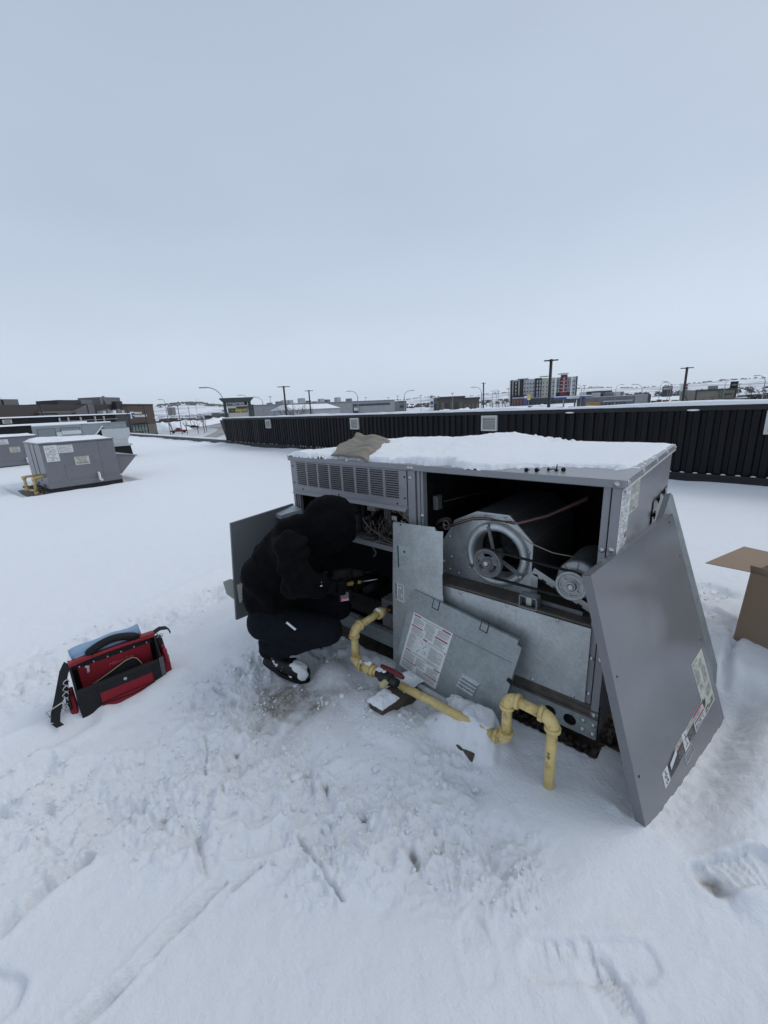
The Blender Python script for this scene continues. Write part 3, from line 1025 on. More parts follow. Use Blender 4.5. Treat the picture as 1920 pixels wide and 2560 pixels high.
# heat section: manifold box, gas valve, grey burner box
gv = MB().box(.80, .918, .02, .16, .12, .315).build('burner_box', M['galvd'], rtu, .003)
MB().lathe((.883, .0195, .262), (0, -1, 0), [(.03, 0), (.03, .006), (.022, .006), (.021, .0)], 20).build('grommet', M['dark'], gv)
MB().cyl((.883, .06, .262), (.883, -.0, .262), .020, n=16).build('pipe_port', M['dark'], gv)
for k in range(5):
    MB().cyl((.18 + .11 * k, .06, .30), (.18 + .11 * k, .28, .30), .028, n=14).build('burner_tube', M['dark'], rtu)
MB().box(.12, .72, .04, .06, .24, .27).build('manifold', M['dark'], rtu, .004)
MB().box(.60, .92, .0, .02, .1185, .125).box(.05, .92, .08, .27, .110, .1185).build('heat_floor', M['brownrail'], rtu)
# side label, hatch
sd = UW + .0002
MB().box(sd, sd + .0006, .008, .172, .78, 1.158).build('data_label', M['white'], rtu)
MB().box(sd, sd + .0006, .174, .362, 1.02, 1.158).build('data_label', M['cream'], rtu)
pm = MB()
rng = random.Random(9)
microprint(pm, (sd + .0006, .018, 1.152), (0, 1, 0), (0, 0, -1), .145, .30, 44, rng, 0, .6, n=(1, 0, 0))
microprint(pm, (sd + .0006, .182, 1.150), (0, 1, 0), (0, 0, -1), .17, .055, 10, rng, 0, .8, n=(1, 0, 0))
microprint(pm, (sd + .0006, .182, 1.085), (0, 1, 0), (0, 0, -1), .17, .055, 10, rng, 0, .8, n=(1, 0, 0))
pm.box(sd + .0007, sd + .001, .13, .165, .93, .955, 1).box(sd + .0007, sd + .001, .05, .066, 1.135, 1.15, 1).box(sd + .0007, sd + .001, .25, .30, 1.027, 1.035, 1)
pm.build('label_print', [M['greyprint'], M['print']], rtu)
hc = MB().box(sd, sd + .006, .815, 1.30, .70, .943).build('hatch_cover', P, rtu, .001)
MB().box(sd, sd + .003, .806, .8145, .69, .944).box(sd, sd + .003, .806, 1.30, .9435, .950).build('hatch_seam', M['dark'], hc)
for y, z in ((1.097, .945), (.901, .945), (.812, .875), (1.276, .83)):
    b = MB()
    b.lathe((sd + .006, y, z), (1, 0, 0), [(.012, 0), (.012, .006), (.007, .008), (.007, .014), (.0001, .014)], 12)
    b.box(sd + .012, sd + .018, y - .004, y + .004, z - .022, z + .022)
    b.build('latch', M['dark'], hc)

# blower
YB = .145
blow = [(1.19, .549), (1.176, .70), (1.282, .883), (1.417, .949), (1.594, .953), (1.718, .831), (1.715, .549)]
bc, br_o, br_i = (1.529, .733), .176, .128
b = MB()
n = 56
ring = [(bc[0] + br_o * math.cos(2 * math.pi * k / n), YB, bc[1] + br_o * math.sin(2 * math.pi * k / n)) for k in range(n)]


def ray_poly(t):
    best = 9
    dx, dz = math.cos(t), math.sin(t)
    for i in range(len(blow)):
        (x1, z1), (x2, z2) = blow[i], blow[(i + 1) % len(blow)]
        ex_, ez_ = x2 - x1, z2 - z1
        den = dx * ez_ - dz * ex_
        if abs(den) < 1e-9:
            continue
        s_ = ((x1 - bc[0]) * ez_ - (z1 - bc[1]) * ex_) / den
        q = ((x1 - bc[0]) * dz - (z1 - bc[1]) * dx) / den
        if s_ > 0 and -1e-6 <= q <= 1 + 1e-6:
            best = min(best, s_)
    return best


angs = sorted(set([2 * math.pi * k / n for k in range(n)] + [math.atan2(z - bc[1], x - bc[0]) % (2 * math.pi) for x, z in blow]))
rin, rout = [], []
for t in angs:
    q = ray_poly(t)
    rin.append((bc[0] + min(br_o, q - .004) * math.cos(t), YB, bc[1] + min(br_o, q - .004) * math.sin(t)))
    rout.append((bc[0] + q * math.cos(t), YB, bc[1] + q * math.sin(t)))
na = len(angs)
b.add(rin + rout, [(k, (k + 1) % na, na + (k + 1) % na, na + k) for k in range(na)])
hous = b.build('blower_side_plate', M['galv'], rtu)
b = MB()
b.prism([(x, YB + .002, z) for x, z in blow], (0, .004, 0)) if False else None
pr = []
for k in range(13):
    t = math.pi * k / 12
    rr_ = (br_o + br_i) / 2 + (br_o - br_i) / 2 * math.cos(t)
    pr.append((rr_, .028 * math.sin(t)))
b.lathe((bc[0], YB, bc[1]), (0, -1, 0), pr + [(br_i - .004, -.03), (br_i, -.09)], 56)
b.build('inlet_ring', M['galv'], rtu)
b = MB()
poly = [(1.718, .831), (1.594, .953), (1.417, .949), (1.282, .883), (1.176, .70), (1.19, .549)]
sh = []
for i, (x, z) in enumerate(poly):
    sh.append((x, YB + .003, z))
    sh.append((x, .78, z))
b.add(sh, [(2 * i, 2 * i + 1, 2 * i + 3, 2 * i + 2) for i in range(len(poly) - 1)] + [])
b.add([(1.718, YB + .003, .831), (1.718, .78, .831), (1.716, .78, .549), (1.716, YB + .003, .549)], [(0, 1, 2, 3)])
b.build('blower_housing', M['steel'], rtu)
b = MB()
for i in range(len(blow) - 1):
    (x1, z1), (x2, z2) = blow[i], blow[i + 1]
    if i == 0:
        continue
    d = Vector((x2 - x1, 0, z2 - z1)).normalized()
    b.obox(((x1 + x2) / 2, YB - .004, (z1 + z2) / 2), Vector((x2 - x1, 0, z2 - z1)) / 2, Vector((0, .006, 0)), Vector((-d.z, 0, d.x)) * .003)
b.build('edge_flange', M['galv'], rtu)
b = MB()
for k in range(40):
    t = 2 * math.pi * k / 40
    c, s_ = math.cos(t), math.sin(t)
    b.obox((bc[0] + .118 * c, .40, bc[1] + .118 * s_), (.012 * c + .004 * s_, 0, .012 * s_ - .004 * c), (0, .15, 0), (-.0006 * s_, 0, .0006 * c))
b.lathe((bc[0], .42, bc[1]), (0, -1, 0), [(.117, 0), (.03, .0), (.028, .05), (.0001, .05)], 40)
b.build('fan_wheel', M['steel'], rtu)
MB().cyl((bc[0], .58, bc[1]), (bc[0], .02, bc[1] - .012), .011, n=14).build('shaft', M['bolt'], rtu)
MB().cyl((bc[0], .20, bc[1] - .006), (bc[0], .13, bc[1] - .008), .03, n=18).build('bearing', M['steel'], rtu)
for t, w_ in ((R(104), .010), (R(-28), .012), (R(214), .010)):
    c, s_ = math.cos(t), math.sin(t)
    b = MB()
    b.obox((bc[0] + .095 * c, .118, bc[1] + .095 * s_), (.075 * c, 0, .075 * s_), (-w_ * s_, 0, w_ * c), (0, .002, 0))
    b.obox((bc[0] + .165 * c, .114, bc[1] + .165 * s_), (.012 * c, 0, .012 * s_), (-w_ * s_, 0, w_ * c), (0, .003, 0))
    arm = b.build('bearing_arm', M['steel'], rtu, .001)
    MB().cyl((bc[0] + .166 * c, .112, bc[1] + .166 * s_), (bc[0] + .166 * c, .104, bc[1] + .166 * s_), .006, n=8).build('nut', M['bolt'], arm)


def pulley(cx, cz, y, r, m, spokes, name, slots=True):
    b = MB()
    b.lathe((cx, y, cz), (0, -1, 0), [(r * .86, -.012), (r, -.010), (r, -.006), (r * .88, -.002), (r * .88, .002), (r, .006), (r, .012), (r * .97, .014), (r * .80, .014), (r * .77, .008)], 48)
    b.lathe((cx, y, cz), (0, -1, 0), [(r * .36, .008), (r * .33, .020), (r * .2, .022), (r * .19, .012), (.0001, .012)], 24)
    # web with openings
    for k in range(spokes):
        t0 = 2 * math.pi * k / spokes + .35
        half = math.pi / spokes * (.42 if slots else .18)
        m2 = 6
        vs = []
        for i in range(m2 + 1):
            t = t0 - half + 2 * half * i / m2
            for q in (.34, .79):
                vs.append((cx + r * q * math.cos(t), y - .009, cz + r * q * math.sin(t)))
        b.add(vs, [(2 * i, 2 * i + 1, 2 * i + 3, 2 * i + 2) for i in range(m2)])
    vs = [(cx + r * q * math.cos(2 * math.pi * i / 40), y - .0085, cz + r * q * math.sin(2 * math.pi * i / 40)) for i in range(40) for q in (.34, .46)]
    b.add(vs, [(2 * i, 2 * i + 1, (2 * i + 3) % 80, (2 * i + 2) % 80) for i in range(40)])
    vs = [(cx + r * q * math.cos(2 * math.pi * i / 40), y - .0085, cz + r * q * math.sin(2 * math.pi * i / 40)) for i in range(40) for q in (.68, .80)]
    b.add(vs, [(2 * i, 2 * i + 1, (2 * i + 3) % 80, (2 * i + 2) % 80) for i in range(40)])
    if not slots:
        vs = [(cx + r * .8 * math.cos(2 * math.pi * i / 40), y - .004, cz + r * .8 * math.sin(2 * math.pi * i / 40)) for i in range(40)]
        b.add(vs, [tuple(range(40))])
    o = b.build(name, m, rtu)
    return o


PY = .042
p1, p2 = (1.531, .719, .077), (1.936, .705, .068)
pulley(p1[0], p1[1], PY, p1[2], M['steel'], 3, 'pulley')
pulley(p2[0], p2[1], PY, p2[2], M['alu'], 6, 'pulley', False)
# belt
ax_ = math.atan2(p2[1] - p1[1], p2[0] - p1[0])
dst = math.hypot(p2[0] - p1[0], p2[1] - p1[1])
th = math.acos((p1[2] - p2[2]) / dst)
path = []
for k in range(17):
    t = ax_ + th + (2 * math.pi - 2 * th) * k / 16
    path.append((p1[0] + (p1[2] - .004) * math.cos(t), p1[1] + (p1[2] - .004) * math.sin(t)))
for k in range(17):
    t = ax_ - th + 2 * th * k / 16
    path.append((p2[0] + (p2[2] - .004) * math.cos(t), p2[1] + (p2[2] - .004) * math.sin(t)))
b = MB()
np_ = len(path)
cen = ((p1[0] + p2[0]) / 2, (p1[1] + p2[1]) / 2)
vs = []
for i, (x, z) in enumerate(path):
    a, c = path[i - 1], path[(i + 1) % np_]
    tx, tz = c[0] - a[0], c[1] - a[1]
    l_ = math.hypot(tx, tz)
    nx, nz_ = tz / l_, -tx / l_
    for yy in (-.0065, .0065):
        for q in (-.0045, .0045):
            vs.append((x + nx * q, PY + yy, z + nz_ * q))
fs = []
for i in range(np_):
    j = (i + 1) % np_
    for a, c in ((0, 1), (1, 3), (3, 2), (2, 0)):
        fs.append((4 * i + a, 4 * i + c, 4 * j + c, 4 * j + a))
b.add(vs, fs)
b.build('drive_belt', M['dark'], rtu)
# motor
mo = MB()
mo.lathe((1.945, .10, .715), (0, -1, 0), [(.086, -.26), (.088, -.24), (.088, -.01)], 36)
mot = mo.build('motor', M['steel'], rtu)
mo = MB()
mo.lathe((1.945, .10, .715), (0, -1, 0), [(.089, -.012), (.09, .0), (.084, .014), (.055, .020), (.02, .022), (.0001, .022)], 36)
for k in range(8):
    t = 2 * math.pi * k / 8
    mo.obox((1.945 + .068 * math.cos(t), .083, .715 + .068 * math.sin(t)), (.018 * math.cos(t), 0, .018 * math.sin(t)), (-.003 * math.sin(t), 0, .003 * math.cos(t)), (0, .004, 0))
mo.build('end_bell', M['alu'], mot)
MB().cyl((1.94, .11, .712), (1.938, .015, .705), .010, n=12).build('motor_shaft', M['bolt'], mot)
b = MB()
br = [(1.742, .70), (1.752, .725), (2.03, .605), (2.03, .575), (1.775, .575), (1.775, .655)]
yb = .085
for (x1, z1), (x2, z2), w_ in (((1.745, .715), (2.03, .585), .017), ((1.755, .70), (1.755, .552), .016), ((1.74, .565), (1.98, .560), .010)):
    d = Vector((x2 - x1, 0, z2 - z1))
    nrm = Vector((-d.z, 0, d.x)).normalized()
    b.obox(((x1 + x2) / 2, yb, (z1 + z2) / 2), d / 2, nrm * w_, (0, .002, 0))
    b.obox(((x1 + x2) / 2, yb + .02, (z1 + z2) / 2) + Vector((0, 0, 0)) if False else Vector(((x1 + x2) / 2, yb + .02, (z1 + z2) / 2)) - nrm * w_, d / 2, (0, .02, 0), nrm * .0015)
for k in range(4):
    x = 1.80 + k * .055
    b.obox((x, yb - .003, .70 - (x - 1.745) * .456), (.011, 0, -.005), (.002, 0, .004), (0, .0012, 0), 1)
b.build('motor_bracket', [M['alu'], M['dark']], rtu)
b = MB()
b.box(1.715, 1.80, .004, .008, .549, .553).box(1.715, 1.718, .004, .06, .549, .61).box(1.797, 1.80, .004, .06, .549, .61).box(1.715, 1.80, .004, .06, .607, .611).box(1.715, 1.80, .056, .06, .549, .61)
sw = b.build('switch_box', M['galv2'], rtu)
MB().box(1.74, 1.765, .03, .055, .555, .60).build('switch', M['cream'], sw)
for x, z in ((1.20, .62), (1.205, .84), (1.33, .90), (1.46, .94), (1.57, .945), (1.66, .88), (1.70, .78), (1.69, .67), (1.68, .57), (1.58, .555), (1.30, .57), (1.24, .58), (1.25, .66), (1.24, .78)):
    place(SCR, 'screw', rtu, (x - 1.05, YB - .001 - .677, z))
# wire loom along the top of the blower
rng = random.Random(21)
for k in range(7):
    o_ = rng.uniform(-.01, .01)
    pts = [(1.215 + o_, .10, .845), (1.28, .11 + o_, .862 + o_), (1.40, .115, .915 + o_), (1.47, .12, .925 + o_), (1.56, .12 + o_, .925), (1.64, .14, .92 + o_), (1.75, .22, .955 + o_), (1.88, .40, 1.02 + 2 * o_)]
    MB().tube(pts, .0028, 5, caps=False).build('wire', rng.choice([M['wire_r'], M['wire_t'], M['wire_k'], M['wire_r']]), rtu)
MB().tube([(1.57, .12, .925), (1.66, .10, .885), (1.72, .09, .85), (1.82, .12, .81), (1.92, .2, .78)], .003, 5, caps=False).build('wire', M['wire_t'], rtu)
for k in range(6):
    pts = []
    for i in range(16):
        t = 2 * math.pi * i / 15
        pts.append((1.235 + .045 * math.cos(t) + rng.uniform(-.004, .004), .09 + .01 * k / 6 + .012 * math.sin(t * 2), .862 + (.022 + .003 * k) * math.sin(t) + .012 * math.cos(t)))
    MB().tube(pts, .003, 5, caps=False).build('wire', rng.choice([M['wire_r'], M['wire_r'], M['wire_k']]), rtu)
MB().tube([(1.262 + .018 * math.cos(t * .6), .075, .868 + .026 * math.sin(t * .6)) for t in range(11)], .004, 6).build('cable_tie', M['greyweb'], rtu)
for x, z, y in ((1.16, .985, .10),):
    MB().box(x, x + .03, y, y + .05, z - .05, z + .03).build('sensor_box', M['steel'], rtu, .002)
MB().tube([(1.22, .12, .985), (1.30, .3, 1.0), (1.4, .5, 1.01)], .003, 5).build('wire', M['wire_k'], rtu)


# ------------------------------------------------------------------ snow lying on the lid
def lid_snow():
    nx, ny = 260, 170
    xs, ys = np.meshgrid(np.linspace(-.02, UW + .004, nx), np.linspace(-.016, UD + .02, ny), indexing='ij')
    e = np.interp(xs, [-.1, .40, .44, .60, .70, .95, 1.08, 1.20, 1.30, 1.34, 1.42, 1.50, 1.56, 1.62, 1.70, 1.80, 1.95, 2.03, 2.1], [-.02, -.015, .0, -.01, .005, .0, .03, .0, .055, .02, -.005, -.012, .0, .11, .16, .235, .25, .235, .32])
    e = e + .012 * fbm(xs * 16, ys * 16, 4, 5) + .007 * fbm(xs * 50, ys * 50, 2, 6)
    rx = np.interp(ys, [0, .3, .8, 1.3], [2.10, 2.07, 2.092, 2.095]) + .008 * fbm(xs * 20, ys * 20, 3, 15)
    th = .030 + .016 * fbm(xs * 2.2, ys * 2.2, 3, 7) + .008 * fbm(xs * 9, ys * 9, 3, 8) + .004 * fbm(xs * 34, ys * 34, 3, 28)
    th = th + .035 * np.exp(-((xs - 1.02) / .25) ** 2) * sstep(.3, 1.3, ys)
    th = th * (1 - .75 * sstep(1.15, 1.55, xs) * sstep(.2, .5, ys)) * (1 - .3 * sstep(.5, 0, xs))
    th = th * np.where(xs > 1.35, np.interp(ys, [0, .5, 1.3], [.7, .8, 1.0]), 1)
    lum = np.clip(fbm(xs * 14, ys * 14, 3, 18), .05, 1) * .055 * sstep(1.12, 1.3, ys) * sstep(1.05, 1.15, xs) * sstep(1.75, 1.4, xs)
    th = th + lum
    edge = sstep(0, .035, ys - e + .012 * fbm(xs * 60, ys * 60, 2, 29)) * sstep(0, .035, rx - xs) * sstep(-.021, .02, xs) * sstep(0, .05, UD + .014 - ys)
    d, _ = seg_dist(xs, ys, [(.93, .02), (1.0, .20), (1.02, .40)])
    th = th * (1 - .55 * np.exp(-(d / .018) ** 2))
    crust = np.clip(fbm(xs * 40, ys * 40, 3, 23), 0, 1) * .012 * sstep(-.09, 0, ys - e) * sstep(1.25, 1.4, xs)
    z = UH - .004 + np.where(edge > .01, .006 + th * edge ** .7, crust)
    dirt_and_holes = np.zeros(xs.shape)
    vs = np.stack([xs, ys, z], -1).reshape(-1, 3)
    i, j = np.meshgrid(np.arange(nx - 1), np.arange(ny - 1), indexing='ij')
    F = np.stack([i * ny + j, (i + 1) * ny + j, (i + 1) * ny + j + 1, i * ny + j + 1], -1).reshape(-1, 4)
    up = (vs[:, 2] > UH + .0005)
    F = F[up[F].any(1)]
    me = bpy.data.meshes.new('snow_cover')
    me.from_pydata(vs.tolist(), [], F.tolist())
    me.polygons.foreach_set('use_smooth', np.ones(len(F), dtype=bool))
    me.materials.append(M['snow'])
    o = bpy.data.objects.new('snow_cover', me)
    col.objects.link(o)
    tag(o, 'white snow lying on the lid of the opened unit', kind='stuff')


lid_snow()

# canvas sheet crumpled on the lid
b = MB()
nu, nv = 44, 26
p00, p10, p11, p01 = (.475, -.02), (.80, -.035), (.27, .80), (-.11, .80)
vs = []
for i in range(nu):
    for j in range(nv):
        u_, v_ = i / (nu - 1), j / (nv - 1)
        x = (p00[0] * (1 - v_) + p10[0] * v_) * (1 - u_) + (p01[0] * (1 - v_) + p11[0] * v_) * u_
        y = (p00[1] * (1 - v_) + p10[1] * v_) * (1 - u_) + (p01[1] * (1 - v_) + p11[1] * v_) * u_
        a = np.array([x]); c = np.array([y])
        wob = float(fbm(a * 5, c * 5, 3, 61)[0])
        z = 1.25 + .012 * wob + .007 * math.sin(v_ * 9 + u_ * 3) * (.4 + u_) + .018 * math.exp(-((v_ - .08) / .12) ** 2) * u_ + .03 * sstep(.72, 1, np.array([u_]))[0] * (1 - v_ * .7)
        z -= .03 * (1 - min(1, u_ * 6)) + .02 * (1 - min(1, (1 - v_) * 8))
        ed = .008 * float(fbm(a * 18, c * 18, 2, 66)[0])
        vs.append((x + ed, y + ed * .6, z))
b.add(vs, [(i * nv + j, (i + 1) * nv + j, (i + 1) * nv + j + 1, i * nv + j + 1) for i in range(nu - 1) for j in range(nv - 1)], 0, True)
o = b.build('canvas_sheet', M['burlap'])
sm = o.modifiers.new('s', 'SOLIDIFY')
sm.thickness = .006
tag(o, 'crumpled stained tan canvas sheet lying on the snowy lid', 'sheet')

# screws set down on the lid
rng = random.Random(2)
desc = ['leftmost black screw lying on the bare edge of the lid', 'black screw second from the left on the lid edge', 'black screw in the middle of the five on the lid', 'black screw standing on its head among those on the lid', 'rightmost black screw of the five on the lid']
for k, (x, y) in enumerate(((1.715, .03), (1.755, .045), (1.795, .085), (1.822, .095), (1.85, .10))):
    t = thing('screw', desc[k], 'screw', (x, y, UH), group='screws on the lid of the unit')
    a = rng.uniform(0, 6)
    d = Vector((math.cos(a), math.sin(a), .12)).normalized() if k != 3 else Vector((.1, 0, 1)).normalized()
    c = Vector((x, y, UH + .008))
    MB().lathe(c, -d, [(.0001, -.0), (.010, 0), (.010, .004), (.006, .005), (.006, .010)], 10).build('head', M['dark'], t)
    MB().cyl(c, c + d * .022, .0032, .002, n=8).build('shank', M['dark'], t)


# ------------------------------------------------------------------ panels taken off the unit
A0 = np.array([2.077, -.248, .894])
AT = np.array([2.201, .714, .919])
AB = np.array([2.34, -.257, -.05])
an = np.cross(AT - A0, AB - A0)
an /= np.linalg.norm(an)                 # points towards the unit
au = (AT - A0) / np.linalg.norm(AT - A0)
av = np.cross(an, au)
pa = thing('access_panel', 'large smooth grey panel with stickers leaning on the right corner of the unit', 'metal panel', A0, (au, av, an))
quadA = [(0, 0), (.972, 0), (1.15, 1.25), (0.0, 1.12)]
# sheet with a soft bow, a folded edge all round
b = MB()
nn = 40
vs = []
for i in range(nn + 1):
    for j in range(nn + 1):
        s_, t_ = i / nn, j / nn
        x = (quadA[0][0] * (1 - s_) + quadA[1][0] * s_) * (1 - t_) + (quadA[3][0] * (1 - s_) + quadA[2][0] * s_) * t_
        y = (quadA[0][1] * (1 - s_) + quadA[1][1] * s_) * (1 - t_) + (quadA[3][1] * (1 - s_) + quadA[2][1] * s_) * t_
        z = -.010 * math.sin(math.pi * s_) * math.sin(math.pi * t_) + (.003 * math.sin(5 * s_ + 2) * math.sin(4 * t_) + .0045 * float(fbm(np.array([s_ * 3.]), np.array([t_ * 3.]), 3, 7)[0])) * math.sin(math.pi * s_) * math.sin(math.pi * t_) ** .5
        z *= 1 - min(1, max(0, (t_ - .38) / .2))
        vs.append((x, y, z))
b.add(vs, [(i * (nn + 1) + j, i * (nn + 1) + j + 1, (i + 1) * (nn + 1) + j + 1, (i + 1) * (nn + 1) + j) for i in range(nn) for j in range(nn)], 0, True)
b.build('sheet', M['paint2'], pa, local=True)
b = MB()
for (x1, y1), (x2, y2) in zip(quadA, quadA[1:] + quadA[:1]):
    d = Vector((x2 - x1, y2 - y1, 0))
    nrm = Vector((-d.y, d.x, 0)).normalized()
    c = Vector(((x1 + x2) / 2, (y1 + y2) / 2, .0165)) + nrm * .0012
    b.obox(c, d / 2, nrm * .0012, (0, 0, .0165))
b.build('folded_edge', M['paint2'], pa, local=True)
b = MB()
for x, y in ((.03, .40), (.035, .80), (.955, .22), (1.02, .70), (.9, .03)):
    b.cyl((x, y, -.0005), (x, y, -.0012 - .006 * math.sin(math.pi * min(1, x)) * .6), .005, n=8)
b.build('screw_hole', M['dark'], pa, local=True)


def sticker(parent, pts, m, name, z=-.0105, lift=.0):
    return MB().prism([(x, y, z - lift) for x, y in pts], (0, 0, .0006)).build(name, m, parent, local=True)


rng = random.Random(31)
ZS = -.0010


def rect(x0, x1, y0, y1):
    return [(x0, y0), (x1, y0), (x1, y1), (x0, y1)]


st = sticker(pa, [(.804, .734), (.998, .737), (1.03, .917), (.836, .907)], M['cream'], 'sticker', ZS)
st2 = sticker(pa, [(.838, .910), (1.031, .920), (1.047, 1.049), (.854, 1.036)], M['cream'], 'sticker', ZS)
st3 = sticker(pa, [(.681, .936), (.843, .946), (.859, 1.031), (.686, 1.02)], M['white'], 'sticker', ZS, .0002)
st4 = sticker(pa, [(.56, .933), (.675, .936), (.68, 1.018), (.592, 1.012)], M['cream'], 'sticker', ZS)
st5 = sticker(pa, [(.507, .923), (.571, .934), (.592, 1.014), (.511, 1.009)], M['white'], 'sticker', ZS, .0003)
st6 = sticker(pa, [(.415, .923), (.505, .927), (.509, 1.007), (.42, 1.004)], M['cream'], 'sticker', ZS)
st7 = sticker(pa, [(.303, .936), (.417, .944), (.416, 1.003), (.311, .994)], M['print'], 'sticker', ZS)
st8 = sticker(pa, [(.23, .923), (.294, .927), (.295, .995), (.234, .991)], M['white'], 'sticker', ZS, .0003)
sticker(pa, [(.315, .937), (.405, .925), (.408, .947), (.318, .962)], M['white'], 'torn_sticker', ZS, .004)
b = MB()
for k in range(10):
    t0 = [(.605, 1.025), (.495, 1.019), (.501, 1.061), (.619, 1.067)]
for (x1, y1), (x2, y2) in (((.605, 1.025), (.495, 1.022)), ((.495, 1.022), (.501, 1.061)), ((.501, 1.061), (.619, 1.067)), ((.619, 1.067), (.605, 1.025))):
    d = Vector((x2 - x1, y2 - y1, 0))
    b.obox(((x1 + x2) / 2, (y1 + y2) / 2, ZS), d / 2, Vector((-d.y, d.x, 0)).normalized() * .004, (0, 0, .0003))
b.build('glue_residue', M['galv'], pa, local=True)
up = (0, 0, -1)
zz = ZS - .0012
for par, specs in ((st, [('g', .812, .18, .742, .012, 2), ('g', .82, .07, .76, .10, 16), ('g', .90, .085, .765, .04, 7), ('g', .925, .07, .81, .09, 15), ('g', .86, .05, .87, .03, 6)]),
                   (st2, [('g', .92, .10, .925, .05, 9), ('p', .87, .15, 1.0, .03, 2)]), (st3, [('p', .692, .14, .955, .016, 3), ('p', .695, .14, .992, .026, 5)]),
                   (st4, [('g', .575, .10, .937, .012, 3)]), (st6, [('g', .425, .075, .926, .015, 3)])):
    pm = MB()
    for kind, x, w_, y, h_, rows in specs:
        microprint(pm, (x, y, zz), (1, .03, 0), (.1, 1, 0), w_, h_, rows, rng, 0 if kind == 'g' else 1, .8, n=up, lift=0)
    if par is st3:
        pm.quad((.685, .937, zz), (.838, .9465, zz), (.842, .957, zz), (.686, .949, zz), 2)
        pm.quad((.69, .974, zz), (.845, .985, zz), (.847, .994, zz), (.692, .983, zz), 2)
    if par is st4:
        pm.quad((.565, .958, zz), (.676, .962, zz), (.68, 1.016, zz), (.585, 1.008, zz), 1)
        microprint(pm, (.575, .965, zz - .0003), (1, .03, 0), (.1, 1, 0), .095, .045, 5, rng, 0, .7, n=up, lift=0)
    if par is st6:
        pm.quad((.416, .95, zz), (.506, .955, zz), (.509, 1.004, zz), (.419, 1.0, zz), 1)
        pm.quad((.417, .944, zz - .0002), (.506, .948, zz - .0002), (.506, .954, zz - .0002), (.417, .95, zz - .0002), 2)
        microprint(pm, (.425, .96, zz - .0003), (1, .03, 0), (.1, 1, 0), .075, .035, 4, rng, 0, .7, n=up, lift=0)
    if par is st2:
        pm.add([(.845, .955, zz), (.865, .945, zz), (.875, .96, zz), (.90, .955, zz), (.89, .985, zz), (.865, .995, zz)], [(0, 1, 2, 3, 4, 5)], 1)
    pm.build('label_print', [M['greyprint'], M['print'], M['redprint']], par, local=True)


def fanmark(cx, cy, r, par):
    pm = MB()
    for k in range(3):
        t0 = 2 * math.pi * k / 3 + .5
        pts = [(cx + r * .25 * math.cos(t0), cy + r * .25 * math.sin(t0), ZS - .0016)] + [(cx + r * math.cos(t0 + q) * (1 - .2 * abs(q)), cy + r * math.sin(t0 + q) * (1 - .2 * abs(q)), ZS - .0016) for q in (-.45, -.15, .15, .45)]
        pm.add(pts, [tuple(range(5))])
    pm.cyl((cx, cy, ZS - .0016), (cx, cy, ZS - .0012), r * .18, n=10)
    pm.build('fan_symbol', M['print'], par, local=True)


fanmark(.545, .955, .017, st5)
fanmark(.548, .990, .015, st5)
fanmark(.262, .945, .016, st8)
fanmark(.266, .973, .017, st8)

# second panel behind it
o2 = A0 + an * .045
pb2 = thing('access_panel', 'second grey panel leaning behind the large one, only its top corner and edge showing', 'metal panel', o2, (au, av, an))


def uv2(px, py):
    d = ray(px, py)
    P_ = CAM + d * (((o2 - CAM) @ an) / (d @ an))
    return float((P_ - o2) @ au), float((P_ - o2) @ av)


q2 = [uv2(1675, 1231), uv2(1682, 1238), uv2(1702, 1335)]
px2 = q2[1]
w2 = [uv2(1676.5, 1232.5), uv2(1682, 1238), (px2[0] + .20, px2[1] + 1.15), (px2[0] + .02, px2[1] + 1.15), uv2(1645, 1330)]
b = MB().prism([(x, y, 0) for x, y in w2], (0, 0, .0012))
b.build('sheet', M['galv2'], pb2, local=True)
d1 = Vector((q2[0][0] - .02 - px2[0], q2[0][1] - px2[1], 0))
b = MB()
for (x1, y1), (x2, y2) in ((w2[0], w2[1]), (w2[4], w2[0])):
    d = Vector((x2 - x1, y2 - y1, 0))
    nrm = Vector((-d.y, d.x, 0)).normalized()
    b.obox(Vector(((x1 + x2) / 2, (y1 + y2) / 2, .014)) + nrm * .001, d / 2, nrm * .001, (0, 0, .014))
b.build('folded_edge', M['paint2'], pb2, local=True)

# upright galvanised panel in front of the centre post
pc = thing('galvanized_panel', 'upright pale galvanised panel standing in front of the unit beside the gas pipe', 'metal panel', (.985, -.045, .872))
x0, zt, zb = 0, 0, -1.0
pts = [(0, 0), (.285, .015), (.288, -.004), (.335, .0), (.332, -.235), (.328, -.24), (.328, -.36), (.332, -.365), (.330, -.98), (-.05, -1.02), (-.025, -.42)]
b = MB().prism([(x, 0, z) for x, z in pts], (0, .0025, 0))
b.box(-.001, .285, .0005, .018, -.004, .0)
b.build('sheet', M['galv'], pc, local=True)
b = MB().add([(0, 0, 0), (-.025, 0, -.42), (-.05, 0, -1.02), (-.05, .02, -1.02), (-.025, .02, -.42), (0, .02, 0)], [(0, 1, 4, 5), (1, 2, 3, 4)])
b.build('folded_edge', M['galv'], pc, local=True)
rng = random.Random(8)
lb = MB().box(.022, .118, -.0008, -.0002, -.275, -.13).build('label', mat('grey_green_label', (.36, .41, .40), .5), pc, local=True)
pm = MB().box(.024, .034, -.0012, -.0009, -.270, -.135, 1)
pm.cyl((.075, -.0012, -.165), (.075, -.0009, -.165), .008, n=16, mi=0)
microprint(pm, (.044, -.0009, -.19), (1, 0, 0), (0, 0, -1), .065, .07, 10, rng, 2, .7, n=(0, -1, 0), lift=.0004)
pm.build('label_print', [M['print'], M['greenprint'], M['greyprint']], lb, local=True)
lb = MB().box(-.01, .06, -.0008, -.0002, -.485, -.375).build('label', M['white'], pc, local=True)
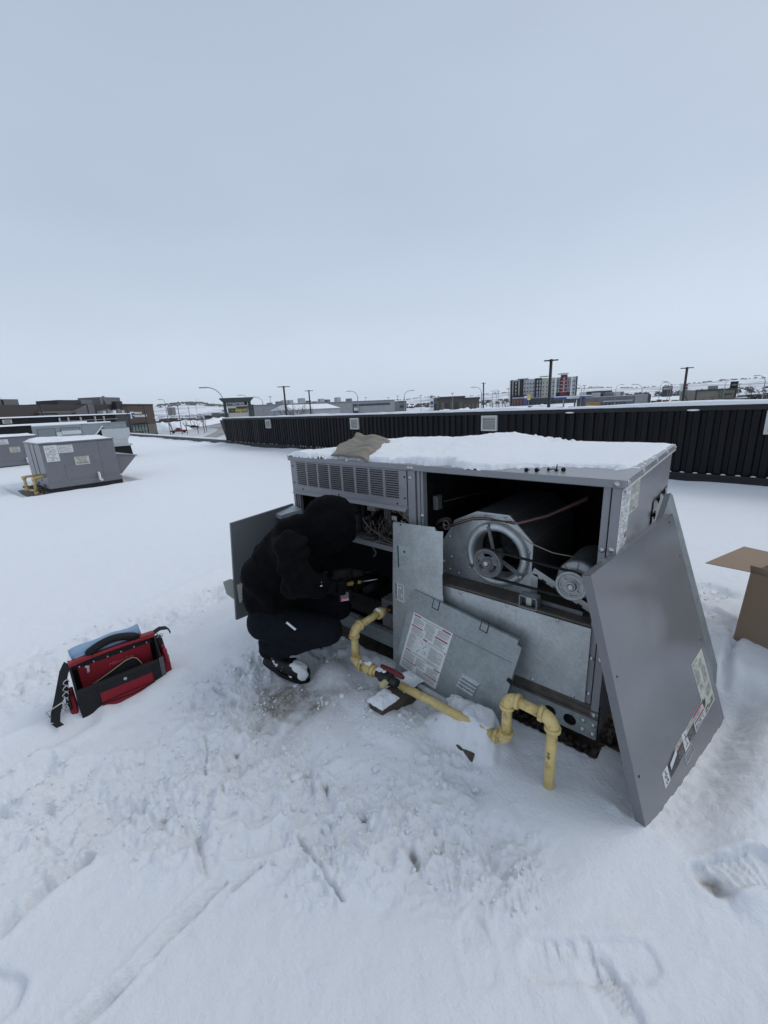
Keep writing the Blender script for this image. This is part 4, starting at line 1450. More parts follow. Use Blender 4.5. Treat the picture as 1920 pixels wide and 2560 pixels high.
pm = MB().box(-.007, .009, -.0012, -.0009, -.482, -.378, 0)
microprint(pm, (.016, -.0009, -.478), (0, 0, 1), (1, 0, 0), .10, .04, 5, rng, 1, .9, n=(0, -1, 0), lift=.0004)
pm.build('label_print', [M['greenprint'], M['print']], lb, local=True)
text_obj('lettering', 'INSTALLATION', .0135, M['white'], lb, (.006, -.0014, -.48), (0, 0, 1), (-1, 0, 0), .0001, world=False)
MB().cyl((.055, -.001, -.008), (.055, .0, -.008), .006, n=8).build('screw_hole', M['dark'], pc, local=True)

# tilted panel with the big white instruction label
D0 = np.array([1.13, -.052, .495])
du = np.array([1.753, -.071, .416]) - D0
DW = np.linalg.norm(du)
du /= DW
dn = np.array([.02, -.965, .235])
dn -= du * (dn @ du)
dn /= np.linalg.norm(dn)
dv = np.cross(du, dn)                      # down
pd_ = thing('burner_panel', 'tilted grey sheet metal panel with a large white and red instruction label', 'metal panel', D0, (du, dv, -dn))


def uvD(px, py):
    d = ray(px, py)
    P_ = CAM + d * (((D0 - CAM) @ dn) / (d @ dn))
    return float((P_ - D0) @ du), float((P_ - D0) @ dv)


kD = {k: uvD(*p) for k, p in dict(TL=(1037, 1474), TLb=(1027, 1486), TR=(1297, 1601), TRn=(1293, 1611), TR2=(1305, 1621), R=(1277, 1706), BR=(1245, 1800), BL=(988, 1668), BM=(1070, 1722), l1=(1035, 1530), l2=(1132, 1584), l3=(1088, 1723), l4=(998, 1661)).items()}
out_ = [kD['TL'], kD['TR'], kD['TRn'], kD['TR2'], kD['R'], (kD['BR'][0], kD['BR'][1] + .05), (kD['BL'][0] + .02, kD['BL'][1] + .08), kD['BL'], kD['TLb']]
b = MB().prism([(x, y, 0) for x, y in out_], (0, 0, .0022))
for (x1, y1), (x2, y2) in ((kD['TL'], kD['TR']), (kD['TLb'], kD['BL']), (kD['TR2'], kD['R'])):
    d = Vector((x2 - x1, y2 - y1, 0))
    nrm = Vector((-d.y, d.x, 0)).normalized()
    b.obox(Vector(((x1 + x2) / 2, (y1 + y2) / 2, .010)) + nrm * .001, d / 2, nrm * .001, (0, 0, .010))
b.build('sheet', M['galv2'], pd_, local=True)
# crease, edge slots, louvres
b = MB()
for px, py in ((1090, 1512), (1211, 1567)):
    x, y = uvD(px, py)
    b.box(x - .022, x - .019, y - .03, y + .022, -.0022, -.0002).box(x + .018, x + .022, y - .03, y + .026, -.0022, -.0002).box(x - .022, x + .022, y + .022, y + .025, -.0022, -.0002)
b.build('slot', M['dark'], pd_, local=True)
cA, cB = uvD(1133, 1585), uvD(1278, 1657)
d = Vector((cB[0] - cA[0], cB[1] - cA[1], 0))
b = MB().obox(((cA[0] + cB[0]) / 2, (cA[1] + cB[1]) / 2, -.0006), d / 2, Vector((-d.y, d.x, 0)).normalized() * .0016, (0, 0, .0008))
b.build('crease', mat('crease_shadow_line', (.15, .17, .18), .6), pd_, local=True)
lA, lB, lC = uvD(1157, 1687), uvD(1196, 1711), uvD(1145, 1712)
lx, ly = Vector((lB[0] - lA[0], lB[1] - lA[1], 0)), Vector((lC[0] - lA[0], lC[1] - lA[1], 0))
for k in range(4):
    c = Vector((lA[0], lA[1], 0)) + lx * .5 + ly * (.02 + .31 * k)
    e1, e2 = lx * .55, ly * .13
    b = MB()
    b.add([c - e1 - e2, c + e1 - e2, c + e1 * .95 + e2 * .5 + Vector((0, 0, -.016)), c - e1 * .95 + e2 * .5 + Vector((0, 0, -.016)), c - e1 + e2, c + e1 + e2], [(0, 3, 2, 1), (3, 4, 5, 2), (0, 4, 3), (1, 2, 5)])
    lo_ = b.build('louver', M['galv'], pd_, local=True)
    MB().add([c - e1 * .96 + e2 * .55 + Vector((0, 0, -.0135)), c + e1 * .96 + e2 * .55 + Vector((0, 0, -.0135)), c + e1 * .98 + e2 * 1.25 + Vector((0, 0, -.0006)), c - e1 * .98 + e2 * 1.25 + Vector((0, 0, -.0006))], [(0, 1, 2, 3)]).build('louver_gap_shade', M['dark'], lo_, local=True)  # dark quad in the slat opening, colouring in the shadow below it
x, y = uvD(1275, 1703)
MB().obox((x, y, -.001), (.014, .006, 0), (-.004, .009, 0), (0, 0, .003)).build('clip', M['dark'], pd_, local=True)
rng = random.Random(77)
l1, l2, l3, l4 = [Vector((*kD[k], -.0006)) for k in ('l1', 'l2', 'l3', 'l4')]
lab = MB().prism([l1, l2, l3, l4], (0, 0, .0004)).build('instruction_label', M['white'], pd_, local=True)
pm = MB()


def LP(s_, t_, z=-.0012):
    p = (l1 * (1 - s_) + l2 * s_) * (1 - t_) + (l4 * (1 - s_) + l3 * s_) * t_
    return Vector((p.x, p.y, z))


def lbox(s0, s1, t0, t1, mi, z=-.0012):
    pm.add([LP(s0, t0, z), LP(s1, t0, z), LP(s1, t1, z), LP(s0, t1, z)], [(0, 1, 2, 3)], mi)


def lrows(s0, s1, t0, t1, rows):
    h_ = (t1 - t0) / rows
    for r in range(rows):
        s_ = s0
        end = s0 + (s1 - s0) * (rng.uniform(.5, 1) if rng.random() < .3 else 1)
        while s_ < end - .005:
            w_ = min(rng.uniform(.015, .07), end - s_)
            lbox(s_, s_ + w_, t0 + h_ * (r + .2), t0 + h_ * (r + .72), 1)
            s_ += w_ + .008


for s0, s1, t0, t1 in ((.03, .22, .02, .042), (.76, .97, .02, .045), (.03, .33, .205, .225), (.65, .96, .185, .21), (.40, .51, .335, .36), (.955, .985, .36, .385), (.05, .19, .645, .665), (.04, .41, .835, .852), (.83, .985, .70, .72), (.62, .98, .868, .885)):
    lbox(s0, s1, t0, t1, 0)
for s0, s1, t0, t1, rows in ((.26, .74, .02, .05, 2), (.05, .32, .06, .19, 11), (.36, .62, .06, .17, 9), (.68, .95, .06, .165, 9), (.06, .38, .24, .33, 7), (.42, .62, .20, .31, 8), (.66, .93, .225, .33, 8), (.36, .62, .175, .20, 2), (.05, .24, .36, .62, 17), (.08, .38, .34, .355, 2), (.54, .93, .345, .37, 2),
                             (.62, .95, .40, .62, 15), (.62, .93, .64, .69, 4), (.22, .80, .64, .668, 2), (.05, .33, .68, .82, 11), (.38, .62, .69, .84, 11), (.68, .95, .73, .86, 10), (.05, .36, .865, .975, 9), (.44, .60, .865, .90, 3), (.45, .94, .90, .975, 6)):
    lrows(s0, s1, t0, t1, rows)
for t0, t1 in ((.385, .50), (.515, .62)):
    lbox(.28, .59, t0, t0 + .003, 1)
    lbox(.28, .283, t0, t1, 1)
    lbox(.587, .59, t0, t1, 1)
    for k in range(14):
        s_, t_ = rng.uniform(.30, .55), rng.uniform(t0 + .01, t1 - .02)
        lbox(s_, s_ + rng.uniform(.008, .03), t_, t_ + rng.uniform(.004, .016), 2 if rng.random() < .7 else 1)
pm.build('label_print', [M['redprint'], M['greyprint'], M['print']], lab, local=True)

# door standing open at the left end
pe = thing('access_door', 'grey access panel standing on edge behind the crouching person at the left end of the unit', 'metal panel', (0, -.006, .4))
b = MB()
b.prism([(-.002, -.008, .848), (-.002, -.505, .822), (-.002, -.565, .155), (-.002, -.008, .14)], (.0025, 0, 0))
b.prism([(-.002, -.008, .848), (-.002, -.505, .822), (-.018, -.505, .822), (-.018, -.008, .848)], (0, .0, .002))
b.prism([(-.002, -.505, .822), (-.002, -.565, .155), (-.018, -.565, .155), (-.018, -.505, .822)], (0, -.002, 0))
b.build('sheet', M['paintin'], pe)
b = MB().prism([(-.028, -.50, .41), (-.030, -.555, .445), (-.034, -.604, .440), (-.036, -.592, .348), (-.03, -.548, .29), (-.024, -.50, .29)], (.0015, .0005, 0))
b.box(-.006, .004, -.53, -.46, .27, .40)
b.build('end_bracket', mat('pale_bracket', (.5, .5, .46), .55, 0, .08, 8), pe)
b = MB().prism([(.003, -.17, .812), (.055, -.17, .806), (.10, -.012, .822), (.003, -.012, .842)], (0, 0, -.028))
b.build('top_bracket', M['galv'], pe, .001)

# ------------------------------------------------------------------ gas pipe
gp = thing('gas_pipe', 'yellow painted gas pipe running over timber blocks in front of the unit', 'gas pipe', (2.003, -.31, -.1))
PR = .0215
PYY = -.31


def fitting(pts, nm):
    MB().tube(pts, PR * 1.32, 14).build(nm, M['yellow'], gp)


def arc(c, a, b_, r, n=7):
    """quarter bend from direction a to direction b about corner point c"""
    c, a, b_ = Vector(c), Vector(a).normalized(), Vector(b_).normalized()
    o_ = c - a * r + b_ * r
    return [o_ - b_ * r * math.cos(math.pi / 2 * i / (n - 1)) + a * r * math.sin(math.pi / 2 * i / (n - 1)) for i in range(n)]


def elbow(c, a, b_, nm='elbow'):
    r = .042
    pts = arc(c, a, b_, r)
    m = MB().tube(pts, PR * 1.27, 14, caps=True)
    a, b_ = Vector(a).normalized(), Vector(b_).normalized()
    for p, d in ((pts[0], -a), (pts[-1], b_)):
        m.cyl(p - d * .004, p + d * .011, PR * 1.5, n=16)
    m.build(nm, M['yellow'], gp)


X1, ZT, ZL = 1.812, .283, .062
XV, ZV = .880, .28
def pipe(a, c, nm='pipe'):
    MB().cyl(a, c, PR, n=18).build(nm, M['yellow'], gp)


pipe((2.003, PYY, -.16), (2.003, PYY, .245))
elbow((2.003, PYY, ZT), (0, 0, 1), (-1, 0, 0))
pipe((1.965, PYY, ZT), (1.85, PYY, ZT + .006))
elbow((X1, PYY, ZT + .006), (-1, 0, 0), (0, 0, -1))
pipe((X1, PYY, .25), (X1, PYY, .10))
elbow((X1, PYY, ZL), (0, 0, -1), (-1, 0, 0))
pipe((1.775, PYY, ZL), (1.22, PYY, ZL))
pipe((1.05, PYY, ZL), (.93, PYY, ZL - .004))
elbow((XV, PYY, ZL - .006), (-1, 0, 0), (0, 0, 1))
pipe((XV, PYY, .09), (XV, PYY, .245))
elbow((XV, PYY, ZV), (0, 0, 1), (.02, 1, 0.06))
pipe((XV, PYY + .035, ZV), (.895, -.115, ZV + .015))
b = MB()
b.cyl((.975, PYY, ZL), (1.005, PYY, ZL), PR * 1.7, n=8, smooth=False).cyl((1.006, PYY, ZL), (1.03, PYY, ZL), PR * 1.5, n=16).cyl((.955, PYY, ZL), (.974, PYY, ZL), PR * 1.4, n=16)
b.build('union', M['yellow'], gp)
b = MB()
b.cyl((.895, -.125, ZV + .014), (.896, -.085, ZV + .016), PR * 1.55, n=16).cyl((.896, -.085, ZV + .016), (.897, -.06, ZV + .018), PR * 1.1, PR * .7, n=14)
b.build('reducer', M['yellow'], gp)
MB().cyl((.897, -.06, ZV + .018), (.893, -.035, ZV + .005), .012, n=6, smooth=False).build('nut', M['brass'], gp)
MB().tube([(.893, -.038, ZV + .006), (.888, .0, .268), (.884, .03, .262)], .009, 10).build('nipple', M['orange'], gp)
# shut-off valve with its red handle
b = MB()
b.cyl((1.045, PYY, ZL), (1.195, PYY, ZL), .024, n=10).cyl((1.075, PYY, ZL), (1.15, PYY, ZL), .034, .034, n=8, smooth=False).cyl((1.11, PYY, ZL), (1.11, PYY, ZL + .06), .014, n=10)
vb = b.build('valve_body', mat('black_valve', (.02, .02, .02), .6, 0, .4, 30, .002, 60), gp, .002)
b = MB().tube([(1.085, PYY - .002, ZL + .064), (1.13, PYY - .004, ZL + .067), (1.18, PYY - .008, ZL + .072), (1.235, PYY - .012, ZL + .070), (1.25, PYY - .013, ZL + .068)], [.010, .012, .014, .014, .009], 10)
b.build('handle', mat('red_handle_grip', (.14, .012, .016), .6, 0, .15, 20), vb)
b = MB().cyl((1.135, PYY - .02, ZL - .002), (1.135, PYY - .06, ZL - .004), .018, n=8, smooth=False).cyl((1.135, PYY - .061, ZL - .004), (1.135, PYY - .066, ZL - .004), .008, n=8)
b.build('test_plug', mat('pale_yellow_cap', (.62, .56, .3), .6), vb)
# faded pipe marking
b = MB()
for dz, wd in ((.10, .006), (.092, .003), (.082, .007), (.074, .003)):
    b.obox((2.003 - .002, PYY - PR - .0003, dz + .03), (wd, 0, 0), (0, .0004, 0), (0, 0, .0025))
b.build('pipe_marking', M['print'], gp)
# dark collar where the pipe goes into the roof
b = MB().lathe((2.003, PYY, -.10), (0, 0, 1), [(.055, 0), (.045, .012), (.03, .018), (.0225, .018)], 18)
b.build('flashing_collar', M['dark'], gp)

b = MB()
rng = random.Random(61)
for (x, y, z, n_, sp) in ((.893, -.12, .325, 5, .022), (.93, -.31, .083, 4, .02), (.885, -.315, .075, 3, .012), (1.06, -.31, .092, 5, .03), (.99, -.31, .098, 4, .02), (1.10, -.325, .115, 3, .015)):
    for k in range(n_):
        blob(b, (x + rng.uniform(-sp, sp), y + rng.uniform(-.008, .008), z + rng.uniform(-.004, .003)), rng.uniform(.008, .016), rng.uniform(.007, .012), rng.uniform(.005, .009))
o = b.build('snow_on_pipe', M['snow'], gp)
o['kind'] = 'stuff'

# timber blocks with snow on them
def snow_lump(pts, top, name, parent, seed, base=0.0, asym=1.0):
    """a lumpy snow cushion over a rectangle given by 4 ground corners"""
    n1, n2 = 26, 26
    p = [Vector((q[0], q[1], 0)) for q in pts]
    vs = []
    for i in range(n1):
        for j in range(n2):
            s_, t_ = i / (n1 - 1), j / (n2 - 1)
            q = (p[0] * (1 - s_) + p[1] * s_) * (1 - t_) + (p[3] * (1 - s_) + p[2] * s_) * t_
            e_ = min(s_, 1 - s_, t_, 1 - t_)
            a = np.array([q.x]); c = np.array([q.y])
            k = (1 - (1 - min(1, e_ / .40)) ** 2.6)
            z = base + (top * (asym + (1 - asym) * min(1, t_ * 3.0)) * (1 + .35 * float(fbm(a * 16, c * 16, 3, seed)[0])) + .006 * float(fbm(a * 60, c * 60, 2, seed + 3)[0])) * k
            jx = .008 * float(fbm(a * 30, c * 30, 2, seed + 5)[0]) * (1 if e_ < .05 else .3)
            vs.append((q.x + jx, q.y + jx, z))
    m = MB().add(vs, [(i * n2 + j, (i + 1) * n2 + j, (i + 1) * n2 + j + 1, i * n2 + j + 1) for i in range(n1 - 1) for j in range(n2 - 1)], 0, True)
    o = m.build(name, M['snow'], parent)
    if parent is not None:
        o['kind'] = 'stuff'
    return o


def block(lab, cx, y0, y1, zb, zt, ang, sl, seed, wide=.004):
    t = thing('timber_block', lab, 'timber block', (cx, (y0 + y1) / 2, zb))
    ca, sa = math.cos(ang), math.sin(ang)
    def tr(x, y):
        return (cx + x * ca - y * sa, (y0 + y1) / 2 + x * sa + y * ca)
    h = (y1 - y0) / 2
    m = MB()
    c4 = [tr(-.052, -h), tr(.052, -h), tr(.052, h), tr(-.052, h)]
    m.prism([(x, y, zb) for x, y in c4], (0, 0, zt - zb))
    m.build('timber', M['wood'], t, .004)
    for (a, b_, tp, sd_) in sl:
        snow_lump([tr(-.052 - wide, a), tr(.054 + wide * .3, a), tr(.054 + wide * .3, b_), tr(-.052 - wide, b_)], tp, 'snow_on_top', t, sd_, zt - .002, 1.0 if tp < .1 else .42)
    return t


block('dark timber block under the red handled valve, snow on both its ends', 1.195, -.475, -.17, -.07, .028, R(-6), ((-.158, -.03, .03, 3), (.02, .16, .05, 5)), 1)
block('dark timber block half buried in snow beside the pipe bend, one black corner showing', 1.658, -.392, -.17, -.105, -.026, R(-7), (), 2)
# lath under the tilted panel, lumps of snow
t = MB().obox((1.30, -.205, .012), (.20, -.01, -.005), (0, .012, 0), (0, 0, .007)).build('wood_lath', mat('snowy_lath', (.42, .43, .44), .8, 0, .3, 12))
tag(t, 'thin pale strip lying on the snow under the tilted panel', 'strip')
for k, (x, y, s_) in enumerate(((1.54, -.20, .075), (1.64, -.195, .065), (1.48, -.185, .05))):
    b = MB()
    q = Quaternion((.9, .2 * k, .3, .1)).normalized()
    me = bmesh.new()
    bmesh.ops.create_icosphere(me, subdivisions=4, radius=1)
    vs = []
    for v in me.verts:
        n_ = float(fbm(np.array([v.co.x * 1.6 + k * 7 + v.co.z]), np.array([v.co.y * 1.6 - v.co.z]), 4, 44)[0])
        p = q @ (v.co * (1 + .45 * n_))
        vs.append((x + p.x * s_ * 1.15, y + p.y * s_ * .8, .0 + p.z * s_ * .75))
    fs = [tuple(v.index for v in f.verts) for f in me.faces]
    me.free()
    o = MB().add(vs, fs, 0, True).build('snow_lump', M['snow'])
    tag(o, ['broken lump of snow against the foot of the tilted panel', 'lump of snow against the tilted panel beside the upright yellow pipe', 'smaller snow lump at the end of the pale strip'][k], 'snow lump')


# ------------------------------------------------------------------ the crouching person
def capsule(mb, a, b, ra, rb, n=14, k=5):
    a, b = Vector(a), Vector(b)
    d = b - a
    L_ = max(d.length, 1e-6)
    d = d / L_ if d.length > 1e-6 else Vector((0, 0, 1))
    prof = [(max(1e-4, ra * math.sin(math.pi / 2 * i / k)), -ra * math.cos(math.pi / 2 * i / k)) for i in range(k + 1)]
    prof += [(max(1e-4, rb * math.cos(math.pi / 2 * i / k)), L_ + rb * math.sin(math.pi / 2 * i / k)) for i in range(k + 1)]
    mb.lathe(a, d, prof, n)


def remesh(mb, name, m, parent, voxel, smooth=6, disp=None):
    me = mb.mesh(name + '_src', [m])
    o = bpy.data.objects.new(name + '_src', me)
    col.objects.link(o)
    md = o.modifiers.new('r', 'REMESH')
    md.mode = 'VOXEL'
    md.voxel_size = voxel
    s_ = o.modifiers.new('s', 'SMOOTH')
    s_.iterations = smooth
    s_.factor = .6
    dg = bpy.context.evaluated_depsgraph_get()
    r = bpy.data.meshes.new_from_object(o.evaluated_get(dg))
    bpy.data.objects.remove(o)
    n = len(r.vertices)
    co = np.empty(n * 3)
    r.vertices.foreach_get('co', co)
    co = co.reshape(-1, 3)
    if disp is not None:
        no = np.empty(n * 3)
        r.vertices.foreach_get('normal', no)
        co = co + no.reshape(-1, 3) * disp(co)[:, None]
    if parent is not None:
        root = parent
        while root.parent:
            root = root.parent
        co = co - np.array(root.location)[None]
    r.vertices.foreach_set('co', co.ravel())
    r.polygons.foreach_set('use_smooth', np.ones(len(r.polygons), dtype=bool))
    r.materials.clear()
    r.materials.append(m)
    r.update()
    r.name = name
    ob = bpy.data.objects.new(name, r)
    col.objects.link(ob)
    ob.parent = parent
    return ob


NF = np.array([-.667, .745, 0])        # away from the camera
NR = np.array([.745, .667, 0])         # image right; the way the person faces
person = thing('person', 'person in black hooded sweatshirt and dark jeans crouching at the open unit with a drill', 'person', (.42, -.47, -.09))
J = dict(pelvis=(.385, -.52, .30), waist=(.395, -.515, .43), mid=(.405, -.505, .56), upper=(.475, -.44, .695), chest=(.535, -.385, .69), neck=(.61, -.32, .82), head=(.69, -.25, .885), face=(.735, -.21, .86),
         rsh=(.655, -.52, .795), rel=(.715, -.545, .60), rwr=(.80, -.425, .575), rha=(.855, -.36, .555), lsh=(.42, -.24, .72), lel=(.53, -.10, .52), lwr=(.70, -.12, .47), lha=(.765, -.15, .475),
         rhip=(.44, -.60, .31), rkn=(.765, -.40, .27), rank=(.435, -.595, .125), lhip=(.30, -.45, .27), lkn=(.60, -.16, .27), lank=(.29, -.34, .05))
# body in its jeans: pelvis, both folded legs, trunk, neck and head as one surface
b = MB()
capsule(b, J['pelvis'], J['waist'], .135, .13)
capsule(b, J['waist'], J['upper'], .125, .12)
capsule(b, J['upper'], J['chest'], .12, .11)
capsule(b, J['chest'], J['neck'], .09, .055)
capsule(b, J['neck'], J['head'], .055, .06)
blob(b, J['head'], .105, .078, .092, (.6, .55, -.25))
capsule(b, (.755, -.19, .85), (.768, -.18, .835), .016, .014)            # nose
blob(b, (.74, -.205, .80), .035, .035, .03)                                # chin
for h, k, a_ in (('rhip', 'rkn', 'rank'), ('lhip', 'lkn', 'lank')):
    capsule(b, J[h], J[k], .115, .082)
    kn, an_ = Vector(J[k]), Vector(J[a_])
    capsule(b, kn - Vector((0, 0, .01)), kn.lerp(an_, .35), .078, .078)
    capsule(b, kn.lerp(an_, .35), kn.lerp(an_, .85), .084, .074)
    capsule(b, kn.lerp(an_, .8) + Vector((0, 0, .03)), an_ + Vector((0, 0, .035)), .078, .070)
    capsule(b, kn.lerp(an_, .85), an_, .066, .062)
for s_, e_, w_ in (('rsh', 'rel', 'rwr'), ('lsh', 'lel', 'lwr')):
    capsule(b, J[s_], J[e_], .06, .048)
    capsule(b, J[e_], J[w_], .048, .034)


def folds_j(co):
    x, y, z = co.T
    s_ = (x * NR[0] + y * NR[1])
    f = .007 * np.sin(60 * z + 22 * s_ + 6 * fbm(s_ * 6, z * 6, 2, 5)) * sstep(.24, .08, z)
    f = f + .006 * fbm(s_ * 14, z * 18, 3, 9) + .004 * np.sin(45 * s_ + 30 * z) * sstep(.12, .3, z) * sstep(.4, .3, z) * fbm(s_ * 5, z * 5, 2, 14)
    return f * sstep(.6, .45, z)


body = remesh(b, 'body', M['jeans'], person, .012, 5, folds_j)
body['label'] = 'dark blue jeans, knees folded'
# hooded sweatshirt
b = MB()
capsule(b, (.40, -.515, .395), J['waist'], .150, .168)
capsule(b, J['waist'], J['mid'], .168, .172)
capsule(b, J['mid'], J['upper'], .172, .165)
capsule(b, J['upper'], J['chest'], .165, .15)
capsule(b, J['upper'], J['neck'], .15, .10)
for q in (0, .5, 1):
    p = Vector(J['rsh']).lerp(Vector(J['lsh']), q)
    capsule(b, p.lerp(Vector(J['upper']), .25), p.lerp(Vector(J['upper']), .5), .10, .12)
capsule(b, J['neck'], J['head'], .105, .125)
hp, fp = Vector(J['head']), Vector(J['face'])
blob(b, hp + Vector((.0, -.0, .025)), .140, .106, .128, (.62, .55, -.34))
capsule(b, (.60, -.33, .87), (.66, -.275, .935), .072, .092)
capsule(b, (.772, -.195, .912), (.755, -.19, .80), .050, .045)
capsule(b, (.70, -.24, .985), (.765, -.198, .925), .052, .048)
capsule(b, (.52, -.42, .80), (.60, -.345, .845), .12, .095)
capsule(b, (.70, -.23, .77), (.62, -.30, .74), .07, .09)
for s_, e_, w_ in (('rsh', 'rel', 'rwr'), ('lsh', 'lel', 'lwr')):
    S_, E_, W_ = Vector(J[s_]), Vector(J[e_]), Vector(J[w_])
    capsule(b, S_, S_.lerp(E_, .6), .098, .084)
    capsule(b, S_.lerp(E_, .6), E_, .084, .074)
    capsule(b, E_, E_.lerp(W_, .55), .076, .068)
    capsule(b, E_.lerp(W_, .55), W_, .068, .050)


def folds_h(co):
    x, y, z = co.T
    s_ = (x * NR[0] + y * NR[1])
    n_ = (x * NF[0] + y * NF[1])
    el = np.exp(-(((x - J['rel'][0]) ** 2 + (y - J['rel'][1]) ** 2 + (z - J['rel'][2]) ** 2) / .012))
    sh = np.exp(-(((x - J['rsh'][0]) ** 2 + (y - J['rsh'][1]) ** 2 + (z - J['rsh'][2] + .02) ** 2) / .022))
    f = .015 * np.sin(52 * (z + .7 * s_) + 5 * fbm(s_ * 5, z * 5, 2, 31)) * el
    f = f + .015 * np.sin(58 * (z - .35 * s_) + 5 * fbm(s_ * 4, z * 6, 2, 32)) * sh
    f = f + .012 * fbm(s_ * 7 + 3, z * 7 + n_ * 4, 3, 33)
    # diagonal drag folds on the back and ribbed hem
    f = f + .013 * np.sin(32 * (z + 1.1 * s_) + 4 * fbm(s_ * 3, z * 3, 2, 35)) * sstep(.75, .5, z) * sstep(.3, .42, z) * (.5 + fbm(s_ * 4, z * 4, 2, 36))
    f = f + .010 * np.exp(-((z - .34 - .1 * (s_ - .0)) / .02) ** 2)
    hood = np.exp(-(((x - hp.x) ** 2 + (y - hp.y) ** 2 + (z - hp.z) ** 2) / .03))
    f = f + .008 * np.sin(30 * (s_ * .8 - z * .7)) * hood * .8
    # sleeve and hood creases
    rid = 1 - np.abs(fbm(s_ * 9 + 2 * z, z * 11 - n_ * 5, 3, 38)) * 2
    f = f + .009 * np.clip(rid, 0, 1) ** 2 - .003
    return f


sweat = remesh(b, 'hooded_sweatshirt', M['hoodie'], person, .011, 5, folds_h)
b = MB().tube([Vector((.615, -.405, .775)) + Vector((.02 * math.sin(t), -.012 * math.cos(t * 1.3), .0)) * .3 + Vector((NR[0], NR[1], 0)) * (.012 * t) + Vector((0, 0, .016 * t)) for t in range(7)], .006, 8)
# cuff strip
c = Vector((.798, -.492, .612))
MB().obox(c, Vector((.026, .023, -.008)), Vector((-.004, .003, .010)), Vector((-.002, -.002, .0))).build('reflective_strip', M['reflect'], sweat)
c = Vector((.655, -.575, .345))
MB().obox(c, Vector((.017, .015, -.024)), Vector((.003, .003, .0035)), Vector((-.002, .002, .0))).build('reflective_strip', M['reflect'], body)
c = Vector((.405, -.655, .275))
MB().obox(c, Vector((.010, .009, 0)), Vector((-.001, .001, .018)), Vector((-.003, -.002, 0))).build('orange_tab', M['orange'], body, .001)
b = MB().obox((.44, -.64, .335), Vector((.05, .045, 0)), (0, 0, .012), Vector((-.002, .002, 0)))


# boots
def boot(heel, toe, nm):
    heel, toe = Vector(heel), Vector(toe)
    d = (toe - heel).normalized()
    s_ = Vector((-d.y, d.x, 0)).normalized()
    up_ = d.cross(s_)
    if up_.z < 0:
        up_ = -up_
    L_ = (toe - heel).length
    b = MB()
    capsule(b, heel + d * .045 + up_ * .05, heel + d * .075 + Vector((0, 0, .17)), .047, .062)
    capsule(b, heel + d * .045 + up_ * .042, toe - d * .11 + up_ * .046, .046, .050)
    capsule(b, toe - d * .12 + up_ * .054, toe - d * .052 + up_ * .042, .055, .047)
    o = remesh(b, 'boot', M['boot'], person, .008, 4, lambda co: .003 * fbm(co[:, 0] * 30, co[:, 2] * 30 + co[:, 1] * 20, 3, 3))
    m = MB()
    out_ = []
    for k in range(26):
        t = 2 * math.pi * k / 26
        q = math.cos(t)
        w_ = .050 if q > -.2 else .040
        out_.append(heel + d * (L_ / 2 + L_ * .51 * q) + s_ * (w_ * math.sin(t)) - up_ * .012)
    m.prism(out_, up_ * .026)
    m.build('sole', M['dark'], o)
    return o


bt = boot((.352, -.605, .012), (.628, -.478, -.092), 'boot')
boot((.17, -.30, -.085), (.43, -.215, -.09), 'boot')
b = MB()
blob(b, (.582, -.508, .012), .060, .046, .034, (.88, .40, -.42))
blob(b, (.612, -.505, -.03), .035, .04, .03, (.88, .40, -.42))
sn = remesh(b, 'snow_on_boot', M['snow'], bt, .006, 2, lambda co: .008 * fbm(co[:, 0] * 40, co[:, 1] * 40 + co[:, 2] * 30, 3, 6))
sn['kind'] = 'stuff'
b = MB()
rng = random.Random(4)
for k in range(22):
    t = k / 21
    blob(b, (.365 + .20 * t, -.640 + .092 * t + rng.uniform(-.004, .004), .045 - .085 * t + rng.uniform(-.02, .03) + .05 * (1 - t)), rng.uniform(.008, .016), .007, rng.uniform(.006, .012))
o = remesh(b, 'snow_on_heel', M['snow'], bt, .004, 1)
o['kind'] = 'stuff'


# hands: palm, four fingers and a thumb closing on what they hold
def hand(nm, wrist, palm, grip_axis, across, curl):
    wrist, palm = Vector(wrist), Vector(palm)
    g = Vector(grip_axis).normalized()
    a = Vector(across).normalized()
    b = MB()
    capsule(b, wrist, palm, .030, .036)
    fw = (palm - wrist).normalized()
    for i, (ln, off) in enumerate(((.9, -.032), (1.0, -.011), (.96, .010), (.78, .030))):
        p0 = palm + g * off + fw * .012
        p1 = p0 + fw * (.034 * ln) + a * .012
        p2 = p1 + fw * (.010 * ln) + a * (.034 * ln)
        p3 = p2 - fw * (.028 * ln) + a * (.010 * ln)
        capsule(b, p0, p1, .0115, .0105, 10, 4)
        capsule(b, p1, p2, .0105, .0095, 10, 4)
        capsule(b, p2, p3, .0095, .0085, 10, 4)
    t0 = wrist + fw * .02 - g * .025 + a * .01
    t1 = t0 + fw * .035 - g * .012 + a * .022
    t2 = t1 + fw * .026 + a * .020 + g * .006
    capsule(b, t0, t1, .014, .012, 10, 4)
    capsule(b, t1, t2, .012, .010, 10, 4)
    return remesh(b, nm, M['glove'], person, .005, 2)


hand('gloved_hand', (.80, -.425, .575), (.838, -.385, .572), (0, 0, 1), (.667, -.745, 0), 1)
hand('gloved_hand', (.70, -.12, .47), (.745, -.14, .475), (0, 0, 1), (.4, -.9, 0), 1)
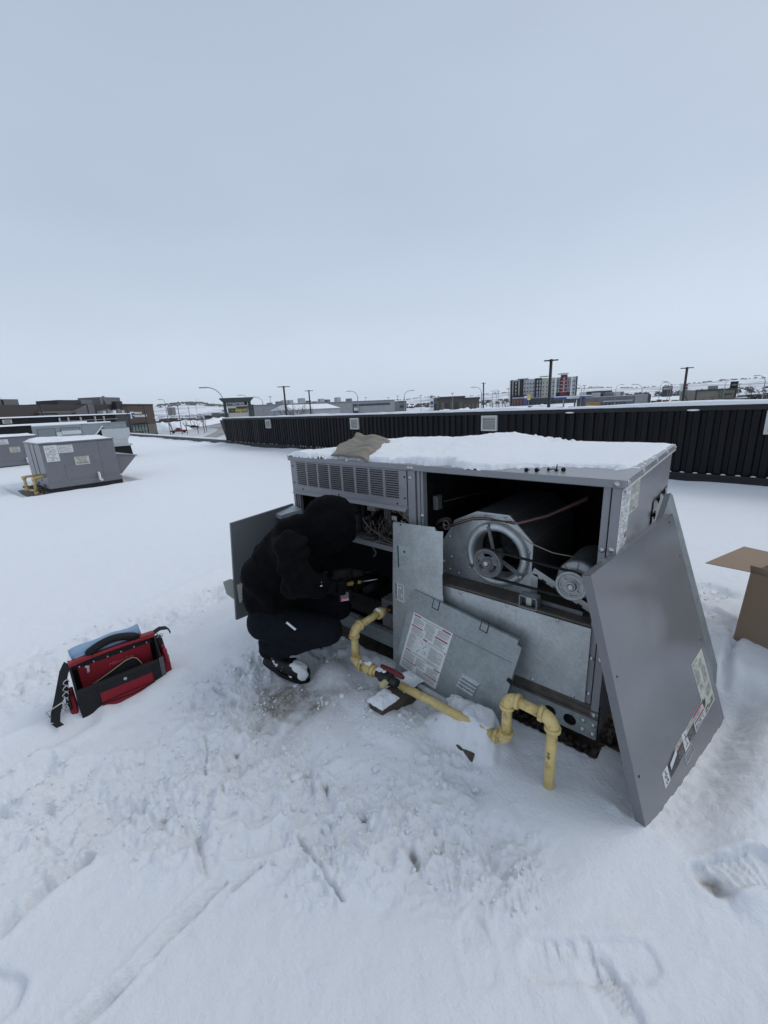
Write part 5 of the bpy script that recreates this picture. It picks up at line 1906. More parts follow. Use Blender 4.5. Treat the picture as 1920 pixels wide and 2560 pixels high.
# cordless drill
dr = thing('cordless_drill', 'black cordless drill with a red and grey battery held by the crouching person', 'drill', (.868, -.345, .50))
e1 = Vector((.745, .667, 0))
e2 = Vector((-.667, .745, 0))
b = MB()
b.obox((.868, -.345, .512), e1 * .036, e2 * .032, (0, 0, .034))
bat = b.build('battery', M['tool'], dr, .005)
c = Vector((.868, -.345, .512)) - e2 * .0328
tilt = Vector((0, 0, 1))
m = MB()
u_ = e1 * .022
m.quad(c - u_ + tilt * .024, c - u_ - tilt * .012, c + u_ - tilt * .006, c + u_ + tilt * .026, 0)
m.quad(c - u_ - tilt * .012, c - u_ - tilt * .026, c + u_ - tilt * .020, c + u_ - tilt * .006, 1)
m.quad(c - u_ - tilt * .0265 - e2 * .0001, c - u_ - tilt * .029, c + u_ - tilt * .023, c + u_ - tilt * .020, 2)
m.build('battery_label', [mat('grey_battery_label', (.10, .10, .105), .5), mat('red_battery_label', (.42, .03, .05), .45), M['white']], bat)
text_obj('lettering', 'Milwaukee', .009, M['white'], bat, tuple(c - u_ * .8 - tilt * .021 - e2 * .0004), e1 + Vector((0, 0, .12)), tilt, .0001, shear=.3)
b = MB()
capsule(b, (.866, -.352, .54), (.862, -.345, .60), .021, .019)
b.build('grip', M['tool'], dr)
b = MB()
b.cyl((.83, -.39, .63), (.89, -.31, .625), .030, .030, 16).cyl((.89, -.31, .625), (.93, -.255, .622), .026, .016, 16).cyl((.93, -.255, .622), (.955, -.22, .62), .006, .005, 8)
b.build('motor_housing', M['tool'], dr)
sdv = thing('screwdriver', 'screwdriver with a yellow handle in the far hand of the person', 'screwdriver', (.78, -.19, .495))
MB().tube([(.745, -.225, .490), (.775, -.198, .494), (.80, -.176, .499), (.815, -.163, .502)], [.010, .014, .013, .008], 10).build('handle', M['yellowgrip'], sdv)
MB().cyl((.815, -.163, .502), (.89, -.10, .515), .003, n=8).build('shank', M['bolt'], sdv)

# ------------------------------------------------------------------ open tool bag
BO = Vector((-.133, -1.455, -.10))
bx = Vector((.125, .992, 0)).normalized()
by = Vector((-bx.y, bx.x, 0))
bg_ = thing('tool_bag', 'open red and black tool bag standing in the snow left of the person', 'tool bag', BO, (bx, by, Vector((0, 0, 1))))


def bag(mb, name, m, parent=bg_, bevel=0.0):
    return mb.build(name, m, parent, bevel, local=True)


BW = .425
# body shell leaning back a little: back wall, ends and floor
b = MB()
b.prism([(0, .10, 0), (BW, .10, 0), (BW, .225, 0), (0, .225, 0)], (0, 0, .03))
b.prism([(0, .20, .0), (0, .22, .0), (0, .155, .30), (0, .135, .30)], (BW, 0, 0))
b.prism([(-.006, .02, 0), (-.006, .22, 0), (-.006, .15, .305), (-.006, .115, .305), (-.006, .02, .17)], (.010, 0, 0))
b.prism([(BW - .004, .02, 0), (BW - .004, .22, 0), (BW - .004, .15, .305), (BW - .004, .115, .305), (BW - .004, .02, .17)], (.010, 0, 0))
bag(b, 'body', M['nylon'], bevel=.003)
b = MB().prism([(.03, .128, .095), (.03, .132, .095), (.03, .119, .255), (.03, .115, .255)], (BW - .06, 0, 0))
inn = bag(b, 'inner_pocket', M['red'])
b = MB().obox((.205, .119, .266), (.205, 0, .0), (0, .006, 0), (0, -.003, .017))
bag(b, 'binding_band', M['nylon'], bevel=.003)
for k in range(6):
    x = .04 + k * .068
    bag(MB().cyl((x, .113, .264), (x, .109, .264), .004, n=10), 'rivet', M['bolt'])
# top rail: padded red ends, foam handle
b = MB()
pts = [(.0 + .425 * t, .118, .293 + .006 * math.sin(math.pi * t)) for t in [i / 14 for i in range(15)]]
b.tube(pts, .015, 10)
b.obox((.05, .118, .300), (.055, 0, .006), (0, .02, 0), (0, 0, .013)).obox((.39, .118, .303), (.04, 0, -.002), (0, .02, 0), (0, 0, .015))
bag(b, 'top_rail', M['redv'], bevel=.004)
b = MB()
pts = [(.085 + .26 * t, .115, .305 + .055 * math.sin(math.pi * (.08 + .84 * t))) for t in [i / 16 for i in range(17)]]
b.tube(pts, [.015] + [.023] * 15 + [.015], 12)
bag(b, 'handle', M['dark'])
# front pockets
b = MB()
b.prism([(-.004, .0, 0), (-.004, .02, 0), (-.004, .03, .175), (-.004, .005, .17)], (.10, 0, 0))
b.prism([(.36, .0, 0), (.36, .02, 0), (.36, .03, .175), (.36, .005, .17)], (.05, 0, 0))
b.prism([(.09, -.004, .118), (.09, .02, .118), (.09, .03, .176), (.09, -.001, .172)], (.275, 0, 0))
fp_ = bag(b, 'front_pocket', M['nylon'], bevel=.003)
b = MB()
b.prism([(.096, -.007, .058), (.096, .008, .058), (.096, .012, .120), (.096, -.003, .120)], (.266, 0, 0))
bag(b, 'pocket_panel', M['red'], bevel=.003)
b = MB()
sec = []
for i in range(13):
    t = i / 12
    sec.append((.096 + .27 * t, -.010 - .022 * math.sin(math.pi * t), .052 - .0 * t))
vs = []
for x, y, z in sec:
    vs += [(x, y, .0), (x, y - .004, .025), (x, y * .8, .052), (x, .002, .056)]
b.add(vs, [(4 * i + k, 4 * i + 4 + k, 4 * i + 5 + k, 4 * i + 1 + k) for i in range(12) for k in range(3)], 0, True)
bag(b, 'lower_pocket', M['red'])
b = MB().tube([(x, y * .86 - .001, .0545) for x, y, z in sec], .0035, 6)
bag(b, 'pocket_piping', M['nylon'])
text_obj('lettering', 'Milwaukee', .026, mat('faded_print', (.42, .30, .30), .6), bg_, (.185, -.034, .020), (1, 0, 0), (0, -.1, 1), .0002, world=False, shear=.3)
text_obj('lettering', 'Milwaukee', .030, mat('red_stitching', (.5, .12, .11), .6), inn, (.17, .1165, .196), (1, 0, .03), (0, -.08, 1), .0002, world=False, shear=.3)
bag(MB().cyl((.225, -.005, .150), (.225, -.009, .150), .009, n=12), 'snap', M['bolt'])
# zip puller
b = MB().obox((.075, .108, .232), (.006, 0, .001), (0, .0015, 0), (.002, 0, .020)).cyl((.070, .107, .252), (.070, .104, .252), .007, n=10)
bag(b, 'zip_puller', M['bolt'])
# black pouch with tan piping inside
b = MB()
pts = [(.06, .09, .10), (.33, .085, .10), (.325, .09, .165), (.30, .095, .205), (.26, .095, .208), (.06, .095, .13)]
b.prism(pts, (0, .012, 0))
bag(b, 'inner_pouch', M['nylon'])
b = MB().tube([(.06, .088, .133), (.16, .088, .17), (.255, .088, .21), (.29, .088, .212), (.31, .088, .198), (.325, .088, .165), (.333, .087, .13)], .0028, 6)
bag(b, 'pouch_piping', M['tan'])
# right end pocket
b = MB().prism([(.435, .03, .0), (.435, .19, .0), (.435, .17, .16), (.435, .05, .16)], (.04, 0, .0))
bag(b, 'end_pocket', M['red'], bevel=.006)
b = MB().obox((.422, .01, .10), (.012, 0, 0), (0, .003, 0), (.002, 0, .085))
bag(b, 'grey_webbing', M['greyweb'])
for k, (y, h) in enumerate(((.05, .20), (.085, .205), (.12, .20))):
    b = MB()
    capsule(b, (.458, y, .13), (.458, y + .004, h), .014, .012)
    bag(b, 'tool_grip', M['redv'])
b = MB()
capsule(b, (.452, .13, .18), (.45, .15, .245), .024, .022)
bag(b, 'end_pouch', M['nylon'])
b = MB()
path = [(.425, .13, .30), (.47, .15, .305), (.51, .17, .285), (.53, .18, .255), (.525, .18, .24)]
for i in range(len(path) - 1):
    a, c = Vector(path[i]), Vector(path[i + 1])
    b.obox((a + c) / 2, (c - a) * .52, (0, .018, .004), Vector((0, 0, .0015)))
bag(b, 'strap', M['nylon'])
b = MB().tube([(.44 + .012 * math.cos(t), .13, .275 + .015 * math.sin(t)) for t in [i * .6 for i in range(12)]], .0025, 6).tube([(.465 + .012 * math.cos(t), .135, .262 + .012 * math.sin(t)) for t in [i * .6 for i in range(12)]], .0025, 6)
bag(b, 'ring', M['bolt'])
# left end: strap with buckle, hooks and tools
b = MB()
path = [(-.005, .12, .30), (-.03, .10, .27), (-.06, .06, .20), (-.085, .03, .14), (-.105, .01, .10), (-.115, -.01, .06), (-.10, -.02, .035)]
for i in range(len(path) - 1):
    a, c = Vector(path[i]), Vector(path[i + 1])
    d = (c - a).normalized()
    wv = Vector((0, 1, 0)).cross(d)
    wv = (wv * .8 + Vector((0, .6, 0))).normalized() * .024
    b.obox((a + c) / 2, (c - a) * .53, wv, d.cross(wv).normalized() * .0015)
bag(b, 'shoulder_strap', M['nylon'])
b = MB()
c, u_, v_ = Vector((-.098, .012, .115)), Vector((.036, .002, .010)), Vector((-.006, -.004, .022))
for s_ in (-1, 1):
    b.tube([c - u_ + v_ * s_, c + u_ + v_ * s_], .0035, 6).tube([c + u_ * s_ - v_, c + u_ * s_ + v_], .0035, 6)
bag(b, 'buckle', M['bolt'])
b = MB().prism([(-.012, .02, .0), (-.012, .18, .0), (-.012, .16, .14), (-.012, .04, .14)], (-.035, 0, 0))
bag(b, 'end_pocket', M['red'], bevel=.006)
rng = random.Random(12)
for k in range(6):
    y = .03 + .02 * k
    b = MB()
    capsule(b, (-.03 - rng.uniform(0, .02), y, .08), (-.02 - rng.uniform(0, .03), y + .01, rng.uniform(.19, .27)), .008, .010)
    bag(b, 'tool_handle', rng.choice([M['dark'], M['nylon'], M['greyweb'], M['dark']]))
for k in range(5):
    cx_, cz_ = -.03 - .008 * k, .245 - .035 * k
    b = MB().tube([(cx_ + .013 * math.cos(t), .02 + .006 * math.sin(2 * t), cz_ + .016 * math.sin(t)) for t in [i * .6 for i in range(10)]], .0026, 6)
    bag(b, 'hook', M['bolt'])
# pale blue cloth rolled behind the handle
b = MB()
for k in range(1):
    pts = [(.015 + .35 * t, .175 - .01 * t, .315 + .03 * t + .006 * math.sin(5 * t)) for t in [i / 12 for i in range(13)]]
    b.tube(pts, [.036 + .004 * math.sin(i * 1.1) for i in range(13)], 14)
    b.tube([(.03 + .32 * t, .148, .300 + .032 * t + .004 * math.sin(7 * t)) for t in [i / 8 for i in range(9)]], .022, 10)
o = b.build('blue_cloth', M['blue'])
o.matrix_basis = bg_.matrix_basis.copy()
tag(o, 'rolled pale blue cloth tucked behind the handle of the tool bag', 'cloth')

# ------------------------------------------------------------------ cardboard box at the right edge
C0 = Vector((2.546, 1.522, -.085))
cx_ = Vector((.939, -.344, 0))
cy_ = Vector((.344, .939, 0))
cz_ = Vector((.044, -.02, 1)).normalized()
cbx = thing('cardboard_box', 'open brown cardboard box standing in the snow at the right', 'box', C0, (cx_, cy_, Vector((0, 0, 1))))
CWd, CDp, CHt, sk = .52, .50, .485, .022
b = MB()
b.prism([(0, 0, 0), (CWd, 0, 0), (CWd + sk, 0, CHt), (sk, 0, CHt)], (0, .005, 0))
b.prism([(0, CDp, 0), (CWd, CDp, 0), (CWd + sk, CDp, CHt), (sk, CDp, CHt)], (0, .005, 0))
b.prism([(0, 0.005, 0), (sk, 0.005, CHt), (sk, CDp, CHt), (0, CDp, 0)], (.005, 0, 0))
b.prism([(CWd - .005, 0.005, 0), (CWd + sk - .005, 0.005, CHt), (CWd + sk - .005, CDp, CHt), (CWd - .005, CDp, 0)], (.005, 0, 0))
b.box(.004, CWd - .004, .004, CDp - .004, .002, .008)
b.build('box_wall', M['card'], cbx, local=True)
h = CHt + .001
b = MB().prism([(sk, .003, h), (sk - .235, -.015, h - .012), (sk - .225, CDp + .01, h - .004), (sk, CDp, h)], (0, 0, .004))
b.build('flap', M['card'], cbx, local=True)
b = MB()
nx = 8
vs = []
for i in range(nx + 1):
    t = i / nx
    x = sk - .004 * 0 + (CWd + .0) * t
    vs += [(x, -.001, h), (x, -.012, h + .03), (x, -.022 - .012 * math.sin(t * 3), h + .048 + .006 * math.sin(t * 5 + 1))]
b.add(vs, [(3 * i + k, 3 * i + 3 + k, 3 * i + 4 + k, 3 * i + 1 + k) for i in range(nx) for k in range(2)], 0, True)
o = b.build('flap', M['card'], cbx, local=True)
s_ = o.modifiers.new('s', 'SOLIDIFY')
s_.thickness = .004
b = MB().prism([(CWd + sk, .003, h), (CWd + sk + .23, .003, h + .03), (CWd + sk + .23, CDp, h + .03), (CWd + sk, CDp, h)], (0, 0, .004))
b.build('flap', M['card'], cbx, local=True)
b = MB().prism([(sk, CDp + .004, h), (CWd + sk, CDp + .004, h), (CWd + sk, CDp + .16, h + .16), (sk, CDp + .16, h + .16)], (0, .004, 0))
b.build('flap', M['card'], cbx, local=True)
pk = MB().box(.075, .48, .05, .44, .01, .44).build('packed_unit', M['white'])
pk.matrix_basis = cbx.matrix_basis.copy()
tag(pk, 'white printed carton packed inside the open cardboard box', 'carton')
pm = MB()
rng = random.Random(6)
microprint(pm, (.09, .42, .4405), (1, 0, 0), (0, -1, 0), .37, .35, 16, rng, 0, .8, n=(0, 0, 1))
pm.build('label_print', M['print'], pk, local=True)


# ------------------------------------------------------------------ the long parapet with its black ribbed cladding
ph = math.atan(-0.0938)
pdx, pdy = math.cos(ph), math.sin(ph)
PXL, PXR = -18.2, 16.0
par = thing('parapet_wall', 'long black ribbed metal parapet wall with a white snowy top behind the unit', 'parapet wall', (PXL, PLY(PXL), -.2))
par.rotation_euler = (0, 0, ph)
par.matrix_basis = Matrix.Translation((PXL, PLY(PXL), -.2)) @ Matrix.Rotation(ph, 4, 'Z')
PLN = (PXR - PXL) / pdx
PT = 1.385                                     # cap underside, above the local origin
b = MB().box(0, PLN, .0, .30, 0, PT)
b.build('backing', M['blackpaint'], par, local=True)
b = MB().box(-.12, PLN, -.05, .36, PT, PT + .085)
b.build('cap_flashing', M['flash'], par, .004, local=True)
b = MB().box(.0, PLN, -.075, -.0005, .0, .30).box(.0, PLN, -.10, -.0765, .275, .315)
b.build('base_flashing', M['flash'], par, local=True)
b = MB().prism([(0, -.002, .316), (0, .30, .316), (-.62, .30, PT - .002), (-.62, -.002, PT - .002)], (-.0, 0, 0))
b.f = b.f[:0]; b.m = []; b.sm = []; b.v = []
b.prism([(-.001, -.03, .02), (-.001, -.03, .45), (-.52, -.03, PT - .001), (-.001, -.03, PT - .001)], (0, .36, 0))
b.build('end_bracket', M['flash'], par, local=True)
rb = MB()
rb.prism([(-.062, -.0005, .3155), (-.045, -.034, .3155), (.045, -.034, .3155), (.062, -.0005, .3155)], (0, 0, PT - .3165))
rbm = rb.mesh('rib', M['blackpaint'])
PITCH_R = .192
k = 0
VX = [(v - PXL) / pdx for v in (-13.44, -7.475, -2.31, 2.87)]
VW, VZ0, VZ1 = .22, 1.0, 1.37
rb2 = MB()
rb2.prism([(-.062, -.0005, .3155), (-.045, -.034, .3155), (.045, -.034, .3155), (.062, -.0005, .3155)], (0, 0, VZ0 - .32))
rb2m = rb2.mesh('rib', M['blackpaint'])
x = .09
while x < PLN - .05:
    cut = any(abs(x - v) < VW + .07 for v in VX)
    o = place(rb2m if cut else rbm, 'rib', par, (x, 0, 0))
    x += PITCH_R
for v in VX:
    b = MB()
    b.box(v - VW, v - VW + .045, -.052, -.001, VZ0, VZ1).box(v + VW - .045, v + VW, -.052, -.001, VZ0, VZ1).box(v - VW + .0455, v + VW - .0455, -.052, -.001, VZ1 - .05, VZ1).box(v - VW + .0455, v + VW - .0455, -.052, -.001, VZ0, VZ0 + .045)
    vt = b.build('louver_vent', M['vent'], par, local=True)
    sl = MB().obox((v, -.03, 0), (VW - .046, 0, 0), (0, .014, -.016), (0, .0015, .0015)).mesh('slat', M['vent'])
    for q in range(6):
        place(sl, 'slat', vt, (0, 0, VZ0 + .075 + q * .045))
    MB().box(v - VW + .046, v + VW - .046, -.008, -.002, VZ0 + .045, VZ1 - .05).build('vent_screen', M['print'], vt, local=True)
# snow on the cap and in the rib feet
nx = 700
vs = []
for i in range(nx + 1):
    t = PLN * i / nx - .13
    a = np.array([t])
    hh = .055 + .03 * float(fbm(a * .5, a * 0, 3, 4)[0]) + .012 * float(fbm(a * 2.6, a * 0, 3, 9)[0])
    jj = .012 * float(fbm(a * 4, a * 0 + 5, 3, 12)[0])
    z = PT + .083
    vs += [(t, -.045 + jj, z), (t, -.036 + jj, z + hh * .75), (t, .02, z + hh), (t, .25, z + hh * 1.05), (t, .35, z)]
b = MB().add(vs, [(5 * i + k, 5 * i + 5 + k, 5 * i + 6 + k, 5 * i + 1 + k) for i in range(nx) for k in range(4)], 0, True)
o = b.build('snow_on_cap', M['snow'], par, local=True)
o['kind'] = 'stuff'
b = MB()
x = .09
rng = random.Random(3)
while x < PLN - .05:
    if rng.random() < .55 or x > 19:
        blob(b, (x + .096, -.05, .312), .038, .022, .016)
    x += PITCH_R
for v in (17.9, 20.0, 22.0):
    blob(b, (v, -.056, PT + .012), .09, .012, .016)
o = b.build('snow_at_rib_foot', M['snow'], par, local=True)
o['kind'] = 'stuff'

# low parapet that carries on to the left
lp_ = thing('low_parapet', 'low dark roof edge running on to the left of the ribbed parapet', 'parapet wall', (-18.4, PLY(-18.4), -.2))
Lx = 34.0
dx_, dy_ = -pdx, -pdy
nx_, ny_ = -pdy, pdx
s0 = Vector((PXL + .35, PLY(PXL + .35), 0))
b = MB()
c = s0 + Vector((dx_, dy_, 0)) * Lx / 2 + Vector((nx_, ny_, 0)) * .2
b.obox(c + Vector((0, 0, -.08)), Vector((dx_, dy_, 0)) * Lx / 2, Vector((nx_, ny_, 0)) * .14, (0, 0, .22))
b.build('wall', mat('grey_flashing', (.06, .066, .07), .5, 0, .15, 1), lp_)
b = MB()
vs = []
for i in range(161):
    t = Lx * i / 160
    q = s0 + Vector((dx_, dy_, 0)) * t + Vector((nx_, ny_, 0)) * .2
    hh = .05 + .015 * float(fbm(np.array([t * .6]), np.array([2.]), 3, 2)[0])
    for off, z in ((-.15, .138), (-.13, .14 + hh), (.13, .14 + hh), (.15, .138)):
        vs.append((q.x + nx_ * off, q.y + ny_ * off, z))
b.add(vs, [(4 * i + k, 4 * i + 4 + k, 4 * i + 5 + k, 4 * i + 1 + k) for i in range(160) for k in range(3)], 0, True)
o = b.build('snow_on_cap', M['snow'], lp_)
o['kind'] = 'stuff'


# ------------------------------------------------------------------ the other units on the roof
def flat_snow(x0, x1, y0, y1, z, top, seed, parent, n=40):
    xs, ys = np.meshgrid(np.linspace(x0, x1, n), np.linspace(y0, y1, n), indexing='ij')
    e_ = np.minimum(np.minimum(xs - x0, x1 - xs), np.minimum(ys - y0, y1 - ys))
    th = top * (1 + .7 * fbm(xs * 1.6, ys * 1.6, 3, seed)) * sstep(-.25, .25, fbm(xs * .9 + 3, ys * .9, 3, seed + 4) + .32)
    zz_ = z + np.where(th > .004, th, -.003) * sstep(0, .12, e_)
    b = MB().add(np.stack([xs, ys, zz_], -1).reshape(-1, 3).tolist(), [(i * n + j, (i + 1) * n + j, (i + 1) * n + j + 1, i * n + j + 1) for i in range(n - 1) for j in range(n - 1)], 0, True)
    o = b.build('snow_on_top', M['snow'], parent)
    o['kind'] = 'stuff'


UP = mat('far_unit_paint', (.165, .168, .185), .35, 0, .06, 1.5)


def small_unit(name, lab, ox, oy, label_txt, grp, with_hood=True, pipes=True):
    """ox, oy: near corner; runs 1.5 m along +y and 2.0 m along -x"""
    t = thing(name, lab, 'rooftop unit', (ox - 1, oy + .75, -.08), group=grp)
    b = MB().box(ox - 2.03, ox, oy, oy + 1.5, .075, 1.01)
    b.build('cabinet', UP, t, .012)
    b = MB().box(ox - 2.0, ox - .01, oy + .02, oy + 1.53, -.14, .074)
    b.build('curb', M['flash'], t)
    b = MB().box(ox - 2.04, ox + .014, oy - .014, oy + 1.52, -.035, .085)
    b.build('base_rail', UP, t, .008)
    b = MB().box(ox - 2.05, ox + .016, oy - .016, oy + 1.516, 1.0115, 1.045)
    b.build('lid', UP, t, .006)
    flat_snow(ox - 2.03, ox, oy, oy + 1.5, 1.046, .06, int(abs(ox)), t)
    xf = ox + .003
    b = MB().box(xf, xf + .004, oy + .07, oy + .32, .60, .98).box(xf + .0005, xf + .0045, oy + .33, oy + .62, .78, .96)
    l1_ = b.build('data_label', M['white'], t)
    b = MB()
    rng = random.Random(int(abs(ox * 7)))
    microprint(b, (xf + .005, oy + .09, .965), (0, 1, 0), (0, 0, -1), .21, .35, 16, rng, 0, .6, n=(1, 0, 0), lift=.0015)
    microprint(b, (xf + .005, oy + .345, .95), (0, 1, 0), (0, 0, -1), .26, .16, 10, rng, 0, .85, n=(1, 0, 0), lift=.0015)
    b.build('label_print', M['greyprint'], l1_)
    w_ = MB().box(xf, xf + .004, oy + .60, oy + .90, .46, .66).build('warning_label', M['cream'], t)
    for i, s_ in enumerate(label_txt):
        text_obj('lettering', s_, .072, M['print'], w_, (xf + .0055, oy + .75, .605 - i * .06), (0, 1, 0), (0, 0, 1), .0008, align='CENTER', sx=.8)
    b = MB().tube([(xf + .0, oy + 1.02, .21), (xf + .05, oy + 1.02, .215), (xf + .07, oy + 1.02, .19), (xf + .07, oy + 1.02, .05), (xf + .085, oy + 1.03, .03), (xf + .11, oy + 1.06, .035)], .028, 8)
    b.build('drain_pipe', M['white'], t)
    for y0_, y1_, z0_, z1_ in ((.38, 1.25, .50, .505), (.38, 1.42, .14, .145), (.38, .385, .14, .505), (1.15, 1.155, .14, .97)):
        MB().box(xf - .002, xf + .004, oy + y0_, oy + y1_, z0_, z1_).build('panel_seam', M['paint'], t)
    b = MB()
    for y, z in ((.9, .93), (1.3, .9), (.95, .62), (1.35, .6), (.9, .2), (.3, .2), (.98, .4)):
        b.cyl((xf, oy + y, z), (xf + .006, oy + y, z), .012, n=8)
    b.build('screw', M['galvd'], t)
    if with_hood:
        y0, y1 = oy + 1.518, oy + 2.0
        b = MB().prism([(ox - .15, y0, .09), (ox - .15, y0 + .06, .09), (ox - .15, y1, .52), (ox - .15, y0, .60)], (-1.7, 0, 0))
        hd = b.build('intake_hood', UP, t)
        b = MB().prism([(ox - .13, y0, .602), (ox - .13, y1 + .03, .522), (ox - .13, y1 + .03, .545), (ox - .13, y0, .625)], (-1.74, 0, 0))
        b.build('hood_lid', UP, hd)
    # side with the service panels
    for q in (.75, 1.30):
        MB().box(ox - q, ox - q + .03, oy - .006, oy - .001, .1, 1.0).build('panel_seam', M['flash'], t)
    for q in (.5, 1.3):
        MB().box(ox - q, ox - q + .2, oy - .02, oy - .015, .0, .05).build('fork_slot', M['dark'], t)
    if pipes:
        g = thing('gas_pipe', lab.split(',')[0].replace('rooftop unit', 'unit') and 'yellow gas pipe with two elbows beside the smaller grey unit at the left', 'gas pipe', (ox - .55, oy - .35, -.1))
        b = MB().tube([(ox - .62, oy, .26), (ox - .62, oy - .30, .27), (ox - .62, oy - .34, .24), (ox - .62, oy - .34, -.02), (ox - .62, oy - .30, -.06), (ox - .42, oy - .25, -.06), (ox - .30, oy - .22, -.05)], .03, 8)
        b.tube([(ox - .30, oy - .22, -.05), (ox - .28, oy - .21, .20), (ox - .28, oy - .2, .24), (ox - .28, oy - .05, .26), (ox - .28, oy, .26)], .036, 8)
        b.build('pipe', M['yellow'], g)
        b = MB()
        for p, d in (((ox - .62, oy - .34, .25), (0, 0, 1)), ((ox - .28, oy - .21, .22), (0, 0, 1)), ((ox - .62, oy - .34, -.03), (0, 0, 1)), ((ox - .30, oy - .22, -.12), (0, 0, 1))):
            b.cyl(Vector(p) - Vector(d) * .035, Vector(p) + Vector(d) * .035, .047, n=10)
        b.build('elbow', M['yellow'], g)
    return t


small_unit('rooftop_unit', 'smaller closed grey rooftop unit with a side hood, a snowy top and two labels', -9.80, .104, ('DO NOT', 'TRUCK', 'THIS END'), 'closed rooftop units')
small_unit('rooftop_unit', 'grey rooftop unit cut by the left edge of the photo, behind the smaller closed unit', -18.35, -.10, ('DO NOT', 'TRUCK', 'THIS END'), 'closed rooftop units', False, False)

# pale unit with two doors and a wedge hood, exhaust fan
pu = thing('rooftop_unit', 'pale blue grey rooftop unit with two doors and a big wedge hood', 'rooftop unit', (-24, 2.8, 0), group='closed rooftop units')
LG = mat('light_unit_paint', (.29, .32, .34), .4, 0, .05, 1)
a0, a1 = far(76, 1062, 24), far(202, 1060, 24)
U1, U2 = Vector((a0[0], a0[1], 0)), Vector((a1[0], a1[1], 0))
uu = (U2 - U1).normalized()
wn = Vector((uu.y, -uu.x, 0))
if wn.dot(Vector((CAM[0], CAM[1], 0)) - U1) < 0:
    wn = -wn
Lu = (U2 - U1).length
b = MB().obox((U1 + U2) / 2 - wn * .8 + Vector((0, 0, .62)), uu * Lu / 2, wn * .8, (0, 0, .72))
b.build('cabinet', LG, pu, .02)
for s0_, s1_ in ((.10, .44), (.56, .95)):
    c = U1 + uu * Lu * (s0_ + s1_) / 2 + wn * .012 + Vector((0, 0, .75))
    dd_ = MB().obox(c, uu * Lu * (s1_ - s0_) / 2, wn * .012, (0, 0, .46)).build('door', mat('light_door_paint', (.24, .27, .29), .4), pu, .008)
    MB().obox(c + uu * Lu * ((s1_ - s0_) / 2 - .05) * (1 if s0_ < .3 else -1) + wn * .025, uu * .10, wn * .02, (0, 0, .018)).build('handle', M['dark'], dd_)
    MB().obox(c - wn * .0095, uu * (Lu * (s1_ - s0_) / 2 + .015), wn * -.004, (0, 0, .475)).build('door_gasket', M['flash'], dd_)
c = U1 + uu * Lu * .77 + wn * .0265 + Vector((0, 0, 1.0))
MB().obox(c, uu * .36, wn * .002, (0, 0, .085)).build('data_label', M['white'], pu)
MB().obox(c - Vector((0, 0, .22)), uu * .33, wn * .002, (0, 0, .08)).build('data_label', M['cream'], pu)
MB().obox(U1 + uu * Lu * .51 + wn * .0265 + Vector((0, 0, .95)), uu * .09, wn * .002, (0, 0, .09)).build('data_label', M['white'], pu)
b = MB()
h0 = U2 + uu * .003
P1_, P2_, P3_ = h0 + Vector((0, 0, 1.32)), h0 + uu * .95 + Vector((0, 0, 1.36)), h0 + Vector((0, 0, .30))
b.prism([P1_, P2_, P3_], -wn * .9)
b.build('intake_hood', LG, pu)
d = (P2_ - P3_)
b = MB().obox((P2_ + P3_) / 2 + wn * .02, d / 2, wn * .02, Vector((-.0, 0, .045)))
b.build('hood_rim', M['white'], pu)
xs_ = [U1, U2 + uu * 1.2]
b = MB().obox((U1 + U2 + uu * 1.2) / 2 - wn * .8 + Vector((0, 0, 1.375)), uu * (Lu + 1.2) / 2, wn * .82, (0, 0, .035))
o = b.build('snow_on_top', M['snow'], pu, .03)
o['kind'] = 'stuff'

fx = far(290, 1080, 20.5)
fan = thing('exhaust_fan', 'silver square roof exhaust fan on a black curb beside the wedge hood', 'exhaust fan', (fx[0], fx[1], -.1))
c = Vector((fx[0], fx[1], 0))
vd = Vector((CAM[0] - fx[0], CAM[1] - fx[1], 0)).normalized()
vr = Vector((-vd.y, vd.x, 0))


def sq(prof, name, m):
    b = MB()
    vs = []
    for h_, w_ in prof:
        for a, q in ((-1, 1), (1, 1), (1, -1), (-1, -1)):
            vs.append(c + vr * (a * w_) + vd * (q * w_) + Vector((0, 0, h_)))
    n_ = len(prof)
    b.add(vs, [(4 * i + k, 4 * i + (k + 1) % 4, 4 * i + 4 + (k + 1) % 4, 4 * i + 4 + k) for i in range(n_ - 1) for k in range(4)] + [(3, 2, 1, 0), (4 * n_ - 4, 4 * n_ - 3, 4 * n_ - 2, 4 * n_ - 1)])
    b.build(name, m, fan)


SIL = mat('spun_aluminium', (.55, .57, .58), .4, .5, .06, 3)
sq([(-.15, .46), (.42, .41)], 'curb', M['dark'])
sq([(.42, .49), (.46, .49)], 'curb_cap', SIL)
sq([(.461, .36), (.68, .36)], 'neck', SIL)
sq([(.681, .38), (.76, .42), (.90, .48), (1.13, .48)], 'shroud', SIL)
sq([(1.131, .40), (1.36, .40)], 'motor_cover', M['galv2'])
sq([(1.361, .42), (1.385, .42)], 'cover_top', M['galv2'])


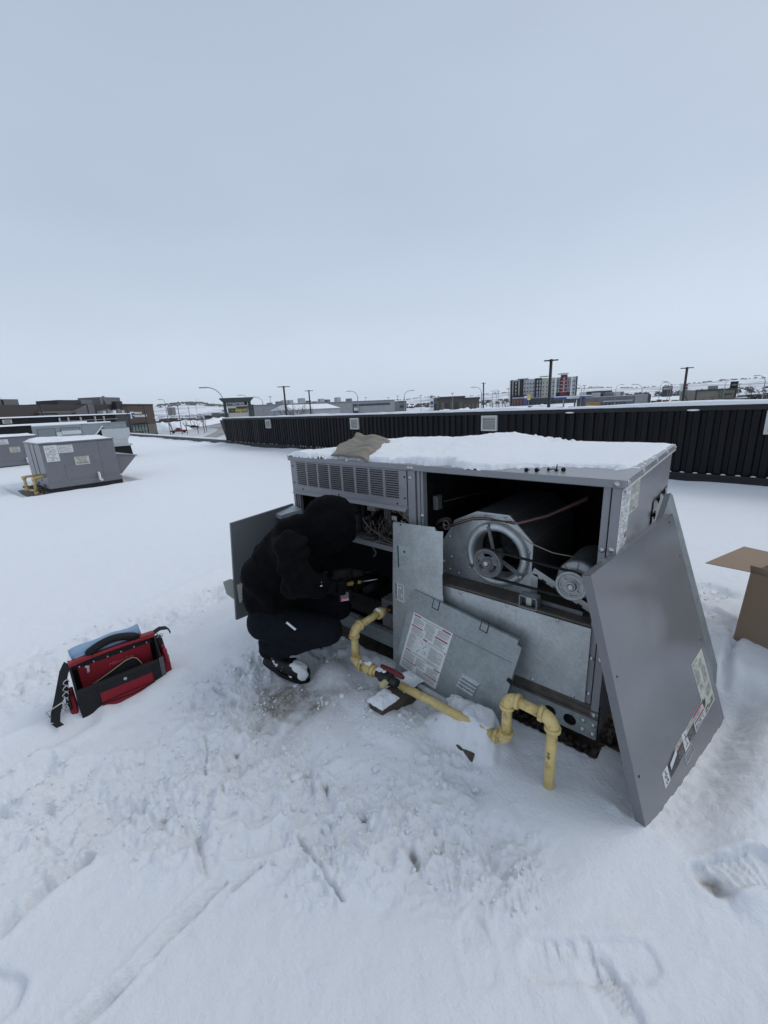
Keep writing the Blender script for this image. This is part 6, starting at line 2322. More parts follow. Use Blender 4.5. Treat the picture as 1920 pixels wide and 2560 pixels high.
# ------------------------------------------------------------------ setting: street level, hills
def terr(x, y):
    dx, dy = x - CAM[0], y - CAM[1]
    r = np.hypot(dx, dy)
    az = np.arctan2(dx, dy)
    left = sstep(R(-61), R(-66), az)
    h = -4.5 + (1 - left) * (3.4 * sstep(130, 340, r) + 1.4 * sstep(330, 800, r)) + 6 * sstep(800, 2200, r)
    h = h - left * 2.0 * sstep(170, 500, r)
    hill = sstep(2200, 4600, r) * (1 + .5 * fbm(az * 7, r / 2500, 3, 71) + .12 * fbm(az * 30, r / 700, 3, 72))
    h = h + 62 * hill * (1 + .45 * left) - 55 * sstep(4700, 5600, r)
    return h + .25 * fbm(x * .04, y * .04, 3, 75) * sstep(60, 120, r) + .8 * fbm(x * .01, y * .01, 3, 74) * sstep(500, 1200, r)


def tz(x, y):
    return float(terr(np.array([float(x)]), np.array([float(y)]))[0])


nr = 190
rr = 9 * (6000 / 9) ** (np.arange(nr) / (nr - 1.0))
az = np.radians(np.linspace(0, 360, 721)[:-1])
X = CAM[0] + rr[:, None] * np.sin(az)[None]
Y = CAM[1] + rr[:, None] * np.cos(az)[None]
Hh = terr(X, Y)
na = len(az)
F = [(i * na + j, i * na + (j + 1) % na, (i + 1) * na + (j + 1) % na, (i + 1) * na + j)[::-1] for i in range(nr - 1) for j in range(na)]
b = MB()
b.v = np.stack([X, Y, Hh], -1).reshape(-1, 3).tolist()
b.f = F
b.m = [0] * len(F)
b.sm = [True] * len(F)
gm = bpy.data.materials.new('snowy_ground')
gm.use_nodes = True
t_ = gm.node_tree
pb_ = t_.nodes['Principled BSDF']
pb_.inputs['Roughness'].default_value = .8
g1 = t_.nodes.new('ShaderNodeTexCoord')
g2 = t_.nodes.new('ShaderNodeMapping')
g2.inputs['Scale'].default_value = (.004, .004, .02)
g3 = t_.nodes.new('ShaderNodeTexNoise')
g3.inputs['Scale'].default_value = 1.0
g3.inputs['Detail'].default_value = 8
g3.inputs['Roughness'].default_value = .62
g4 = t_.nodes.new('ShaderNodeValToRGB')
g4.color_ramp.elements[0].position = .44
g4.color_ramp.elements[0].color = (.83, .855, .885, 1)
g4.color_ramp.elements[1].position = .66
g4.color_ramp.elements[1].color = (.30, .31, .33, 1)
t_.links.new(g1.outputs['Object'], g2.inputs[0])
t_.links.new(g2.outputs[0], g3.inputs[0])
t_.links.new(g3.outputs[0], g4.inputs[0])
t_.links.new(g4.outputs[0], pb_.inputs['Base Color'])
tag(b.build('snowy_ground', gm), kind='structure')


def strip(name, pts, wd, m, lift=.06, n=10):
    P_ = [Vector((*p, 0)) for p in pts]
    vs = []
    L_ = []
    for i in range(len(P_) - 1):
        for k in range(n):
            L_.append(P_[i].lerp(P_[i + 1], k / n))
    L_.append(P_[-1])
    for i, p in enumerate(L_):
        d = (L_[min(i + 1, len(L_) - 1)] - L_[max(i - 1, 0)]).normalized()
        s_ = Vector((-d.y, d.x, 0))
        w_ = wd if not isinstance(wd, (list, tuple)) else wd[0] + (wd[1] - wd[0]) * i / (len(L_) - 1)
        for q in (-1, -.33, .33, 1):
            a = p + s_ * w_ / 2 * q
            vs.append((a.x, a.y, tz(a.x, a.y) + lift))
    b = MB().add(vs, [(4 * i + k, 4 * i + 4 + k, 4 * i + 5 + k, 4 * i + 1 + k) for i in range(len(L_) - 1) for k in range(3)])
    tag(b.build(name, m), kind='structure')


def gp_(px, d, py=1020):
    p = far(px, py, d)
    return (p[0], p[1])


strip('road', [gp_(560, 300), gp_(532, 380), gp_(508, 560), gp_(494, 900), gp_(487, 1400)], [18, 16], M['asphalt'], .12)
strip('road', [gp_(620, 215), gp_(550, 224), gp_(505, 230), gp_(470, 238)], 7, M['asphalt'], .09)
strip('road', [gp_(490, 112), gp_(512, 121), gp_(534, 134), gp_(548, 157), gp_(552, 176), gp_(545, 190), gp_(525, 196)], 4.2, M['asphalt'], .11)
strip('road', [gp_(1050, 150), gp_(1150, 158), gp_(1280, 172), gp_(1420, 185)], 5, M['asphalt'], .08)
strip('road', [gp_(1640, 175), gp_(1780, 165), gp_(1930, 155), gp_(2100, 150)], 5, M['asphalt'], .08)
strip('parking_lot', [gp_(330, 118), gp_(400, 140), gp_(445, 165)], 18, mat('trodden_snow', (.58, .59, .60), .8, 0, .15, .2), .05)


# ------------------------------------------------------------------ buildings round about
class Facade:
    def __init__(s, name, lab, cat, pl, dl, pr, dr, depth, m, top_py=None, zt=None, zb=None, px_top=None, roof_snow=True, group=None):
        a, c = far(pl, 1020, dl), far(pr, 1020, dr)
        s.a, s.c = Vector((a[0], a[1], 0)), Vector((c[0], c[1], 0))
        s.u = (s.c - s.a).normalized()
        s.len = (s.c - s.a).length
        s.n = Vector((s.u.y, -s.u.x, 0))
        if s.n.dot(Vector((CAM[0], CAM[1], 0)) - s.a) < 0:
            s.n = -s.n
        s.zb = min(tz(*s.a[:2]), tz(*s.c[:2])) - .4 if zb is None else zb
        s.zt = far(px_top or pl, top_py, dl if not px_top else (dl + dr) / 2)[2] if zt is None else zt
        s.t = thing(name, lab, cat, (s.a + s.c) / 2 - s.n * depth / 2 + Vector((0, 0, s.zb)), group=group)
        s.depth = depth
        b = MB().obox((s.a + s.c) / 2 - s.n * depth / 2 + Vector((0, 0, (s.zb + s.zt) / 2)), s.u * s.len / 2, s.n * depth / 2, (0, 0, (s.zt - s.zb) / 2))
        b.build('wall', m, s.t)
        if roof_snow:
            b = MB().obox((s.a + s.c) / 2 - s.n * depth / 2 + Vector((0, 0, s.zt + .06)), s.u * (s.len / 2 - .25), s.n * (depth / 2 - .25), (0, 0, .05))
            o = b.build('snow_on_roof', M['snow'], s.t)
            o['kind'] = 'stuff'

    def z(s, f):
        return s.zb + (s.zt - s.zb) * f

    def box(s, name, s0, s1, z0, z1, m, proud=.1, depth=None, parent=None, mb=None):
        """a piece on the front; s0..s1 along the front (0..1), z in metres"""
        c = s.a + s.u * s.len * (s0 + s1) / 2 + Vector((0, 0, (z0 + z1) / 2))
        d = proud if depth is None else depth
        c = c + s.n * (proud - d / 2)
        b = (mb or MB()).obox(c, s.u * s.len * (s1 - s0) / 2, s.n * d / 2, (0, 0, (z1 - z0) / 2))
        if mb is None:
            return b.build(name, m, parent or s.t)


brown = bm('brown_cladding', (.075, .055, .042))
brown2 = bm('dark_stone', (.03, .028, .03), .8, .35, .6)
taupe = bm('taupe_render', (.13, .12, .11))
gry = bm('mid_grey_wall', (.16, .165, .175))
dgr = bm('charcoal_wall', (.045, .047, .052))
lgr = bm('light_grey_wall', (.36, .37, .385))
oliv = bm('olive_grey_wall', (.13, .13, .115))
whi = bm('white_panel', (.62, .63, .63))

# office with the lettering
f = Facade('office_building', 'brown two storey office with a blue and white logo and wall lettering, glass front', 'building', 296, 128, 383, 140, 30, brown, top_py=1010, roof_snow=False)
zt, zb = f.zt, f.zb
f.box('parapet_band', -.005, 1.005, zt - .35, zt + .02, brown2, .15)
g = f.box('shop_window', .16, .70, zb + .6, zb + (zt - zb) * .46, M['glassg'], .06)
for k in range(1, 6):
    f.box('mullion', .16 + .09 * k - .004, .16 + .09 * k + .004, zb + .6, zb + (zt - zb) * .46, M['flash'], .14, parent=g)
f.box('transom', .16, .70, zb + (zt - zb) * .26, zb + (zt - zb) * .275, M['flash'], .15, parent=g)
f.box('canopy', .14, .68, zb + (zt - zb) * .465, zb + (zt - zb) * .49, M['dark'], 1.0)
dd_ = f.box('door', .40, .56, zb + .6, zb + (zt - zb) * .24, M['glass'], .10)
f.box('door_frame', .475, .485, zb + .6, zb + (zt - zb) * .24, M['flash'], .16, parent=dd_)
f.box('dark_base', .75, 1.0, zb, zb + (zt - zb) * .17, brown2, .12)
f.box('dark_base', -.0, .14, zb, zb + (zt - zb) * .17, brown2, .12)
f.box('lower_wall', .70, 1.002, zb + (zt - zb) * .17, zb + (zt - zb) * .44, taupe, .05)
f.box('wall_lamp', .94, .98, zb + (zt - zb) * .60, zb + (zt - zb) * .615, whi, .3)
# side wall running back: pilasters and windows
e1 = f.c - f.n * .1
nside = f.u
for k in range(5):
    q0 = 2 + k * 5.6
    c = f.c - f.n * (q0 + 1.2) + nside * .15 + Vector((0, 0, (zt + zb) / 2 - .4))
    MB().obox(c, f.n * .9, nside * .15, (0, 0, (zt - zb) * .46)).build('pilaster', taupe, f.t)
    c = f.c - f.n * (q0 + 3.8) + nside * .06 + Vector((0, 0, (zt + zb) / 2))
    MB().obox(c, f.n * 1.4, nside * .06, (0, 0, (zt - zb) * .40)).build('window', M['glass'], f.t)
lw = f.len


def on_front(F_, s_, z_, lift):
    return F_.a + F_.u * F_.len * s_ + F_.n * lift + Vector((0, 0, z_))


H_ = zt - zb
text_obj('lettering', 'WEALTH', H_ * .078, M['white'], f.t, on_front(f, .385, zb + H_ * .735, .06), f.u, (0, 0, 1), .05, sx=1.0, bold=.03)
text_obj('lettering', 'MANAGEMENT', H_ * .078, M['white'], f.t, on_front(f, .385, zb + H_ * .655, .06), f.u, (0, 0, 1), .05, sx=1.0, bold=.03)
lb_ = bm('logo_blue', (.03, .10, .36))
b = MB()


def lgp(*pts):
    return [on_front(f, s_, zb + H_ * z_, .07) for s_, z_ in pts]


b.prism(lgp((.19, .62), (.225, .62), (.275, .80), (.245, .80)), f.n * .05, 0)
b.prism(lgp((.19, .62), (.30, .62), (.30, .655), (.20, .655)), f.n * .07, 1)
b.prism(lgp((.265, .62), (.295, .62), (.295, .80), (.275, .80)), f.n * .06, 1)
b.prism(lgp((.30, .80), (.375, .80), (.36, .765), (.30, .765)), f.n * .06, 1)
b.prism(lgp((.31, .66), (.36, .66), (.365, .74), (.31, .755), (.30, .70)), f.n * .05, 0)
b.prism(lgp((.335, .69), (.372, .69), (.372, .71), (.335, .71)), f.n * .08, 1)
b.build('logo', [lb_, M['white']], f.t)
rp = f.a + f.u * lw * .30 - f.n * 8
MB().obox(rp + Vector((0, 0, zt + .9)), f.u * lw * .26, f.n * 3, (0, 0, 1.1)).build('penthouse', gry, f.t)

# long dark building behind the roof edge, its setbacks
f = Facade('shop_building', 'long dark shop building with a stone corner and stepped flat roofs at the left', 'building', -30, 100, 296, 118, 22, bm('dark_brown_wall', (.055, .047, .045)), top_py=1014, px_top=60, roof_snow=False)
zt, zb = f.zt, f.zb
x_ = lambda px: (px + 30) / 326
f.box('stone_corner', x_(276), x_(298), zb, zt + .6, brown2, 1.2)
f.box('stone_wall', x_(-25), x_(37), zb, zt - 2.6, brown2, .5)
f.box('beige_panel', x_(37), x_(64), zb, zt - 2.6, bm('beige_panel', (.22, .19, .165)), .6)
f.box('grey_wall', x_(62), x_(106), zb, zt - 1.9, gry, .7)
f.box('grey_wall', x_(107), x_(146), zb, zt - 1.5, gry, .75)
f.box('roof_edge', x_(62), x_(146), zt - 1.7, zt - 1.35, oliv, 1.0)
b = MB()
p = [on_front(f, x_(px), z_, 0) for px, z_ in ((146, zb), (200, zb), (200, zt - .2), (196, zt - .1), (146, zt - 1.6))]
b.prism(p, f.n * 1.6)
b.build('sloping_parapet', bm('slope_grey', (.12, .12, .13)), f.t)
f.box('low_wing', x_(205), x_(282), zb, zt - 2.4, dgr, 4)
for k, px in enumerate((208, 222, 240, 255, 268)):
    f.box('roof_kit', x_(px), x_(px + 9), zt - 2.4, zt - 1.5 + .3 * (k % 2), (lgr, gry, whi, gry, lgr)[k], 3, 1.5)
f.box('snow_ledge', x_(205), x_(282), zt - 2.4, zt - 2.2, M['snow'], 4.2, 3)
for px, w_, h_, m in ((-10, 60, 1.7, oliv), (55, 32, 1.2, gry), (184, 56, 1.1, dgr), (250, 34, 1.2, gry)):
    c = f.a + f.u * f.len * (x_(px) + w_ / 326 / 2) - f.n * 9 + Vector((0, 0, zt + h_ / 2))
    MB().obox(c, f.u * f.len * w_ / 326 / 2, f.n * 3, (0, 0, h_ / 2 + .1)).build('rooftop_box', m, f.t)
MB().cyl(f.a + f.u * f.len * x_(289) + Vector((0, 0, zt)) - f.n * 3, f.a + f.u * f.len * x_(289) + Vector((0, 0, zt + 2.0)) - f.n * 3, .28, n=10).build('flue', gry, f.t)
MB().cyl(f.a + f.u * f.len * x_(33) + Vector((0, 0, zt)) - f.n * 9, f.a + f.u * f.len * x_(33) + Vector((0, 0, zt + 2.4)) - f.n * 9, .3, n=10).build('flue', gry, f.t)

# the nearer black fascias of this roof
f = Facade('fascia_wall', 'upper black roof fascia with short grey posts and a white snow line, at the left', 'parapet wall', -40, 46, 284, 52, .6, M['blackpaint'], zt=1.97, zb=-.2, roof_snow=False)
x_ = lambda px: (px + 40) / 324
o = f.box('snow_on_cap', -.01, 1.0, f.zt, f.zt + .10, M['snow'], .1, .8)
o['kind'] = 'stuff'
for px in (118, 141, 175, 217, 244):
    f.box('post', x_(px - 1.6), x_(px + 1.6), 1.0, f.zt - .12, lgr, .14)
f.box('lower_trim', x_(118), 1.0, 1.50, 1.54, lgr, .2)
vt = f.box('louver_vent', x_(-12), x_(7), 1.55, 1.86, M['vent'], .08)
for k in range(4):
    f.box('slat', x_(-10), x_(5), 1.60 + k * .065, 1.63 + k * .065, M['print'], .1, parent=vt)
f = Facade('fascia_wall', 'lower black roof fascia with a thick white snow line, nearest at the far left', 'parapet wall', -60, 34, 205, 37, .6, M['blackpaint'], zt=1.36, zb=-.2, roof_snow=False)
o = f.box('snow_on_cap', -.01, 1.01, f.zt, f.zt + .10, M['snow'], .1, .8)
o['kind'] = 'stuff'

# long pale industrial building
f = Facade('warehouse', 'very long pale grey industrial building with small rooftop units', 'building', 588, 172, 987, 205, 12, bm('pale_metal_siding', (.27, .285, .30)), top_py=1014, px_top=640)
zt, zb = f.zt, f.zb
x_ = lambda px: (lambda q: float((Vector((*q, 0)) - f.a).dot(f.u) / f.len))(hit(px))


def hit(px):
    d = ray(px, 1015)
    o = CAM[:2]
    n_ = np.array(f.n[:2])
    t = ((np.array(f.a[:2]) - o) @ n_) / (np.array(d[:2]) @ n_)
    return tuple(o + np.array(d[:2]) * t)


f.box('window_band', x_(882), x_(975), zt - 2.2, zt - 1.3, M['glass'], .15)
f.box('roof_edge', -.002, 1.002, zt - .3, zt + .05, gry, .2)
for px0, px1, h_ in ((680, 690, .8), (703, 711, 1.2), (717, 727, 1.6), (733, 743, 1.6), (760, 773, 2.2), (780, 788, 1.1), (796, 803, .7), (811, 822, 1.7), (828, 836, 1.3), (853, 863, 2.1), (882, 891, 1.4)):
    c = f.a + f.u * f.len * (x_(px0) + x_(px1)) / 2 - f.n * 5 + Vector((0, 0, zt + h_ / 2))
    MB().obox(c, f.u * max(.8, f.len * (x_(px1) - x_(px0)) / 2), f.n * 1.3, (0, 0, h_ / 2)).build('roof_unit', gry if h_ < 1.5 else lgr, f.t)
dr_ = f.box('loading_door', x_(882), x_(897), zb, zt - 2.5, dgr, .2)
for k in range(3):
    f.box('door_panel', x_(884 + 4.3 * k), x_(887.4 + 4.3 * k), zt - 4.2, zt - 2.8, whi, .3, parent=dr_)
s_ = Facade('shed', 'low long shed under a white snowy roof in front of the industrial building', 'building', 736, 112, 849, 124, 10, lgr, top_py=1022, px_top=790, roof_snow=False)
ra, rc = s_.a + Vector((0, 0, s_.zt)), s_.c + Vector((0, 0, s_.zt))
b = MB().prism([ra + s_.n * .4, ra - s_.n * 5 + Vector((0, 0, 1.4)), ra - s_.n * 10.4], rc - ra)
o = b.build('snowy_roof', M['snow'], s_.t)
ft = thing('yard_fence', 'dark steel yard fence in front of the industrial building', 'fence', (*gp_(850, 95), -4.5))
b1 = MB()
rng = random.Random(5)
Fa, Fc = Vector((*gp_(690, 92), 0)), Vector((*gp_(990, 118), 0))
for k in range(61):
    p = Fa.lerp(Fc, k / 60)
    z0 = tz(p.x, p.y)
    MB().box(p.x - .05, p.x + .05, p.y - .05, p.y + .05, z0, z0 + 4.0).build('post', M['polek'], ft)
for h_ in (1.2, 2.6, 3.9):
    b1.tube([Fa.lerp(Fc, k / 12) + Vector((0, 0, tz(*Fa.lerp(Fc, k / 12)[:2]) + h_)) for k in range(13)], .05, 5)
b1.build('rail', M['polek'], ft)

# hotel
f = Facade('hotel', 'six storey hotel striped in black, pale grey and dark red', 'building', 1275, 270, 1438.5, 275, 9, bm('hotel_grey', (.42, .42, .435)), top_py=951, px_top=1280)
zt, zb = f.zt, f.zb
hk = bm('hotel_black', (.022, .024, .03))
hr = bm('hotel_red', (.13, .02, .03))
hb = bm('hotel_beige', (.40, .39, .34))
s_ = lambda zx: (zx - 268) / (1500 - 268)
H_ = zt - zb


def zrow(zy):
    # zoomed y: roof 150, ground 590
    return zt - (zy - 150) / (590 - 150) * H_


for a, c, m, pr_, up_ in ((268, 300, hk, .3, 0), (300, 318, hb, .6, -.5), (318, 415, hk, .2, -.8), (415, 438, hb, .6, -.5), (438, 512, hk, .3, .3), (722, 850, hk, .5, .3), (850, 1000, hb, .2, 0), (1090, 1120, whi, .8, 0), (1120, 1195, hk, .3, -1), (1195, 1312, hr, 1.0, 1.4), (1312, 1378, hk, .3, -1), (1378, 1408, whi, .8, 0), (1480, 1500, hk, .4, .2)):
    f.box('facade_stripe', s_(a), s_(c), zb, zt + up_, m, pr_)
for a, c, h_ in ((400, 600, .5), (820, 975, 1.2), (1160, 1330, 2.1)):
    f.box('roof_canopy', s_(a), s_(c), zt + h_ - .3, zt + h_ + .1, lgr, 1.6, 6)
rows = [215, 280, 345, 405]
WG = M['glass']
for zx in (540, 594, 646, 700, 885, 950, 1068, 1408, 1446):
    for ry in (225, 290, 352, 408):
        w_ = f.box('window', s_(zx - 11), s_(zx + 11), zrow(ry + 10), zrow(ry - 12), WG, .25)
for zx in (772, 820):
    for ry in (195, 255, 315, 375, 430):
        f.box('window', s_(zx - 12), s_(zx + 12), zrow(ry + 22), zrow(ry - 22), lgr, .56)
for zx in (368,):
    for ry in (205, 265, 325, 382):
        f.box('window', s_(zx - 12), s_(zx + 12), zrow(ry + 20), zrow(ry - 20), lgr, .3)
for zx in (1128, 1168, 1322, 1358):
    for ry in (185, 245, 305, 360):
        f.box('window', s_(zx - 11), s_(zx + 11), zrow(ry + 20), zrow(ry - 20), lgr, .4)
for ry in (175, 235, 300, 360):
    f.box('window', s_(1240), s_(1268), zrow(ry + 22), zrow(ry - 22), bm('pink_window', (.42, .3, .31)), 1.05)
for ry in (213, 270, 328, 385):
    f.box('floor_band', s_(1120), s_(1378), zrow(ry + 3), zrow(ry - 2), whi, 1.15)
f.box('ground_floor', s_(512), s_(1500), zb, zrow(470), dgr, 1.3)
f.box('ground_floor_edge', s_(512), s_(1500), zrow(470), zrow(458), lgr, 1.5)
for k in range(9):
    f.box('ground_window', s_(640 + 92 * k), s_(690 + 92 * k), zb + .6, zrow(485), WG, 1.36)
f.box('brick_podium', s_(305), s_(575), zb, zrow(462), bm('brick_podium', (.10, .045, .042)), 6)
f.box('podium_top', s_(300), s_(585), zrow(462), zrow(440), lgr, 6.2)
f.box('podium_roof', s_(300), s_(585), zrow(440), zrow(412), hk, 5.6)
for k in range(4):
    f.box('podium_window', s_(330 + 60 * k), s_(352 + 60 * k), zb + 1, zrow(480), bm('podium_glass', (.16, .13, .12)), 6.1)

# further low buildings
def low(lab, pl, dl, pr, dr, dep, m, tp, parts=(), cat='building', pxt=None, name='shop_building', snow=True, zb=None):
    F_ = Facade(name, lab, cat, pl, dl, pr, dr, dep, m, top_py=tp, px_top=pxt, roof_snow=snow, zb=zb)
    for nm, s0, s1, f0, f1, mm, pr_ in parts:
        F_.box(nm, s0, s1, F_.zb + (F_.zt - F_.zb) * f0, F_.zb + (F_.zt - F_.zb) * f1, mm, pr_)
    return F_


low('small grey block beyond the end of the industrial building', 996, 260, 1016, 262, 12, gry, 1003, (('window', .2, .8, .4, .6, M['glass'], .2), ('roof_edge', 0, 1, .92, 1.0, dgr, .3)))
bl = bm('brown_lowrise', (.085, .075, .068))
low('dark brown low shop with a raised flat roof, left of the hotel', 1100, 240, 1160, 244, 18, bl, 993, [('roof_edge', -.01, 1.02, .88, 1.02, dgr, .8)] + [('window', .05 + .19 * k, .17 + .19 * k, .1, .6, dgr if k % 2 else taupe, .3) for k in range(5)])
low('brown low shop joined to the right of the raised roof one, left of the hotel', 1158, 244, 1198, 247, 18, bl, 995, [('roof_edge', -.01, 1.02, .88, 1.02, dgr, .8)] + [('window', .06 + .24 * k, .22 + .24 * k, .1, .5, taupe, .3) for k in range(4)])
low('dark low shop with greenish walls just right of the white pylon', 1083, 242, 1102, 242, 16, oliv, 998, [('window', .1, .4, .2, .6, dgr, .3), ('roof_edge', 0, 1, .9, 1.0, dgr, .4)])
low('long low building with black ends and a white band beyond the fuel canopy', 1463, 280, 1526, 284, 16, whi, 980, [('black_end', 0, .24, 0, 1.03, dgr, .4), ('black_band', .24, 1, .78, 1.04, dgr, .5), ('window_strip', .24, 1, .30, .45, M['glass'], .3), ('window', .05, .18, .2, .6, lgr, .6)])
F_ = low('grey building with a row of dark shop windows and a plain grey end', 1491, 165, 1622, 172, 20, bm('steel_grey_wall', (.15, .155, .165)), 990, [('window_band', .06, .55, .22, .60, M['glass'], .25), ('light_end', .71, .955, 0, 1.0, bm('grey_end', (.24, .25, .265)), .35), ('dark_end', .956, 1.0, 0, 1.02, dgr, .6), ('eave', .10, .66, .68, .76, lgr, .9)] + [('mullion', .06 + .07 * k, .066 + .07 * k, .22, .60, lgr, .35) for k in range(8)], pxt=1550)
rng = random.Random(17)
for k in range(6):
    s0_ = .05 + .10 * k
    c = F_.a + F_.u * F_.len * (s0_ + .03) - F_.n * (5 + 2 * (k % 2)) + Vector((0, 0, F_.zt + .7))
    MB().obox(c, F_.u * rng.uniform(.8, 1.5), F_.n * .9, (0, 0, rng.uniform(.6, .9))).build('roof_unit', rng.choice([taupe, lgr, gry]), F_.t)
tn = bm('tan_siding', (.19, .175, .14))
F_ = low('long tan metal workshop with pale doors at the right', 1733, 188, 1834, 192, 16, tn, 974, [('corner_band', 0, .04, 0, 1.01, dgr, .2), ('dark_bay', .60, .67, 0, 1.0, oliv, .3), ('roof_edge', -.005, 1.005, .93, 1.03, dgr, .4), ('dark_band', .7, .9, .66, .74, dgr, .3), ('right_edge', .97, 1.0, 0, 1.0, dgr, .35)], pxt=1780)
for k, (s0_, s1_, m) in enumerate(((.06, .16, lgr), (.18, .29, taupe), (.33, .42, tn), (.47, .57, lgr), (.72, .90, dgr))):
    F_.box('door', s0_, s1_, F_.zb, F_.zb + (F_.zt - F_.zb) * .42, m, .25)
MB().obox(F_.a + F_.u * F_.len * .56 - F_.n * 5 + Vector((0, 0, F_.zt + .7)), F_.u * 1.2, F_.n * 1, (0, 0, .6)).build('roof_unit', gry, F_.t)

# fuel station canopy
c0, c1 = Vector((*gp_(1398, 178), 0)), Vector((*gp_(1500, 186), 0))
uu = (c1 - c0).normalized()
wn = Vector((uu.y, -uu.x, 0))
zc = far(1440, 994, 181)[2]
cn = thing('fuel_canopy', 'long flat fuel station canopy with a blue and white edge', 'canopy', (c0 + c1) / 2)
Lc = (c1 - c0).length
MB().obox((c0 + c1) / 2 + Vector((0, 0, zc)), uu * Lc / 2, wn * 5, (0, 0, .38)).build('canopy_edge', bm('canopy_blue', (.03, .07, .26)), cn)
MB().obox((c0 + c1) / 2 + Vector((0, 0, zc + .5)), uu * (Lc / 2 + .02), wn * 5.02, (0, 0, .11)).build('white_stripe', M['white'], cn)
MB().obox(c0 + uu * Lc * .16 + Vector((0, 0, zc + .1)) + wn * 5.01 * (1 if wn.dot(Vector((CAM[0], CAM[1], 0)) - c0) > 0 else -1), uu * Lc * .15, wn * .04, (0, 0, .4)).build('white_sign', M['white'], cn)
for k in range(4):
    p = c0 + uu * Lc * (.1 + .27 * k)
    z0 = tz(p.x, p.y)
    MB().box(p.x - .25, p.x + .25, p.y - .25, p.y + .25, z0 - .2, zc - .39).build('column', lgr, cn)
MB().obox((c0 + c1) / 2 + Vector((0, 0, zc + .68)), uu * Lc / 2, wn * 4.9, (0, 0, .07)).build('snow_on_top', M['snow'], cn)['kind'] = 'stuff'
rng = random.Random(23)
for k in range(6):
    p = c0 + uu * Lc * (.55 + .09 * k) - wn * rng.uniform(-2, 2)
    z0 = tz(p.x, p.y)
    t = thing('fuel_pump', 'fuel pump, %s along the blue edged canopy' % ORD[k], 'fuel pump', (p.x, p.y, z0), group='pumps under the fuel canopy')
    MB().box(p.x - .4, p.x + .4, p.y - .3, p.y + .3, z0 - .1, z0 + 1.9).build('pump_body', rng.choice([dgr, gry, taupe]), t)
    MB().box(p.x - .42, p.x + .42, p.y - .32, p.y + .32, z0 + 1.9, z0 + 2.1).build('pump_top', M['white'], t)


# ------------------------------------------------------------------ signs
def frame_at(px, py_base, d):
    p = far(px, 1020, d)
    vd_ = Vector((CAM[0] - p[0], CAM[1] - p[1], 0)).normalized()
    vr_ = Vector((-vd_.y, vd_.x, 0))
    return Vector((p[0], p[1], tz(p[0], p[1]))), vr_, vd_


def zat(px, py, d):
    return far(px, py, d)[2]


dW = 60
p, vr, vd = frame_at(594, 1040, dW)
q0 = far(566, 1010, dW)
if (Vector((q0[0], q0[1], 0)) - p).dot(vr) > 0:
    vr = -vr
sg = thing('pylon_sign', 'dark roofed pylon sign with black name board and yellow lettering', 'sign', p)
wpx = lambda a, b_, d: abs(a - b_) / FPX * d * 1.13
Wd = wpx(564, 627, dW)


def sbox(name, s0, s1, py0, py1, m, proud=.2, parent=None, depth=.4):
    z0, z1 = zat(594, py1, dW), zat(594, py0, dW)
    c = p + vr * (Wd * ((s0 + s1) / 2 - .5)) + vd * (proud - depth / 2)
    c = Vector((c.x, c.y, (z0 + z1) / 2))
    return MB().obox(c, vr * Wd * (s1 - s0) / 2, vd * depth / 2, (0, 0, (z1 - z0) / 2)).build(name, m, parent or sg)


sgd = bm('sign_slate', (.05, .06, .068))
for s0, s1 in ((.09, .17), (.83, .92)):
    sbox('post', s0, s1, 1000, 1090, sgd, .3, depth=.6)
cz0 = zat(594, 998, dW)
b = MB().prism([p + vr * Wd * a + Vector((0, 0, z_ - p.z)) - vd * .9 for a, z_ in ((-.41, cz0 - .38), (.41, cz0 - .38), (.51, cz0 + .05), (.51, cz0 + .18), (-.51, cz0 + .18), (-.51, cz0 + .05))], vd * 1.8)
b.build('roof', sgd, sg)
fr_ = sbox('frame', .175, .825, 999.5, 1016, M['white'], .18)
nb = sbox('name_board', .205, .80, 1002, 1013.5, M['dark'], .22)
zt_ = zat(594, 1011.5, dW)
text_obj('lettering', 'Westgate', .60, M['white'], nb, tuple(Vector((p.x, p.y, zt_)) + vr * (-Wd * .285) + vd * .235), vr, (0, 0, 1), .01, sx=.92, bold=.018)
sbox('tenant_board', .20, .46, 1016.6, 1019.4, M['white'], .2)
sbox('tenant_board', .465, .82, 1016.6, 1020, bm('maroon_board', (.07, .02, .03)), .2)
yb_ = sbox('tenant_board', .22, .79, 1020.5, 1031.5, bm('olive_board', (.10, .10, .07)), .2)
zt_ = zat(594, 1029, dW)
text_obj('lettering', 'depot', .66, bm('sign_yellow', (.62, .50, .10)), yb_, tuple(Vector((p.x, p.y, zt_)) + vr * (-Wd * .085) + vd * .215), vr, (0, 0, 1), .01, sx=.95, bold=.02)
c = Vector((p.x, p.y, zat(594, 1026, dW))) + vr * (-Wd * .17) + vd * .215
vs = [c + vr * (.32 * math.cos(t)) + Vector((0, 0, .15 * math.sin(t))) for t in [i * math.pi / 10 for i in range(20)]]
MB().prism(vs, vd * .02).build('emblem', M['dark'], yb_)
MB().obox(c + vd * .025, vr * .2, vd * .005, (0, 0, .03)).build('emblem_bar', bm('sign_yellow', (.62, .50, .10)), yb_)
sbox('lower_board', .21, .80, 1032, 1060, bm('cream_board', (.5, .48, .42)), .2)
sbox('side_band', .02, .175, 1024, 1027, sgd, .35)
sbox('side_band', .825, .95, 1022, 1025, sgd, .35)
sbox('rear_post', .93, .99, 1013, 1080, sgd, .1)


